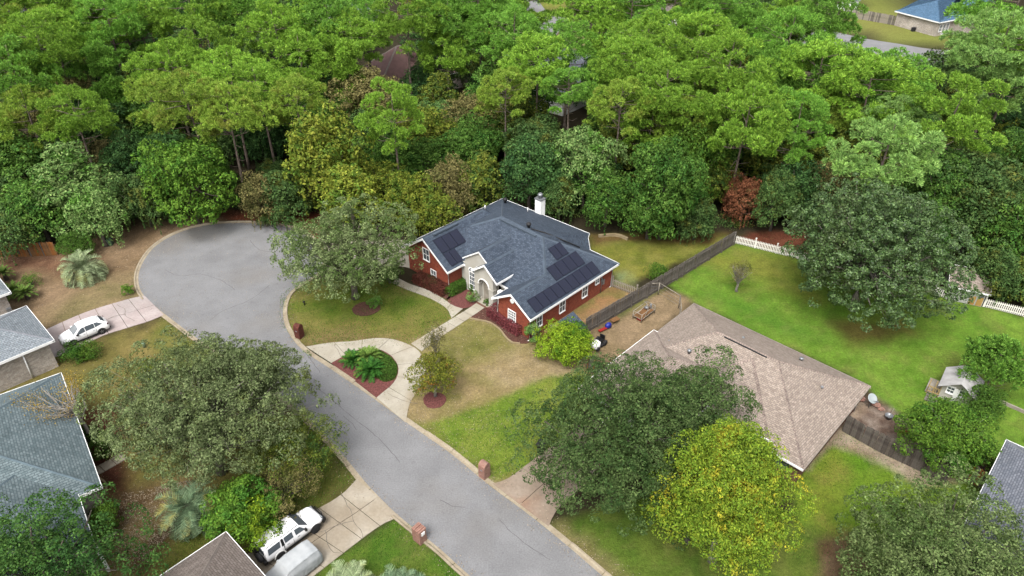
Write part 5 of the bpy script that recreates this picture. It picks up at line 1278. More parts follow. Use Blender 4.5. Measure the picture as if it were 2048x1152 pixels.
for s_ in (1, -1):
    p = MB(); p.box(-.95, .5, s_ * .68 - .012, s_ * .68 + .012, 1.89, 1.945); p.build('roof_rail', M['dark'], tk)
    p = MB(); p.box(-2.4, -1.05, s_ * .70 - .012, s_ * .70 + .012, 1.87, 1.93); p.build('roof_rail', M['dark'], tk)
    p = MB(); p.box(-.95, 1.1, s_ * .93 - .04, s_ * .93 + .06, .42, .52); p.build('side_step', M['black'], tk)
    p = MB(); p.box(.85, 1.02, s_ * 1.06 - .1, s_ * 1.06 + .1, 1.2, 1.42); p.build('mirror', M['black'], tk)
    p = MB(); p.box(2.5, 2.66, s_ * .66 - .13, s_ * .66 + .13, .86, 1.02); p.build('headlight', M['lamp_glass'], tk)
    for x in (.2, -.75): p = MB(); p.box(x, x + .2, s_ * .955 - .005, s_ * .955 + .02, 1.0, 1.04); p.build('door_handle', M['metal'], tk)
for x in (-1.5, 1.8):
    for y in (-.86, .86):
        wheel(tk, x, y, .42, .28, M['dark'], .55); arch(tk, x, math.copysign(.95, y), .42, M['white_trim'] if x < 0 else M['black'])
p = MB(); p.box(2.66, 2.86, -.9, .9, .5, .82); p.box(2.55, 2.7, -.98, -.75, .5, .8); p.box(2.55, 2.7, .75, .98, .5, .8); p.tube([(2.8, -.5, .8), (2.84, -.45, 1.1), (2.84, .45, 1.1), (2.8, .5, .8)], .035, 6); p.build('bull_bar', M['black'], tk)
p = MB(); p.box(-2.8, -2.55, -.92, .92, .5, .78); p.build('rear_bumper', M['black'], tk)
p = MB(); p.box(-2.57, -2.545, -.6, .6, 1.2, 1.7); p.build('rear_window', M['glass'], tk)
p = MB(); p.lathe([(.15, -.14), (.36, -.14), (.41, -.08), (.41, .08), (.36, .14), (.15, .14)], 20, M=Matrix.Translation((-2.86, -.35, 1.05)) @ Matrix.Rotation(math.pi / 2, 4, 'Y')); sw = p.build('spare_wheel', M['tyre'], tk)
p = MB(); p.lathe([(.01, -.1), (.2, -.1), (.2, .1), (.01, .1)], 14, M=Matrix.Translation((-2.86, -.35, 1.05)) @ Matrix.Rotation(math.pi / 2, 4, 'Y')); p.build('hub', M['dark'], sw)
p = MB(); p.box(-2.85, -2.56, .1, .5, .8, 1.3); p.build('fuel_can', M['black'], tk)
for x in (-1.0, -.15, 1.1): seam(ck, x, tk)
for s_ in (1, -1): p = MB(); p.box(-1.03, -.985, s_ * .935 - .02, s_ * .935 + .035, .55, 1.16); p.build('bed_gap', M['black'], tk)
# third car under its cover: the long low bonnet end towards the house
nrm = Vector((math.sin(a_), -math.cos(a_), 0)); fwd = Vector((math.cos(a_), math.sin(a_), 0))
cc_ = G(583, 1153); cc_.z = .055
cvr = empty('covered_car', cc_, a_, 'car under a pale grey fabric cover beside the white truck', 'car')
cvr.scale = (.88,) * 3
L2 = Loft([(-2.45, .12, .5, .55, .72, .6), (-2.3, .1, .72, .78, .86, .7), (-1.3, .1, .95, 1.05, .93, .78), (-1.0, .1, .98, 1.1, .93, .76), (-.35, .1, 1.05, 1.62, .93, .70), (.1, .1, 1.08, 1.68, .93, .72), (1.7, .1, 1.08, 1.66, .93, .70), (2.15, .1, 1.05, 1.55, .9, .68), (2.33, .14, .95, 1.1, .8, .62), (2.36, .2, .8, .9, .74, .58)])
mb = MB(); rows = []; rr = random.Random(3)
ph_ = [rr.uniform(0, 6) for _ in range(12)]
for x in np.linspace(-2.45, 2.36, 90):
    h = L2.ring(x); r1 = [(y, z) for y, z in h] + [(-y, z) for y, z in h[1:-1]][::-1]; row = []
    # resample the ring finely and fold the cloth
    pts2 = r1 + [r1[0]]
    for i in range(len(r1)):
        for t in (0, .34, .67):
            y = pts2[i][0] + (pts2[i + 1][0] - pts2[i][0]) * t; z = pts2[i][1] + (pts2[i + 1][1] - pts2[i][1]) * t
            low = max(0, 1 - z / 1.1)
            k = .035 * low * math.sin(x * 7 + y * 3 + ph_[0]) + .025 * low * math.sin(x * 13 - z * 4 + ph_[1]) + .018 * math.sin(x * 3.1 + z * 6 + y * 2 + ph_[2]) * (1 if .5 < z < 1.6 else .3) + .012 * math.sin(x * 9 + z * 15)
            row.append((x + .01 * math.sin(z * 9), y + math.copysign(k, y) if abs(y) > .05 else y, z + k * .4 * (1 if abs(y) < .8 else .3)))
    rows.append(row[::-1])
mb.grid(rows, closed=True, cap=True); mb.build('cover', M['cover'], cvr)
for s_ in (1, -1):
    p = MB(); p.ball((-.25, s_ * .98, 1.12), .13, 8); p.build('mirror_bulge', M['cover'], cvr)
for x in (-1.45, 1.4):
    for y in (-.72, .72): wheel(cvr, x, y, .34)
# ------------------------------------------------------------------ trees and plants (numpy: every leaf is a small face)
def unit(v): return v / np.maximum(np.linalg.norm(v, axis=-1, keepdims=True), 1e-9)
def faces_mesh(name, V, k, matl):
    """V: (n, k, 3) corners of n separate faces"""
    n = len(V); me = bpy.data.meshes.new(name)
    me.vertices.add(n * k); me.vertices.foreach_set('co', V.astype(np.float32).ravel())
    me.loops.add(n * k); me.loops.foreach_set('vertex_index', np.arange(n * k, dtype=np.int32))
    me.polygons.add(n); me.polygons.foreach_set('loop_start', np.arange(0, n * k, k, dtype=np.int32)); me.polygons.foreach_set('loop_total', np.full(n, k, dtype=np.int32))
    me.materials.append(matl); me.update(); return me
def leaf_quads(P, Nn, size, rs, asp=.55):
    n = len(P); t = unit(np.cross(Nn, unit(rs.normal(size=(n, 3))))); b_ = np.cross(Nn, t)
    s = (size * rs.uniform(.6, 1.25, n))[:, None]
    return np.stack([P - t * s * .5, P + b_ * s * asp * .5 + Nn * s * .06, P + t * s * .5, P - b_ * s * asp * .5 + Nn * s * .06], 1)
def rand_dirs(n, rs, zmin=-1.0):
    v = unit(rs.normal(size=(n * 3 + 20, 3))); v = v[v[:, 2] > zmin]
    while len(v) < n: v = np.vstack([v, unit(rs.normal(size=(n, 3)))]); v = v[v[:, 2] > zmin]
    return v[:n]
def limb_mesh(name, root, tips, r0, matl, rs, seg=6, wob=.3, start=.35, trunk_top=None, tr=None, curve=.5):
    """trunk to trunk_top, limbs from it to each tip"""
    mb = MB(); root = np.array(root, float); top = np.array(trunk_top, float)
    ts = [root + (top - root) * t + np.array([rs.normal() * .08, rs.normal() * .08, 0]) * (t > 0) for t in np.linspace(0, 1, 6)]
    mb.tube(ts, [r0 * (1.25 if i == 0 else 1 - .6 * i / 5) for i in range(6)], 8)
    for tp, r in tips:
        f = rs.uniform(start, .98); i = f * 5; a = ts[int(i)] * (1 - (i % 1)) + ts[min(int(i) + 1, 5)] * (i % 1)
        tp = np.array(tp); d = tp - a; L_ = np.linalg.norm(d)
        pts = []
        for t in np.linspace(0, 1, 5):
            pts.append(a + d * t + np.array([0, 0, -curve * L_ * .12 * math.sin(math.pi * t)]) + rs.normal(size=3) * wob * .1 * L_ * math.sin(math.pi * t))
        mb.tube(pts, [r * (1 - .75 * t) for t in np.linspace(0, 1, 5)], 5)
    return mb.mesh(name, matl)
def broad_tree(seed, R, H, leaves=30000, leaf=.2, lobes=26, base=.25, clump=.28, matl=None, bark=None, flat=1.0, drape=0, asp=.55, shape='dome', zc=None, per=24, upb=.55, twigs=0, rough=1.0):
    per = int(per * (1.6 if per < 24 else 2.5))
    """crown R wide from base*H to H; returns crown mesh and trunk mesh, both standing on z=0"""
    rs = np.random.RandomState(seed); z0 = H * base; hc = (H - z0) / 2; cz = z0 + hc
    D = rand_dirs(lobes, rs, -.55)
    # spread the directions evenly
    for _ in range(12):
        d = D[:, None] - D[None]; q = (d ** 2).sum(-1) + 1e-3 + np.eye(lobes) * 9; D = unit(D + .03 * (d / q[..., None]).sum(1)); D[:, 2] = np.maximum(D[:, 2], -.6)
    rad = rs.uniform(.66 - .16 * rough, .76 + .1 * rough, lobes)[:, None]; wob_a = rs.uniform(0, 6.28)
    rad = rad * (1 + .13 * rough * np.cos(2 * np.arctan2(D[:, 1:2], D[:, 0:1]) + wob_a))
    if shape == 'cone': wz = np.clip(1.15 - (D[:, 2:3] + 1) * .42, .25, 1.1)
    else: wz = 1.0
    C_ = D * rad * np.array([R, R, hc]) * np.concatenate([np.ones((lobes, 2)) * wz, np.ones((lobes, 1))], 1) + np.array([0, 0, cz])
    lr = rs.uniform(.33 - .12 * rough, .36 + .04 * rough, lobes) * R
    extra = lobes // 3
    C2 = rs.normal(size=(extra, 3)) * np.array([R, R, hc]) * .22 + np.array([0, 0, cz + .1 * hc]); C_ = np.vstack([C_, C2]); lr = np.r_[lr, rs.uniform(.3, .42, extra) * R]
    # lobe -> rounded leaf clumps on its outside -> leaves on the upper shell of each clump
    rc = clump * 1.9; area = (lr ** 2); kc = np.maximum(3, (leaves / per * area / area.sum())).astype(int)
    S, O = [], []
    for c_, r, k in zip(C_, lr, kc):
        o = unit(c_ - np.array([0, 0, cz - hc * .35])); u = rand_dirs(k, rs, -.75); u = unit(u + o * .5 + np.array([0, 0, .2]))
        for _ in range(4):
            d = u[:, None] - u[None]; q = (d ** 2).sum(-1) + .02 + np.eye(k) * 9; u = unit(u + .03 * (d / q[..., None]).sum(1) / math.sqrt(k))
        S.append(c_ + u * (r * rs.uniform(.7, 1.08, k))[:, None] * np.array([1, 1, .8 * flat])); O.append(u)
    S = np.vstack(S); O = np.vstack(O)
    n = len(S) * per; ii = np.repeat(np.arange(len(S)), per); rcs = (rc * rs.uniform(.65, 1.3, len(S)))[ii][:, None]
    v = unit(rs.normal(size=(n, 3)) + (O[ii] + np.array([0, 0, .35])) * .95)
    off = v * rcs * np.cbrt(rs.uniform(.35, 1.1, n))[:, None] * np.array([1, 1, .8]); P = S[ii] + off
    P[:, 2] = np.maximum(P[:, 2], .15)
    Nn = unit(v * .8 + np.array([0, 0, upb * .6]) + rs.normal(size=(n, 3)) * .45)
    if drape:
        k = drape; j = rs.randint(0, len(S), k); a = S[j]; keep = O[j][:, 2] < .6; a = a[keep]; k = len(a); m_ = 16
        t = np.arange(m_)[None, :, None] * .13; pd = a[:, None] + O[j][keep][:, None] * np.array([1, 1, 0]) * .25 + np.array([0, 0, -1]) * t + rs.normal(size=(k, m_, 3)) * .05
        pd = pd.reshape(-1, 3); pd = pd[pd[:, 2] > .1]; P = np.vstack([P, pd]); Nn = np.vstack([Nn, unit(rs.normal(size=(len(pd), 3)) + np.array([0, 0, .5]))])
    V = leaf_quads(P, Nn, leaf, rs, asp)
    crown = faces_mesh('crown', V, 4, matl)
    tips = [(c_ * np.array([.92, .92, 1]) , R * .018 + .03) for c_ in C_[:lobes]]
    if twigs:
        for j in rs.randint(0, len(S), twigs): tips.append((S[j] + O[j] * .12, .03))
    trunk = limb_mesh('trunk', (0, 0, -.1), tips, .035 * R + .12, bark or M['bark'], rs, trunk_top=(rs.normal() * .3, rs.normal() * .3, cz + hc * .2))
    return crown, trunk
def pine_tree(seed, H=18, R=4.5, crown_from=.5, tufts=1900, blades=10, matl=None, sparse=1.0, tuft=.42, lean=.4, cone=False):
    rs = np.random.RandomState(seed); lx, ly = rs.normal(size=2) * lean
    axis = lambda z: np.array([lx * (z / H) ** 2, ly * (z / H) ** 2, z])
    tips, pads = [], []
    if cone:
        nl = int(30 * sparse); zz = np.linspace(crown_from * H, H * .97, nl)
        for i, z in enumerate(zz):
            f = (z - crown_from * H) / (H * (1 - crown_from)); rr = max(R * (1.05 - f) ** .8, .5) * rs.uniform(.72, 1.08); a = i * 2.4 + rs.normal() * .35
            tip = axis(z) + np.array([math.cos(a) * rr, math.sin(a) * rr, rr * .16 - .3]); tips.append((tip, .045 + .015 * rr))
            for k in range(rs.randint(2, 4)): pads.append((axis(z) + (tip - axis(z)) * rs.uniform(.55, 1.02) + rs.normal(size=3) * np.array([.4, .4, .2]), rs.uniform(.5, .9)))
    else:
        # an umbrella: branch ends spread over a dome, a few looser limbs below it, some sectors left open
        hc = R * rs.uniform(.62, .85); zb = H - hc; nd = int(42 * sparse)
        D = rand_dirs(nd, rs, -.12)
        for _ in range(14):
            d = D[:, None] - D[None]; q = (d ** 2).sum(-1) + 1e-3 + np.eye(nd) * 9; D = unit(D + .03 * (d / q[..., None]).sum(1)); D[:, 2] = np.maximum(D[:, 2], -.15)
        gap = rs.uniform(0, 6.28, 2)
        for dd in D:
            az = math.atan2(dd[1], dd[0])
            if dd[2] < .55 and any(abs((az - g + math.pi) % (2 * math.pi) - math.pi) < .3 for g in gap): continue
            k = rs.uniform(.64, 1.1); c_ = axis(zb) + dd * k * np.array([R, R, hc]); pads.append((c_, rs.uniform(.62, 1.05) * (.7 + .09 * R)))
            if rs.rand() < .55: tips.append((c_ - np.array([0, 0, .3]), .06))
        for q in range(int(9 * sparse)):
            z = zb - rs.uniform(.04, .2) * H; a = q * 2.4 + rs.normal() * .5; rr = R * rs.uniform(.45, .95)
            tip = axis(z) + np.array([math.cos(a) * rr, math.sin(a) * rr, rs.uniform(-.3, .6)]); tips.append((tip, .07))
            for k in range(3): pads.append((tip + rs.normal(size=3) * np.array([.7, .7, .25]), rs.uniform(.5, .85)))
        for q in range(5):      # bare dead limbs
            z = zb - rs.uniform(.1, .3) * H; a = rs.uniform(0, 6.28); rr = R * rs.uniform(.3, .75); tips.append((axis(z) + np.array([math.cos(a) * rr, math.sin(a) * rr, rs.uniform(-.4, .8)]), .05))
    pads.append((axis(H * .985), .9))
    w = np.array([p[1] ** 2 for p in pads]); ns = (tufts * w / w.sum()).astype(int) + 2
    PS, OS = [], []
    for (c_, r), k in zip(pads, ns):
        u = rand_dirs(k, rs, -.3)
        for _ in range(5):
            d = u[:, None] - u[None]; q = (d ** 2).sum(-1) + .02 + np.eye(k) * 9; u = unit(u + .05 * (d / q[..., None]).sum(1) / math.sqrt(k))
        PS.append(c_ + u * r * np.array([1, 1, .62]) * rs.uniform(.8, 1.08, k)[:, None]); OS.append(unit(u * np.array([1, 1, .9]) + np.array([0, 0, .7])))
    S = np.vstack(PS); O = np.vstack(OS); n = len(S) * blades; ii = np.repeat(np.arange(len(S)), blades)
    d = unit(O[ii] * .9 + unit(rs.normal(size=(n, 3))) * .95); L_ = (tuft * rs.uniform(.7, 1.1, n) * rs.uniform(.75, 1.2, len(S))[ii])[:, None]
    s = unit(np.cross(d, rs.normal(size=(n, 3)))) * .036
    b0 = S[ii] + d * .05
    V = np.stack([b0 - s * .5, b0 + s * .5, b0 + d * L_ + s * .8, b0 + d * L_ - s * .8], 1)
    crown = faces_mesh('crown', V, 4, matl)
    mb = MB(); pts = [axis(z) for z in np.linspace(0, H, 9)]; pts[0][2] = -.1
    r0 = .012 * H + .03
    mb.tube(pts, [r0 * (1 - .82 * k / 8) for k in range(9)], 8)
    for tp, r in tips + [(axis(z) + np.array([math.cos(a) * 1.6, math.sin(a) * 1.6, .2]), .035) for z, a in [(H * (crown_from - .05 - .03 * q), q * 2.1) for q in range(4)]]:
        z = tp[2] - .1 * abs(tp[2] - H * .5) * .2; a = axis(max(z - .5, 1)); m_ = (a + tp) / 2 + np.array([0, 0, -.15]) + rs.normal(size=3) * .15
        mb.tube([a, m_, tp], [r, r * .7, r * .3], 5)
    return crown, mb.mesh('trunk', M['pine_bark'])
def plant(name, crown, trunk, loc, label, cat, rz=0, scale=1.0, leafm=None, group=None, tname='trunk', cname='crown', sz=None):
    e = empty(name, (loc[0], loc[1], 0), rz, label, cat, group)
    q = (math.sin(loc[0] * 7.3 + loc[1] * 3.1) * .12) if leafm else 0
    e.scale = (scale * (1 + q), scale * (1 - q), sz or scale)
    for nm, me in ((tname, trunk), (cname, crown)):
        if me is None: continue
        o = bpy.data.objects.new(nm, me); COL.objects.link(o); o.parent = e
        if leafm and nm == cname: o.material_slots[0].link = 'OBJECT'; o.material_slots[0].material = leafm
    return e

# ---- the garden trees, each with a crown of its own
def solo(px, py, zc, R, H, seed, matl, label, name='broadleaf_tree', cat='tree', **kw):
    cr, tr = broad_tree(seed, R, H, matl=M[matl], **kw); p = G(px, py, zc); return plant(name, cr, tr, p, label, cat)
solo(697, 505, 5.4, 7.0, 9.4, 11, 'lf_liveoak', 'wide grey green oak with visible trunk in a mulch ring on the front lawn', 'oak_tree', leaves=42000, leaf=.2, lobes=34, base=.2, twigs=60)
solo(1742, 512, 6.2, 8.1, 12.6, 12, 'lf_magnolia', 'huge dark glossy tree with pale twigs in the large back lawn', 'magnolia_tree', leaves=86000, leaf=.24, lobes=44, base=.06, rough=.7, twigs=200, bark=M['twig_bark'])
solo(1822, 474, 4.5, 3.2, 8.2, 32, 'lf_mid', 'darker round tree between the magnolia and the garden shed', leaves=22000, leaf=.24, lobes=20, base=.1)
solo(1236, 880, 5.2, 7.0, 9.6, 13, 'lf_darkoak', 'broad dark green oak over the corner of the tan roof', 'oak_tree', leaves=80000, leaf=.165, lobes=42, base=.12, twigs=60)
solo(1400, 800, 5.2, 3.8, 8, 33, 'lf_darkoak', 'smaller dark oak crown spreading onto the tan roof', 'oak_tree', leaves=18000, leaf=.17, lobes=16, base=.2, twigs=20)
solo(1385, 1035, 2.6, 1.9, 4.2, 34, 'lf_darkoak', 'small dark green tree left of the yellow tree', leaves=6000, leaf=.16, lobes=9, base=.1)
solo(1458, 990, 6.6, 4.7, 13, 14, 'lf_yellow', 'tall yellow green tree turning gold in front of the tan roof', 'autumn_tree', leaves=84000, leaf=.155, lobes=44, base=.05, twigs=60, shape='cone', bark=M['pale_bark'])
solo(1905, 1165, 5, 7.2, 9.6, 15, 'lf_greyoak', 'wide grey green oak in the bottom right corner', 'oak_tree', leaves=80000, leaf=.165, lobes=40, base=.12, twigs=80)
solo(72, 1150, 5, 5.6, 9, 16, 'lf_deep', 'fresh green tree over the teal roof in the bottom left corner', leaves=40000, leaf=.17, lobes=34, base=.1)
solo(405, 828, 6, 6.8, 10.0, 17, 'lf_leftoak', 'spreading olive grey oak between the teal roof and the road', 'oak_tree', leaves=88000, leaf=.165, lobes=46, base=.3, rough=1.35, twigs=200, bark=M['twig_bark'])
solo(520, 748, 4.6, 2.7, 7, 35, 'lf_leftoak', 'right hand oak crown reaching over the road', 'oak_tree', leaves=24000, leaf=.165, lobes=16, base=.3, twigs=40, bark=M['pale_bark'])
solo(588, 900, 2.8, 3.4, 5, 18, 'lf_vine', 'loose yellow green willow-like shrub at the kerb', 'shrub', 'shrub', leaves=17000, leaf=.13, lobes=20, base=.05, drape=120)
solo(560, 972, 2.2, 2.6, 4, 19, 'lf_olive', 'straw coloured feathery shrub behind the truck driveway', 'shrub', 'shrub', leaves=11000, leaf=.12, lobes=14, base=.05, twigs=60)
solo(488, 1024, 2.2, 2.1, 4.6, 20, 'lf_bright', 'bright green leafy tree beside the brown roof', leaves=14000, leaf=.2, lobes=16, base=.1)
solo(508, 1044, 2.2, 1.5, 4.0, 36, 'lf_lime', 'bright green branch mass overhanging the white truck', 'shrub', 'shrub', leaves=7000, leaf=.18, lobes=10, base=.2)
solo(1133, 690, 1.5, 2.45, 3.2, 21, 'lf_lime', 'rounded yellow green shrub by the end of the grey fence', 'shrub', 'shrub', leaves=15000, leaf=.17, lobes=22, base=.02)
solo(1066, 662, 1.2, .75, 2.4, 22, 'lf_pale', 'small upright shrub at the corner of the brick house', 'shrub', 'shrub', leaves=3500, leaf=.1, lobes=9, base=.02, clump=.14)
solo(868, 755, 2.1, 1.9, 4.4, 23, 'lf_maple', 'small autumn tree with olive and rust leaves beside the loop driveway', 'young_tree', leaves=6500, leaf=.17, lobes=16, base=.12, clump=.3, twigs=60, bark=M['pale_bark'])
solo(872, 705, 2.4, .9, 5.6, 37, 'lf_olive', 'thin bare topped sapling behind the small autumn tree', 'young_tree', leaves=1500, leaf=.12, lobes=8, base=.3, twigs=40, bark=M['pale_bark'])
solo(1888, 872, 2.6, 3.0, 5.6, 24, 'lf_bright', 'green tree with pale bare branches behind the stained fence', 'ornamental_tree', leaves=26000, leaf=.17, lobes=26, base=.08, twigs=150, bark=M['pale_bark'])
solo(1945, 915, 1.2, 1.5, 3, 38, 'lf_bright', 'bright leafy shrub at the right end of the stained fence', 'shrub', 'shrub', leaves=7000, leaf=.17, lobes=10, base=.05)
solo(1968, 812, 1.2, 1.4, 3, 39, 'lf_hedge', 'dark bush behind the playhouse', 'shrub', 'shrub', leaves=6000, leaf=.16, lobes=10, base=.02)
solo(1480, 548, 2.1, 1.2, 3.2, 25, 'lf_olive', 'small nearly bare ornamental tree alone on the back lawn', 'bare_tree', leaves=900, leaf=.1, lobes=10, base=.45, twigs=120, bark=M['pale_bark'])
solo(205, 890, .8, 1.1, 1.9, 26, 'lf_hedge', 'clipped round green bush beside the teal roof', 'shrub', 'shrub', leaves=7000, leaf=.1, lobes=16, base=.0, clump=.12)
solo(172, 868, .8, .8, 1.6, 40, 'lf_hedge', 'smaller dark round bush beside the teal roof', 'shrub', 'shrub', leaves=4000, leaf=.1, lobes=12, base=.0, clump=.12)
solo(208, 1040, .8, 1.1, 1.9, 41, 'lf_bright', 'bright green bush below the porch of the teal-roofed house', 'shrub', 'shrub', leaves=6000, leaf=.11, lobes=14, base=.0, clump=.14)
solo(255, 580, .45, .55, 1.0, 27, 'lf_bright', 'small cubic green bush at the edge of the turning circle', 'shrub', 'shrub', leaves=2600, leaf=.08, lobes=12, base=.0, clump=.08)
solo(148, 490, 1.4, 1.9, 2.9, 28, 'lf_hedge', 'dense dark round bush behind the blue green palm', 'shrub', 'shrub', leaves=9000, leaf=.13, lobes=16, base=.0)
solo(150, 712, .5, .95, 1.4, 29, 'lf_bright', 'low bright green plant clump beside the white crossover', 'shrub', 'shrub', leaves=3000, leaf=.2, lobes=10, base=.0, asp=.2)
solo(178, 704, .5, .8, 1.3, 42, 'lf_bright', 'right hand low green plant clump below the pinkish driveway', 'shrub', 'shrub', leaves=2400, leaf=.2, lobes=8, base=.0, asp=.2)
solo(752, 606, .4, .7, 1.0, 43, 'lf_pale', 'little grey green shrub beside the oak trunk', 'shrub', 'shrub', leaves=1500, leaf=.1, lobes=8, base=.0, clump=.12)
solo(945, 598, .35, .6, 1.1, 44, 'lf_pale', 'little yellow green grassy shrub in the porch bed', 'shrub', 'shrub', leaves=1500, leaf=.14, lobes=8, base=.0, clump=.15, asp=.2)
solo(1315, 548, .6, .8, 1.5, 45, 'lf_bright', 'small leafy shrub behind the long grey fence', 'shrub', 'shrub', leaves=2200, leaf=.14, lobes=9, base=.0)
solo(530, 440, .8, .7, 1.5, 46, 'lf_dark2', 'small dark bush at the top of the turning circle', 'shrub', 'shrub', leaves=1800, leaf=.12, lobes=8, base=.0)
solo(60, 565, .5, .8, 1.2, 47, 'lf_bright', 'low green mound beside the cycads', 'shrub', 'shrub', leaves=2000, leaf=.1, lobes=8, base=.0)
for k, (px, py, r, c_, lab) in enumerate([(1690, 450, 1.4, 'lf_vine', 'ferny shrub by the white picket fence'), (1655, 448, 1.1, 'lf_vineyel', 'yellowish fern clump at the red soil'), (300, 745, .9, 'lf_vine', 'ragged shrub on the lawn left of the big oak'), (780, 555, 1.0, 'lf_mid', 'low shrub at the left end of the dark hedge')]):
    solo(px, py, .6, r, 1.6, 120 + k, c_, lab, 'shrub', 'shrub', leaves=2200, leaf=.14, lobes=9, base=.0)
# dead-looking tree with orange leaves over the teal roof
rs = np.random.RandomState(5); p0 = G(200, 888)
tips = []; cen = []
for k in range(90):
    a = rs.uniform(math.pi * .7, math.pi * 1.35); rr = rs.uniform(1.2, 5.0); z = rs.uniform(3.0, 4.9)
    tips.append((np.array([rr * math.cos(a), rr * math.sin(a) * .75 + .9, z]), .05)); cen.append(tips[-1][0])
trk = limb_mesh('trunk', (0, 0, -.1), tips, .2, M['pale_bark'], rs, trunk_top=(-.9, .1, 3.6), wob=.6, start=.6)
cen = np.array(cen)[::2]; ii = np.repeat(np.arange(len(cen)), 42); P = cen[ii] + rs.normal(size=(len(ii), 3)) * .33
crn = faces_mesh('crown', leaf_quads(P, unit(rs.normal(size=P.shape) + [0, 0, .8]), .13, rs), 4, M['lf_orange'])
plant('bare_tree', crn, trk, p0, 'nearly bare tree with tan twigs and orange leaves over the teal roof', 'tree')
# sapling pine at the right
cr, tr = pine_tree(77, 5.0, 2.0, .25, 420, 26, M['lf_pine2'], .9, .34)
plant('young_pine', cr, tr, G(1992, 735, 3.0), 'young bright pine beside the playhouse', 'pine tree', tname='trunk')

# ---- hedges: boxes of leaves
def hedge(pts, w, h, matl, label, seed, leaf=.13, n=480):
    rs = np.random.RandomState(seed); c_ = resample(smooth_curve(gp(pts), .3), 60); P = []; Nn = []
    L_ = sum((c_[i + 1] - c_[i]).length for i in range(59)); k = int(n * L_ * (w + 2 * h))
    for _ in range(k):
        t = rs.uniform(0, 58.99); i = int(t); p = c_[i].lerp(c_[i + 1], t - i); d = (c_[i + 1] - c_[i]).normalized(); nn = Vector((-d.y, d.x, 0))
        q = rs.uniform(0, w + 2 * h)
        if q < w: o, z, N_ = q - w / 2, h, (0, 0, 1)
        elif q < w + h: o, z, N_ = w / 2, q - w, (nn.x, nn.y, 0)
        else: o, z, N_ = -w / 2, q - w - h, (-nn.x, -nn.y, 0)
        if rs.rand() < .06: e = 0 if rs.rand() < .5 else 59; p = c_[e]; N_ = tuple((-d if e == 0 else d)); o = rs.uniform(-w / 2, w / 2); z = rs.uniform(0, h)
        P.append((p.x + nn.x * o, p.y + nn.y * o, z)); Nn.append(N_)
    P = np.array(P) + rs.normal(size=(len(P), 3)) * .05; P[:, 2] += .05 * np.sin(P[:, 0] * 3) + .04 * np.sin(P[:, 1] * 5); Nn = unit(np.array(Nn) + rs.normal(size=P.shape) * .5 + [0, 0, .2])
    o = link('hedge', faces_mesh('hedge', leaf_quads(P, Nn, leaf, rs), 4, M[matl])); tag(o, label, 'hedge'); return o
hedge([(985, 626), (1012, 645), (1046, 668)], 1.5, 1.0, 'lf_redhedge', 'dark red clipped hedge under the right gable window', 1)
hedge([(834, 561), (860, 573), (892, 590)], 1.2, .9, 'lf_purple', 'brown purple hedge below the left wing of the brick house', 2)
hedge([(896, 592), (918, 580), (934, 570)], .95, .85, 'lf_hedge', 'clipped green box hedge along the left wing wall', 3)
hedge([(934, 566), (944, 575), (953, 584)], .95, .9, 'lf_hedge', 'short green box hedge below the arched hall window', 4)
hedge([(970, 612), (985, 604)], .5, .5, 'lf_hedge', 'low green hedge stub right of the porch step', 5)
# ground cover round the cycads
rs = np.random.RandomState(9); pts = []
poly = gpoly([(716, 704), (738, 700), (762, 704), (782, 716), (793, 730), (795, 746), (788, 760), (770, 765), (755, 758), (745, 745), (735, 725), (722, 712)])
mnx, mxx = min(p[0] for p in poly), max(p[0] for p in poly); mny, mxy = min(p[1] for p in poly), max(p[1] for p in poly)
X = rs.uniform(mnx, mxx, 24000); Y = rs.uniform(mny, mxy, 24000); sd2 = sdist(X, Y, poly); k = sd2 > -.05; X, Y, sd2 = X[k], Y[k], sd2[k]
Z = .08 + .55 * np.clip(sd2 / .5, 0, 1) ** .5 * (.7 + .3 * vnoise(X, Y, .5, 4)) * rs.uniform(.8, 1.05, len(X))
P = np.stack([X, Y, Z], 1); o = link('ground_cover', faces_mesh('ground_cover', leaf_quads(P, unit(rs.normal(size=P.shape) * .6 + [0, 0, 1]), .11, rs), 4, M['lf_hedge'])); tag(o, kind='stuff')

# ---- cycads and palms
def frond_plant(seed, n, L_, arch_, lift, leaflet, matl, pairs=20, trunk_h=.3, trunk_r=.2, droop=1.0, wleaf=.05, up0=.15, up1=1.15):
    rs = np.random.RandomState(seed); Q = []
    for k in range(n):
        a = k * 2.39996 + rs.normal() * .1; el = up0 + (up1 - up0) * (k / n) + rs.normal() * .05; l = L_ * rs.uniform(.85, 1.1) * (1 - .25 * (k / n)); p = np.array([0, 0, trunk_h]); d = np.array([math.cos(a) * math.cos(el), math.sin(a) * math.cos(el), math.sin(el)])
        side = np.array([-math.sin(a), math.cos(a), 0]); st = l / pairs
        for i in range(pairs):
            p = p + d * st; d = unit(d + np.array([0, 0, -droop * st * arch_])); t = (i + .5) / pairs
            ll = leaflet * (math.sin(math.pi * min(1, t * .9 + .12))) ** .6 * rs.uniform(.85, 1.1)
            up = np.cross(side, d); up = up if up[2] > 0 else -up
            if i > 1:
                for s_ in (-1, 1):
                    v = unit(side * s_ * .8 + d * .55 + up * lift + rs.normal(size=3) * .06); w_ = unit(np.cross(v, up)) * wleaf * .5
                    e = p + v * ll + np.array([0, 0, -ll * .12 * droop]); Q.append([p - w_, p + w_, e + w_ * .35, e - w_ * .35])
            w_ = side * .02; Q.append([p - d * st - w_, p - d * st + w_, p + w_, p - w_])
    cr = faces_mesh('fronds', np.array(Q), 4, M[matl])
    mb = MB(); mb.tube([(0, 0, -.05), (0, 0, trunk_h * .6), (0, 0, trunk_h + .05)], [trunk_r * 1.1, trunk_r, trunk_r * .8], 10)
    return cr, mb.mesh('trunk', M['bark'])
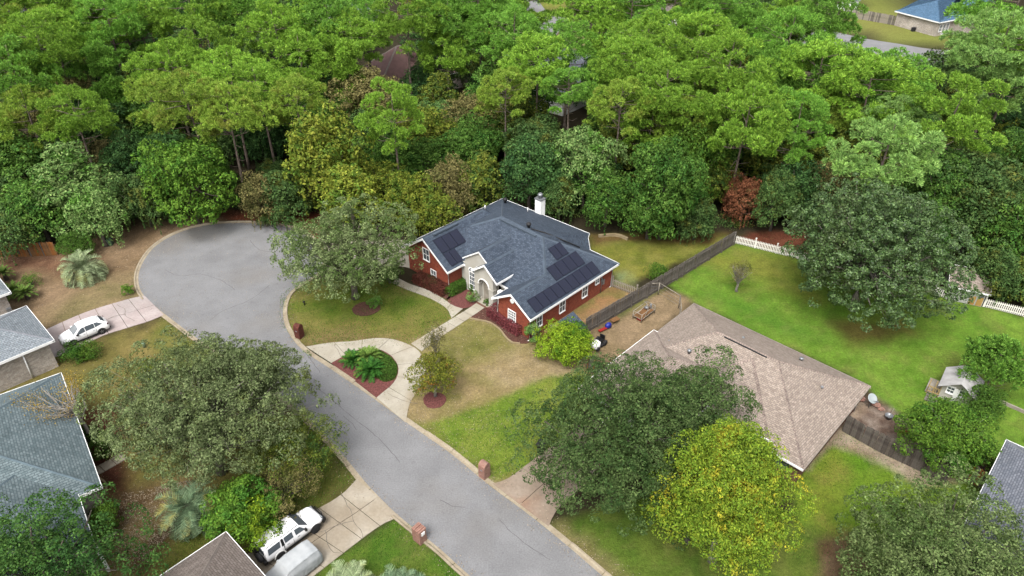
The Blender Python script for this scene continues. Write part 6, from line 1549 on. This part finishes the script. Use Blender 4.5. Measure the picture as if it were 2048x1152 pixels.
def palm(px, py, args, label, name='cycad', cat='cycad', **kw):
    cr, tr = frond_plant(*args, **kw); return plant(name, cr, tr, G(px, py), label, cat, cname='fronds')
palm(741, 748, (1, 46, 1.7, .75, .3, .3, 'lf_cycad'), 'largest front cycad with a golden heart in the island bed', trunk_h=.45, wleaf=.045, pairs=24)
palm(738, 724, (2, 40, 1.5, .7, .3, .26, 'lf_cycad2'), 'middle cycad of the island bed, behind the largest', trunk_h=.6, wleaf=.045, pairs=22)
palm(706, 726, (3, 38, 1.35, .7, .3, .26, 'lf_cycad'), 'dark left cycad of the island bed', trunk_h=.35, wleaf=.045, pairs=22)
for k, (px, py) in enumerate(((745, 746), (738, 722))):
    rs = np.random.RandomState(k); g_ = G(px, py)
palm(14, 560, (4, 30, 1.15, .8, .3, .22, 'lf_cycad2'), 'upper left cycad at the edge of the picture', trunk_h=.9, pairs=18)
palm(30, 590, (5, 34, 1.5, .7, .3, .26, 'lf_cycad2'), 'middle cycad of the three near the pale house', trunk_h=.5, pairs=20)
palm(56, 598, (6, 32, 1.3, .7, .3, .25, 'lf_cycad2'), 'cycad on a dark trunk nearest the pale roof', trunk_h=.8, pairs=20, trunk_r=.18)
palm(172, 556, (7, 62, 3.2, .85, .55, .62, 'lf_palm'), 'blue green feather palm on the brown lawn', 'pindo_palm', 'palm', trunk_h=1.1, trunk_r=.35, pairs=34, wleaf=.045, up1=1.35)
palm(388, 1046, (8, 40, 3.0, .8, .4, .6, 'lf_palmgreen'), 'drooping grey green palm below the spreading oak', 'pindo_palm', 'palm', trunk_h=1.9, trunk_r=.3, pairs=28, wleaf=.05, up0=-.3)
palm(700, 1185, (9, 40, 2.4, .7, .45, .5, 'lf_palm'), 'pale palm tips at the bottom edge beside the driveway lawn', 'pindo_palm', 'palm', trunk_h=.6, trunk_r=.25, pairs=26, wleaf=.045)
palm(800, 1195, (10, 40, 2.3, .7, .45, .5, 'lf_palmgreen'), 'second palm at the bottom edge, nearer the road', 'pindo_palm', 'palm', trunk_h=.6, trunk_r=.25, pairs=26, wleaf=.045)
palm(1640, 460, (11, 16, 1.3, .7, .3, .3, 'lf_vine'), 'fern-like clump on the red soil behind the picket fence', 'fern', 'fern', trunk_h=.1, pairs=14)

# ---- the woods: shared crowns, turned, scaled and coloured one by one
BR = []
for k, (R, H, lv, sh, dr) in enumerate([(4.2, 9.5, 15000, 'dome', 0), (4.6, 10.5, 16000, 'dome', 0), (3.8, 8.5, 12000, 'dome', 0), (4.0, 11.5, 15000, 'cone', 0), (3.4, 9, 10000, 'cone', 260), (4.0, 8.5, 12000, 'dome', 320), (5.2, 10, 20000, 'dome', 0), (3.0, 7, 8000, 'dome', 200)]):
    BR.append((broad_tree(200 + k, R, H, leaves=lv, leaf=.32 if R > 3.2 else .26, lobes=24 + 2 * k % 7, base=.06, clump=.36, matl=M['lf_dark'], shape=sh, drape=dr, per=20), R, H))
PN = []
for k, (H, R, cf, sp, cone) in enumerate([(18, 4.6, .52, 1.0, False), (19, 4.9, .56, 1.0, False), (17, 4.2, .5, 1.1, False), (20, 4.4, .6, .9, False), (16, 4.8, .5, .85, False), (15, 3.0, .35, 1.1, True), (18, 5.2, .58, .75, False)]):
    PN.append((pine_tree(300 + k, H, R, cf, 1050, 24, M['lf_pine'], sp, cone=cone, tuft=.4), H, R, cf))
def add_broad(px, py, zc, R, kind, label, group=None, v=None, name='broadleaf_tree', seed=0):
    rr = random.Random(seed * 7 + int(px) * 3 + int(py)); v = rr.randrange(len(BR)) if v is None else v
    (cr, tr), R0, H0 = BR[v]; s = R / R0; p = G(px, py, zc); sz = zc * 2 / 1.06 / H0
    return plant(name, cr, tr, p, label, 'tree', rr.uniform(0, 6.28), s, M[kind], group, sz=max(.5, min(sz, s * 1.6)))
FRONT = [  # centre of the crown in the photograph, its height above ground, radius, leaves, mesh, label
 (30, 345, 5.5, 4.6, 'lf_mid', 0, 'leafy mid green tree at the left edge above the orange brown fence'),
 (75, 420, 4.2, 3.6, 'lf_mid', 2, 'lower mid green tree right behind the orange brown fence'),
 (150, 375, 5.6, 4.6, 'lf_pale', 3, 'pale green feathery tree left of the round bright tree'),
 (190, 430, 4.0, 2.6, 'lf_pale', 7, 'pale light green tree by the green utility box'),
 (20, 460, 3.2, 3.0, 'lf_dark2', 7, 'low dark tree overhanging the left end of the fence'),
 (375, 362, 5.6, 5.4, 'lf_bright', 6, 'large round bright green tree behind the turning circle'),
 (285, 395, 3.8, 3.2, 'lf_dark2', 5, 'vine hung tree left of the large round bright tree'),
 (262, 330, 5.0, 3.2, 'lf_dark', 0, 'dark tree tucked behind the vine hung one'),
 (655, 325, 6.6, 4.8, 'lf_vineyel', 5, 'tall yellow green vine covered tree behind the front oak'),
 (700, 390, 4.6, 3.6, 'lf_vineyel', 4, 'lower yellow vine covered tree behind the front oak'),
 (520, 395, 3.4, 2.6, 'lf_olive', 7, 'grey brown shrubby tree at the top of the turning circle'),
 (565, 390, 3.6, 3.0, 'lf_dark2', 4, 'dark olive tree between the turning circle and the vine covered one'),
 (820, 405, 3.8, 3.0, 'lf_vineyel', 5, 'golden yellow tree behind the left end of the slate roof'),
 (868, 430, 3.2, 2.6, 'lf_vineyel', 7, 'small golden tree touching the slate roof'),
 (960, 365, 4.4, 3.4, 'lf_vine', 4, 'olive vine tree right behind the roof peak'),
 (905, 375, 4.2, 3.0, 'lf_olive', 7, 'brownish tree behind the slate roof ridge'),
 (1060, 345, 5.0, 3.8, 'lf_dark', 2, 'dark green tree behind the white chimney'),
 (1170, 335, 5.8, 4.2, 'lf_pale', 1, 'pale green rounded tree right of the chimney'),
 (1215, 395, 3.8, 3.0, 'lf_mid', 7, 'mid green tree above the bent timber border'),
 (1120, 395, 3.2, 2.4, 'lf_dark2', 4, 'dark slim tree just right of the chimney'),
 (1330, 380, 6.2, 4.6, 'lf_mid', 6, 'large leafy tree at the back corner of the fenced lawn'),
 (1385, 330, 5.8, 3.6, 'lf_bright', 0, 'bright green tree behind the large leafy one'),
 (1300, 425, 3.4, 2.6, 'lf_mid', 2, 'lower green tree at the left of the fence corner'),
 (1395, 430, 3.2, 2.3, 'lf_dark2', 4, 'vine hung tree above the end of the grey fence'),
 (1490, 400, 3.4, 2.3, 'lf_rust', 4, 'rust red vine covered tree behind the picket fence'),
 (1475, 360, 5.0, 1.6, 'lf_rust', 7, 'taller dark rust tree behind the rust red one'),
 (1555, 400, 4.0, 2.6, 'lf_dark2', 0, 'dark tree right of the rust red one'),
 (1600, 385, 4.2, 3.0, 'lf_dark', 2, 'dark green tree left of the magnolia top'),
 (1660, 380, 4.4, 2.8, 'lf_olive', 7, 'brownish tree behind the magnolia'),
 (1880, 395, 5.6, 4.0, 'lf_mid', 1, 'mid green tree right of the magnolia top'),
 (1955, 420, 5.2, 4.2, 'lf_dark2', 5, 'vine hung tree above the garden shed'),
 (2030, 470, 4.4, 3.6, 'lf_mid', 2, 'mid green tree at the right edge above the picket fence'),
 (2000, 545, 2.8, 2.8, 'lf_dark2', 5, 'low vine hung tree behind the garden shed'),
 (2045, 350, 5.8, 4.0, 'lf_mid', 6, 'tall mid green tree at the right edge'),
 (2060, 560, 2.6, 2.6, 'lf_vine', 4, 'yellowish low tree at the right edge above the picket fence'),
 (1885, 168, 6.0, 4.6, 'lf_dark2', 2, 'dark tree in front of the far lawn'),
 (1825, 200, 6.0, 4.2, 'lf_dark2', 0, 'dark olive tree below the far curved road'),
]
for k, (px, py, zc, R, kd, v, lab) in enumerate(FRONT): add_broad(px, py, zc, R, kd, lab, v=v, seed=k)
PINES = [  # crown centre in the photograph, crown width in photo pixels, mesh, leaves
 (60, 40, 120, 0, 0), (20, 60, 110, 1, 2), (110, 95, 110, 2, 0), (160, 45, 110, 4, 0), (215, 60, 115, 1, 1), (30, 165, 120, 0, 1), (85, 120, 110, 3, 0), (140, 110, 90, 2, 1), (55, 235, 120, 4, 2), (150, 235, 110, 1, 0), (215, 160, 75, 5, 1),
 (290, 25, 100, 0, 1), (290, 75, 90, 2, 0), (375, 30, 130, 1, 0), (455, 50, 110, 2, 1), (520, 20, 110, 6, 0), (345, 145, 110, 0, 0), (420, 110, 130, 6, 0), (460, 165, 140, 4, 0), (385, 215, 130, 1, 2), (455, 235, 120, 2, 2), (520, 180, 100, 3, 0), (560, 80, 120, 0, 0), (600, 125, 130, 4, 0), (660, 60, 120, 2, 1), (640, 20, 110, 1, 0),
 (705, 90, 110, 0, 0), (730, 45, 90, 3, 1), (810, 45, 130, 1, 0), (890, 55, 120, 0, 1), (895, 100, 110, 4, 0), (960, 30, 110, 3, 1), (990, 70, 110, 0, 1), (1035, 20, 120, 2, 0), (785, 220, 135, 6, 0), (590, 205, 100, 3, 2),
 (1025, 90, 130, 1, 1), (1075, 140, 120, 2, 0), (1135, 100, 100, 3, 1), (1190, 40, 120, 0, 0), (1265, 40, 130, 1, 1), (1235, 85, 120, 4, 0), (1290, 110, 130, 0, 0), (1255, 155, 130, 2, 0), (1240, 215, 110, 3, 2), (1140, 186, 84, 3, 1),
 (1330, 190, 140, 1, 0), (1300, 240, 120, 6, 0), (1375, 245, 120, 4, 2), (1430, 40, 130, 0, 1), (1490, 70, 90, 3, 1), (1400, 95, 110, 2, 0), (1450, 150, 150, 1, 0), (1425, 190, 120, 0, 0), (1490, 240, 160, 4, 0), (1535, 165, 110, 2, 1),
 (1570, 95, 140, 1, 1), (1610, 40, 120, 6, 0), (1650, 62, 110, 3, 1), (1560, 50, 90, 0, 0), (1640, 165, 130, 2, 0), (1600, 240, 130, 6, 1), (1700, 168, 120, 0, 1), (1775, 170, 120, 1, 1), (1670, 220, 110, 4, 2), (1740, 190, 120, 2, 0),
 (1785, 245, 100, 1, 3), (1900, 225, 150, 6, 0), (1770, 310, 165, 4, 3), (1990, 112, 120, 3, 3), (2020, 30, 140, 1, 1), (1990, 160, 120, 6, 3), (2035, 120, 120, 0, 0), (1350, 30, 100, 3, 0), (1320, 100, 90, 2, 1), (1010, 190, 90, 3, 2), (320, 200, 90, 2, 2), (700, 150, 80, 5, 0), (240, 20, 100, 6, 1), (140, 10, 110, 0, 1)]
KINDS = ['lf_pine', 'lf_pine2', 'lf_pine3', 'lf_pinepale']; KW = ['bright yellow green', 'fresh green', 'olive tinged', 'pale blue green']
SH = ['domed', 'broad', 'rounded', 'narrow', 'layered', 'pointed', 'open']
rows_ = [[], [], [], []]
for i, q in enumerate(PINES):
    r_ = 0 if q[1] < 52 else 1 if q[1] < 118 else 2 if q[1] < 190 else 3
    rows_[r_].append((q[0], i))
ORD = ['first', 'second', 'third', 'fourth', 'fifth', 'sixth', 'seventh', 'eighth', 'ninth', 'tenth', 'eleventh', 'twelfth', 'thirteenth', 'fourteenth', 'fifteenth', 'sixteenth', 'seventeenth', 'eighteenth', 'nineteenth', 'twentieth', 'twenty-first', 'twenty-second', 'twenty-third', 'twenty-fourth', 'twenty-fifth', 'twenty-sixth', 'twenty-seventh', 'twenty-eighth', 'twenty-ninth', 'thirtieth']
place = {}
for r_, lst in enumerate(rows_):
    for j, (x, i) in enumerate(sorted(lst)): place[i] = (ORD[j], ['back', 'second', 'third', 'front'][r_])
for i, (px, py, wpx, v, kd) in enumerate(PINES):
    (cr, tr), H0, R0, cf = PN[v]
    zc = 13.0; 
    for _ in range(3):
        p = G(px, py, zc); dist = math.sqrt(p.y ** 2 + (CH - zc) ** 2 + p.x ** 2); R = wpx / 2 * dist / FOC; s = min(max(R / R0, .7), 1.25); sz = s if s < 1 else 1 + (s - 1) * .5
        zc = H0 * (1 + cf) / 2 * sz
    rr = random.Random(i)
    plant('pine_tree', cr, tr, p, '%s %s pine, %s from the left in the %s row of the woods' % (SH[v], KW[kd], place[i][0], place[i][1]), 'pine tree', rr.uniform(0, 6.28), s, M[KINDS[kd]], 'pines standing in the woods', sz=sz)
# the undergrowth trees that fill the woods below the pines
import sys
EDGE = [(-200, 470), (0, 470), (120, 462), (240, 440), (450, 418), (600, 420), (720, 440), (850, 440), (1000, 405), (1180, 442), (1300, 458), (1440, 462), (1560, 448), (1700, 440), (1850, 520), (1960, 560), (2048, 610), (2300, 700)]
CLEAR = [[(1600, 20), (2000, -20), (2000, 112), (1850, 118), (1740, 118), (1600, 100)], [(1060, -60), (1150, -60), (1150, 95), (1060, 95)], [(735, 92), (800, 92), (800, 155), (735, 155)], [(1070, 95), (1200, 95), (1200, 210), (1070, 210)], [(725, -20), (770, -20), (770, 42), (725, 42)], [(1328, 80), (1366, 80), (1366, 112), (1328, 112)], [(1300, 0), (1345, 0), (1345, 60), (1300, 60)]]
def inside(x, y, pl):
    c_ = False
    for i in range(len(pl)):
        (ax, ay), (bx, by) = pl[i], pl[(i + 1) % len(pl)]
        if (ay > y) != (by > y) and x < (bx - ax) * (y - ay) / (by - ay) + ax: c_ = not c_
    return c_
rr = random.Random(42); cnt = 0; step = 7.0; y = 60.0; row_n = 0
houses_c = [(G(1150, 170), 12), (G(770, 132), 8), (G(745, 40), 9), (G(1320, 50), 9), (G(1850, 30), 22)]
UK = [('lf_dark', 5, 'dark green undergrowth tree'), ('lf_dark2', 4, 'olive green undergrowth tree'), ('lf_mid', 3, 'mid green undergrowth tree'), ('lf_vine', 2, 'yellow green undergrowth tree'), ('lf_olive', 1, 'brownish undergrowth tree'), ('lf_vineyel', 0.6, 'golden undergrowth tree')]
while y < 200:
    row_n += 1; in_row = 0
    x = -95 - .25 * (y - 60)
    while x < 95 + .6 * (y - 60):
        X, Y = x + rr.uniform(-2.2, 2.2), y + rr.uniform(-2.2, 2.2); px, py = project((X, Y, 0))
        ex = float(np.interp(px, [e[0] for e in EDGE], [e[1] for e in EDGE]))
        x += step * (1 + max(0, y - 100) / 60)
        if not (-160 < px < 2210) or py > ex - 8: continue
        top = project((X, Y, 9)); mid = project((X, Y, 5))
        if top[1] < -260: continue
        if any(inside(a, b_, pl) for pl in CLEAR for a, b_ in ((px, py), mid, top)): continue
        if any(math.hypot(X - c_.x, Y - c_.y) < r_ for c_, r_ in houses_c): continue
        k = rr.choices(range(len(UK)), weights=[u[1] for u in UK])[0]
        near = py > ex - 45
        v = rr.choice([0, 1, 2, 3, 4, 5, 6]) if not near else rr.choice([2, 4, 5, 7]); (cr, tr), R0, H0 = BR[v]
        s = rr.uniform(.78, 1.1) * (.8 if near else 1)
        in_row += 1
        plant('broadleaf_tree', cr, tr, (X, Y), '%s, %s from left in %s row of the woods' % (UK[k][2], ORD[in_row - 1], ORD[row_n - 1]), 'tree', rr.uniform(0, 6.28), s, M[UK[k][0]], 'undergrowth trees of the woods', sz=s * rr.uniform(.75, 1.05)); cnt += 1
    y += step * .86 * (1 + max(0, y - 100) / 60)
print('undergrowth trees', cnt)
# low brush along the wood edge: nobody could count it
rs = np.random.RandomState(31); P = []
for k in range(1500):
    px = rs.uniform(-60, 2110); ex = float(np.interp(px, [e[0] for e in EDGE], [e[1] for e in EDGE])); g_ = G(px, ex + rs.uniform(-34, 0)); r = rs.uniform(.3, .8)
    if any(inside(px, ex, q) for q in [[(1190, 440), (1300, 440), (1300, 500), (1190, 500)], [(1500, 440), (1600, 440), (1600, 500), (1500, 500)]]): continue
    n = 34; P.append(np.array([g_.x, g_.y, r * .6]) + rs.normal(size=(n, 3)) * r * np.array([.6, .6, .45]))
P = np.vstack(P); P[:, 2] = np.abs(P[:, 2]) + .03
tag(link('underbrush', faces_mesh('underbrush', leaf_quads(P, unit(rs.normal(size=P.shape) * .7 + [0, 0, 1]), .2, rs), 4, M['lf_dark2'])), kind='stuff')
# fallen leaves and grass tussocks on the lawns
def litter(name, polys, n, size, matl, z=.03, up=1.2, asp=.5, seed=1, tall=0):
    rs = np.random.RandomState(seed); out = []
    for pl in polys:
        pw_ = gpoly(pl); a = [p[0] for p in pw_]; b_ = [p[1] for p in pw_]; X = rs.uniform(min(a), max(a), n); Y = rs.uniform(min(b_), max(b_), n); k = sdist(X, Y, pw_) > 0; dn = fbm(X, Y, 2.0, seed + 5); k &= dn > rs.uniform(.2, .75, n); out.append(np.stack([X[k], Y[k], np.full(k.sum(), z)], 1))
    P = np.vstack(out)
    if tall: V = np.stack([P + np.array([-.02, 0, -.03]), P + np.array([.02, 0, -.03]), P + rs.normal(size=P.shape) * .03 + [0, 0, tall]], 1); me = faces_mesh(name, V, 3, M[matl])
    else: me = faces_mesh(name, leaf_quads(P, unit(rs.normal(size=P.shape) * .35 + [0, 0, up]), size, rs, asp), 4, M[matl])
    return tag(link(name, me), kind='stuff')
litter('fallen_leaves', [PATCH[0][0], PATCH[4][0], PATCH[9][0], PATCH[16][0]], 9000, .10, 'lf_twig', seed=3)
litter('rust_leaves', [PATCH[3][0], PATCH[33][0] if len(PATCH) > 33 else PATCH[3][0], PATCH[7][0]], 5000, .12, 'lf_rust', seed=4)
litter('grass', [PATCH[12][0], PATCH[13][0], PATCH[20][0], PATCH[36][0], PATCH[8][0]], 20000, .1, 'lf_bright', seed=5, tall=.07, z=.03)

print('unique tris', sum(len(p.vertices) - 2 for me in {o.data for o in bpy.data.objects if o.type == 'MESH'} for p in me.polygons) if '--count' in sys.argv else '')

# leaf litter blown against the kerbs
rs = np.random.RandomState(71); P = []
for ed, k in ((edgeL, 2600), (edgeR, 3000)):
    for _ in range(k):
        i = rs.randint(1, len(ed) - 1); p = ed[i]; dd = (ed[i + 1] - ed[i - 1]).normalized(); n_ = Vector((-dd.y, dd.x, 0)); o_ = -abs(rs.normal() * .35) if rs.rand() < .6 else .45 + abs(rs.normal() * .5)
        P.append((p.x + n_.x * o_ + rs.normal() * .2, p.y + n_.y * o_ + rs.normal() * .2, .03 if o_ < 0 else .06))
for _ in range(1500):
    g_ = G(rs.uniform(300, 620), rs.uniform(448, 520) if rs.rand() < .5 else rs.uniform(500, 640)); P.append((g_.x, g_.y, .03))
P = np.array(P)
tag(link('kerb_leaves', faces_mesh('kerb_leaves', leaf_quads(P, unit(rs.normal(size=P.shape) * .3 + [0, 0, 1]), .09, rs), 4, M['lf_twig'])), kind='stuff')
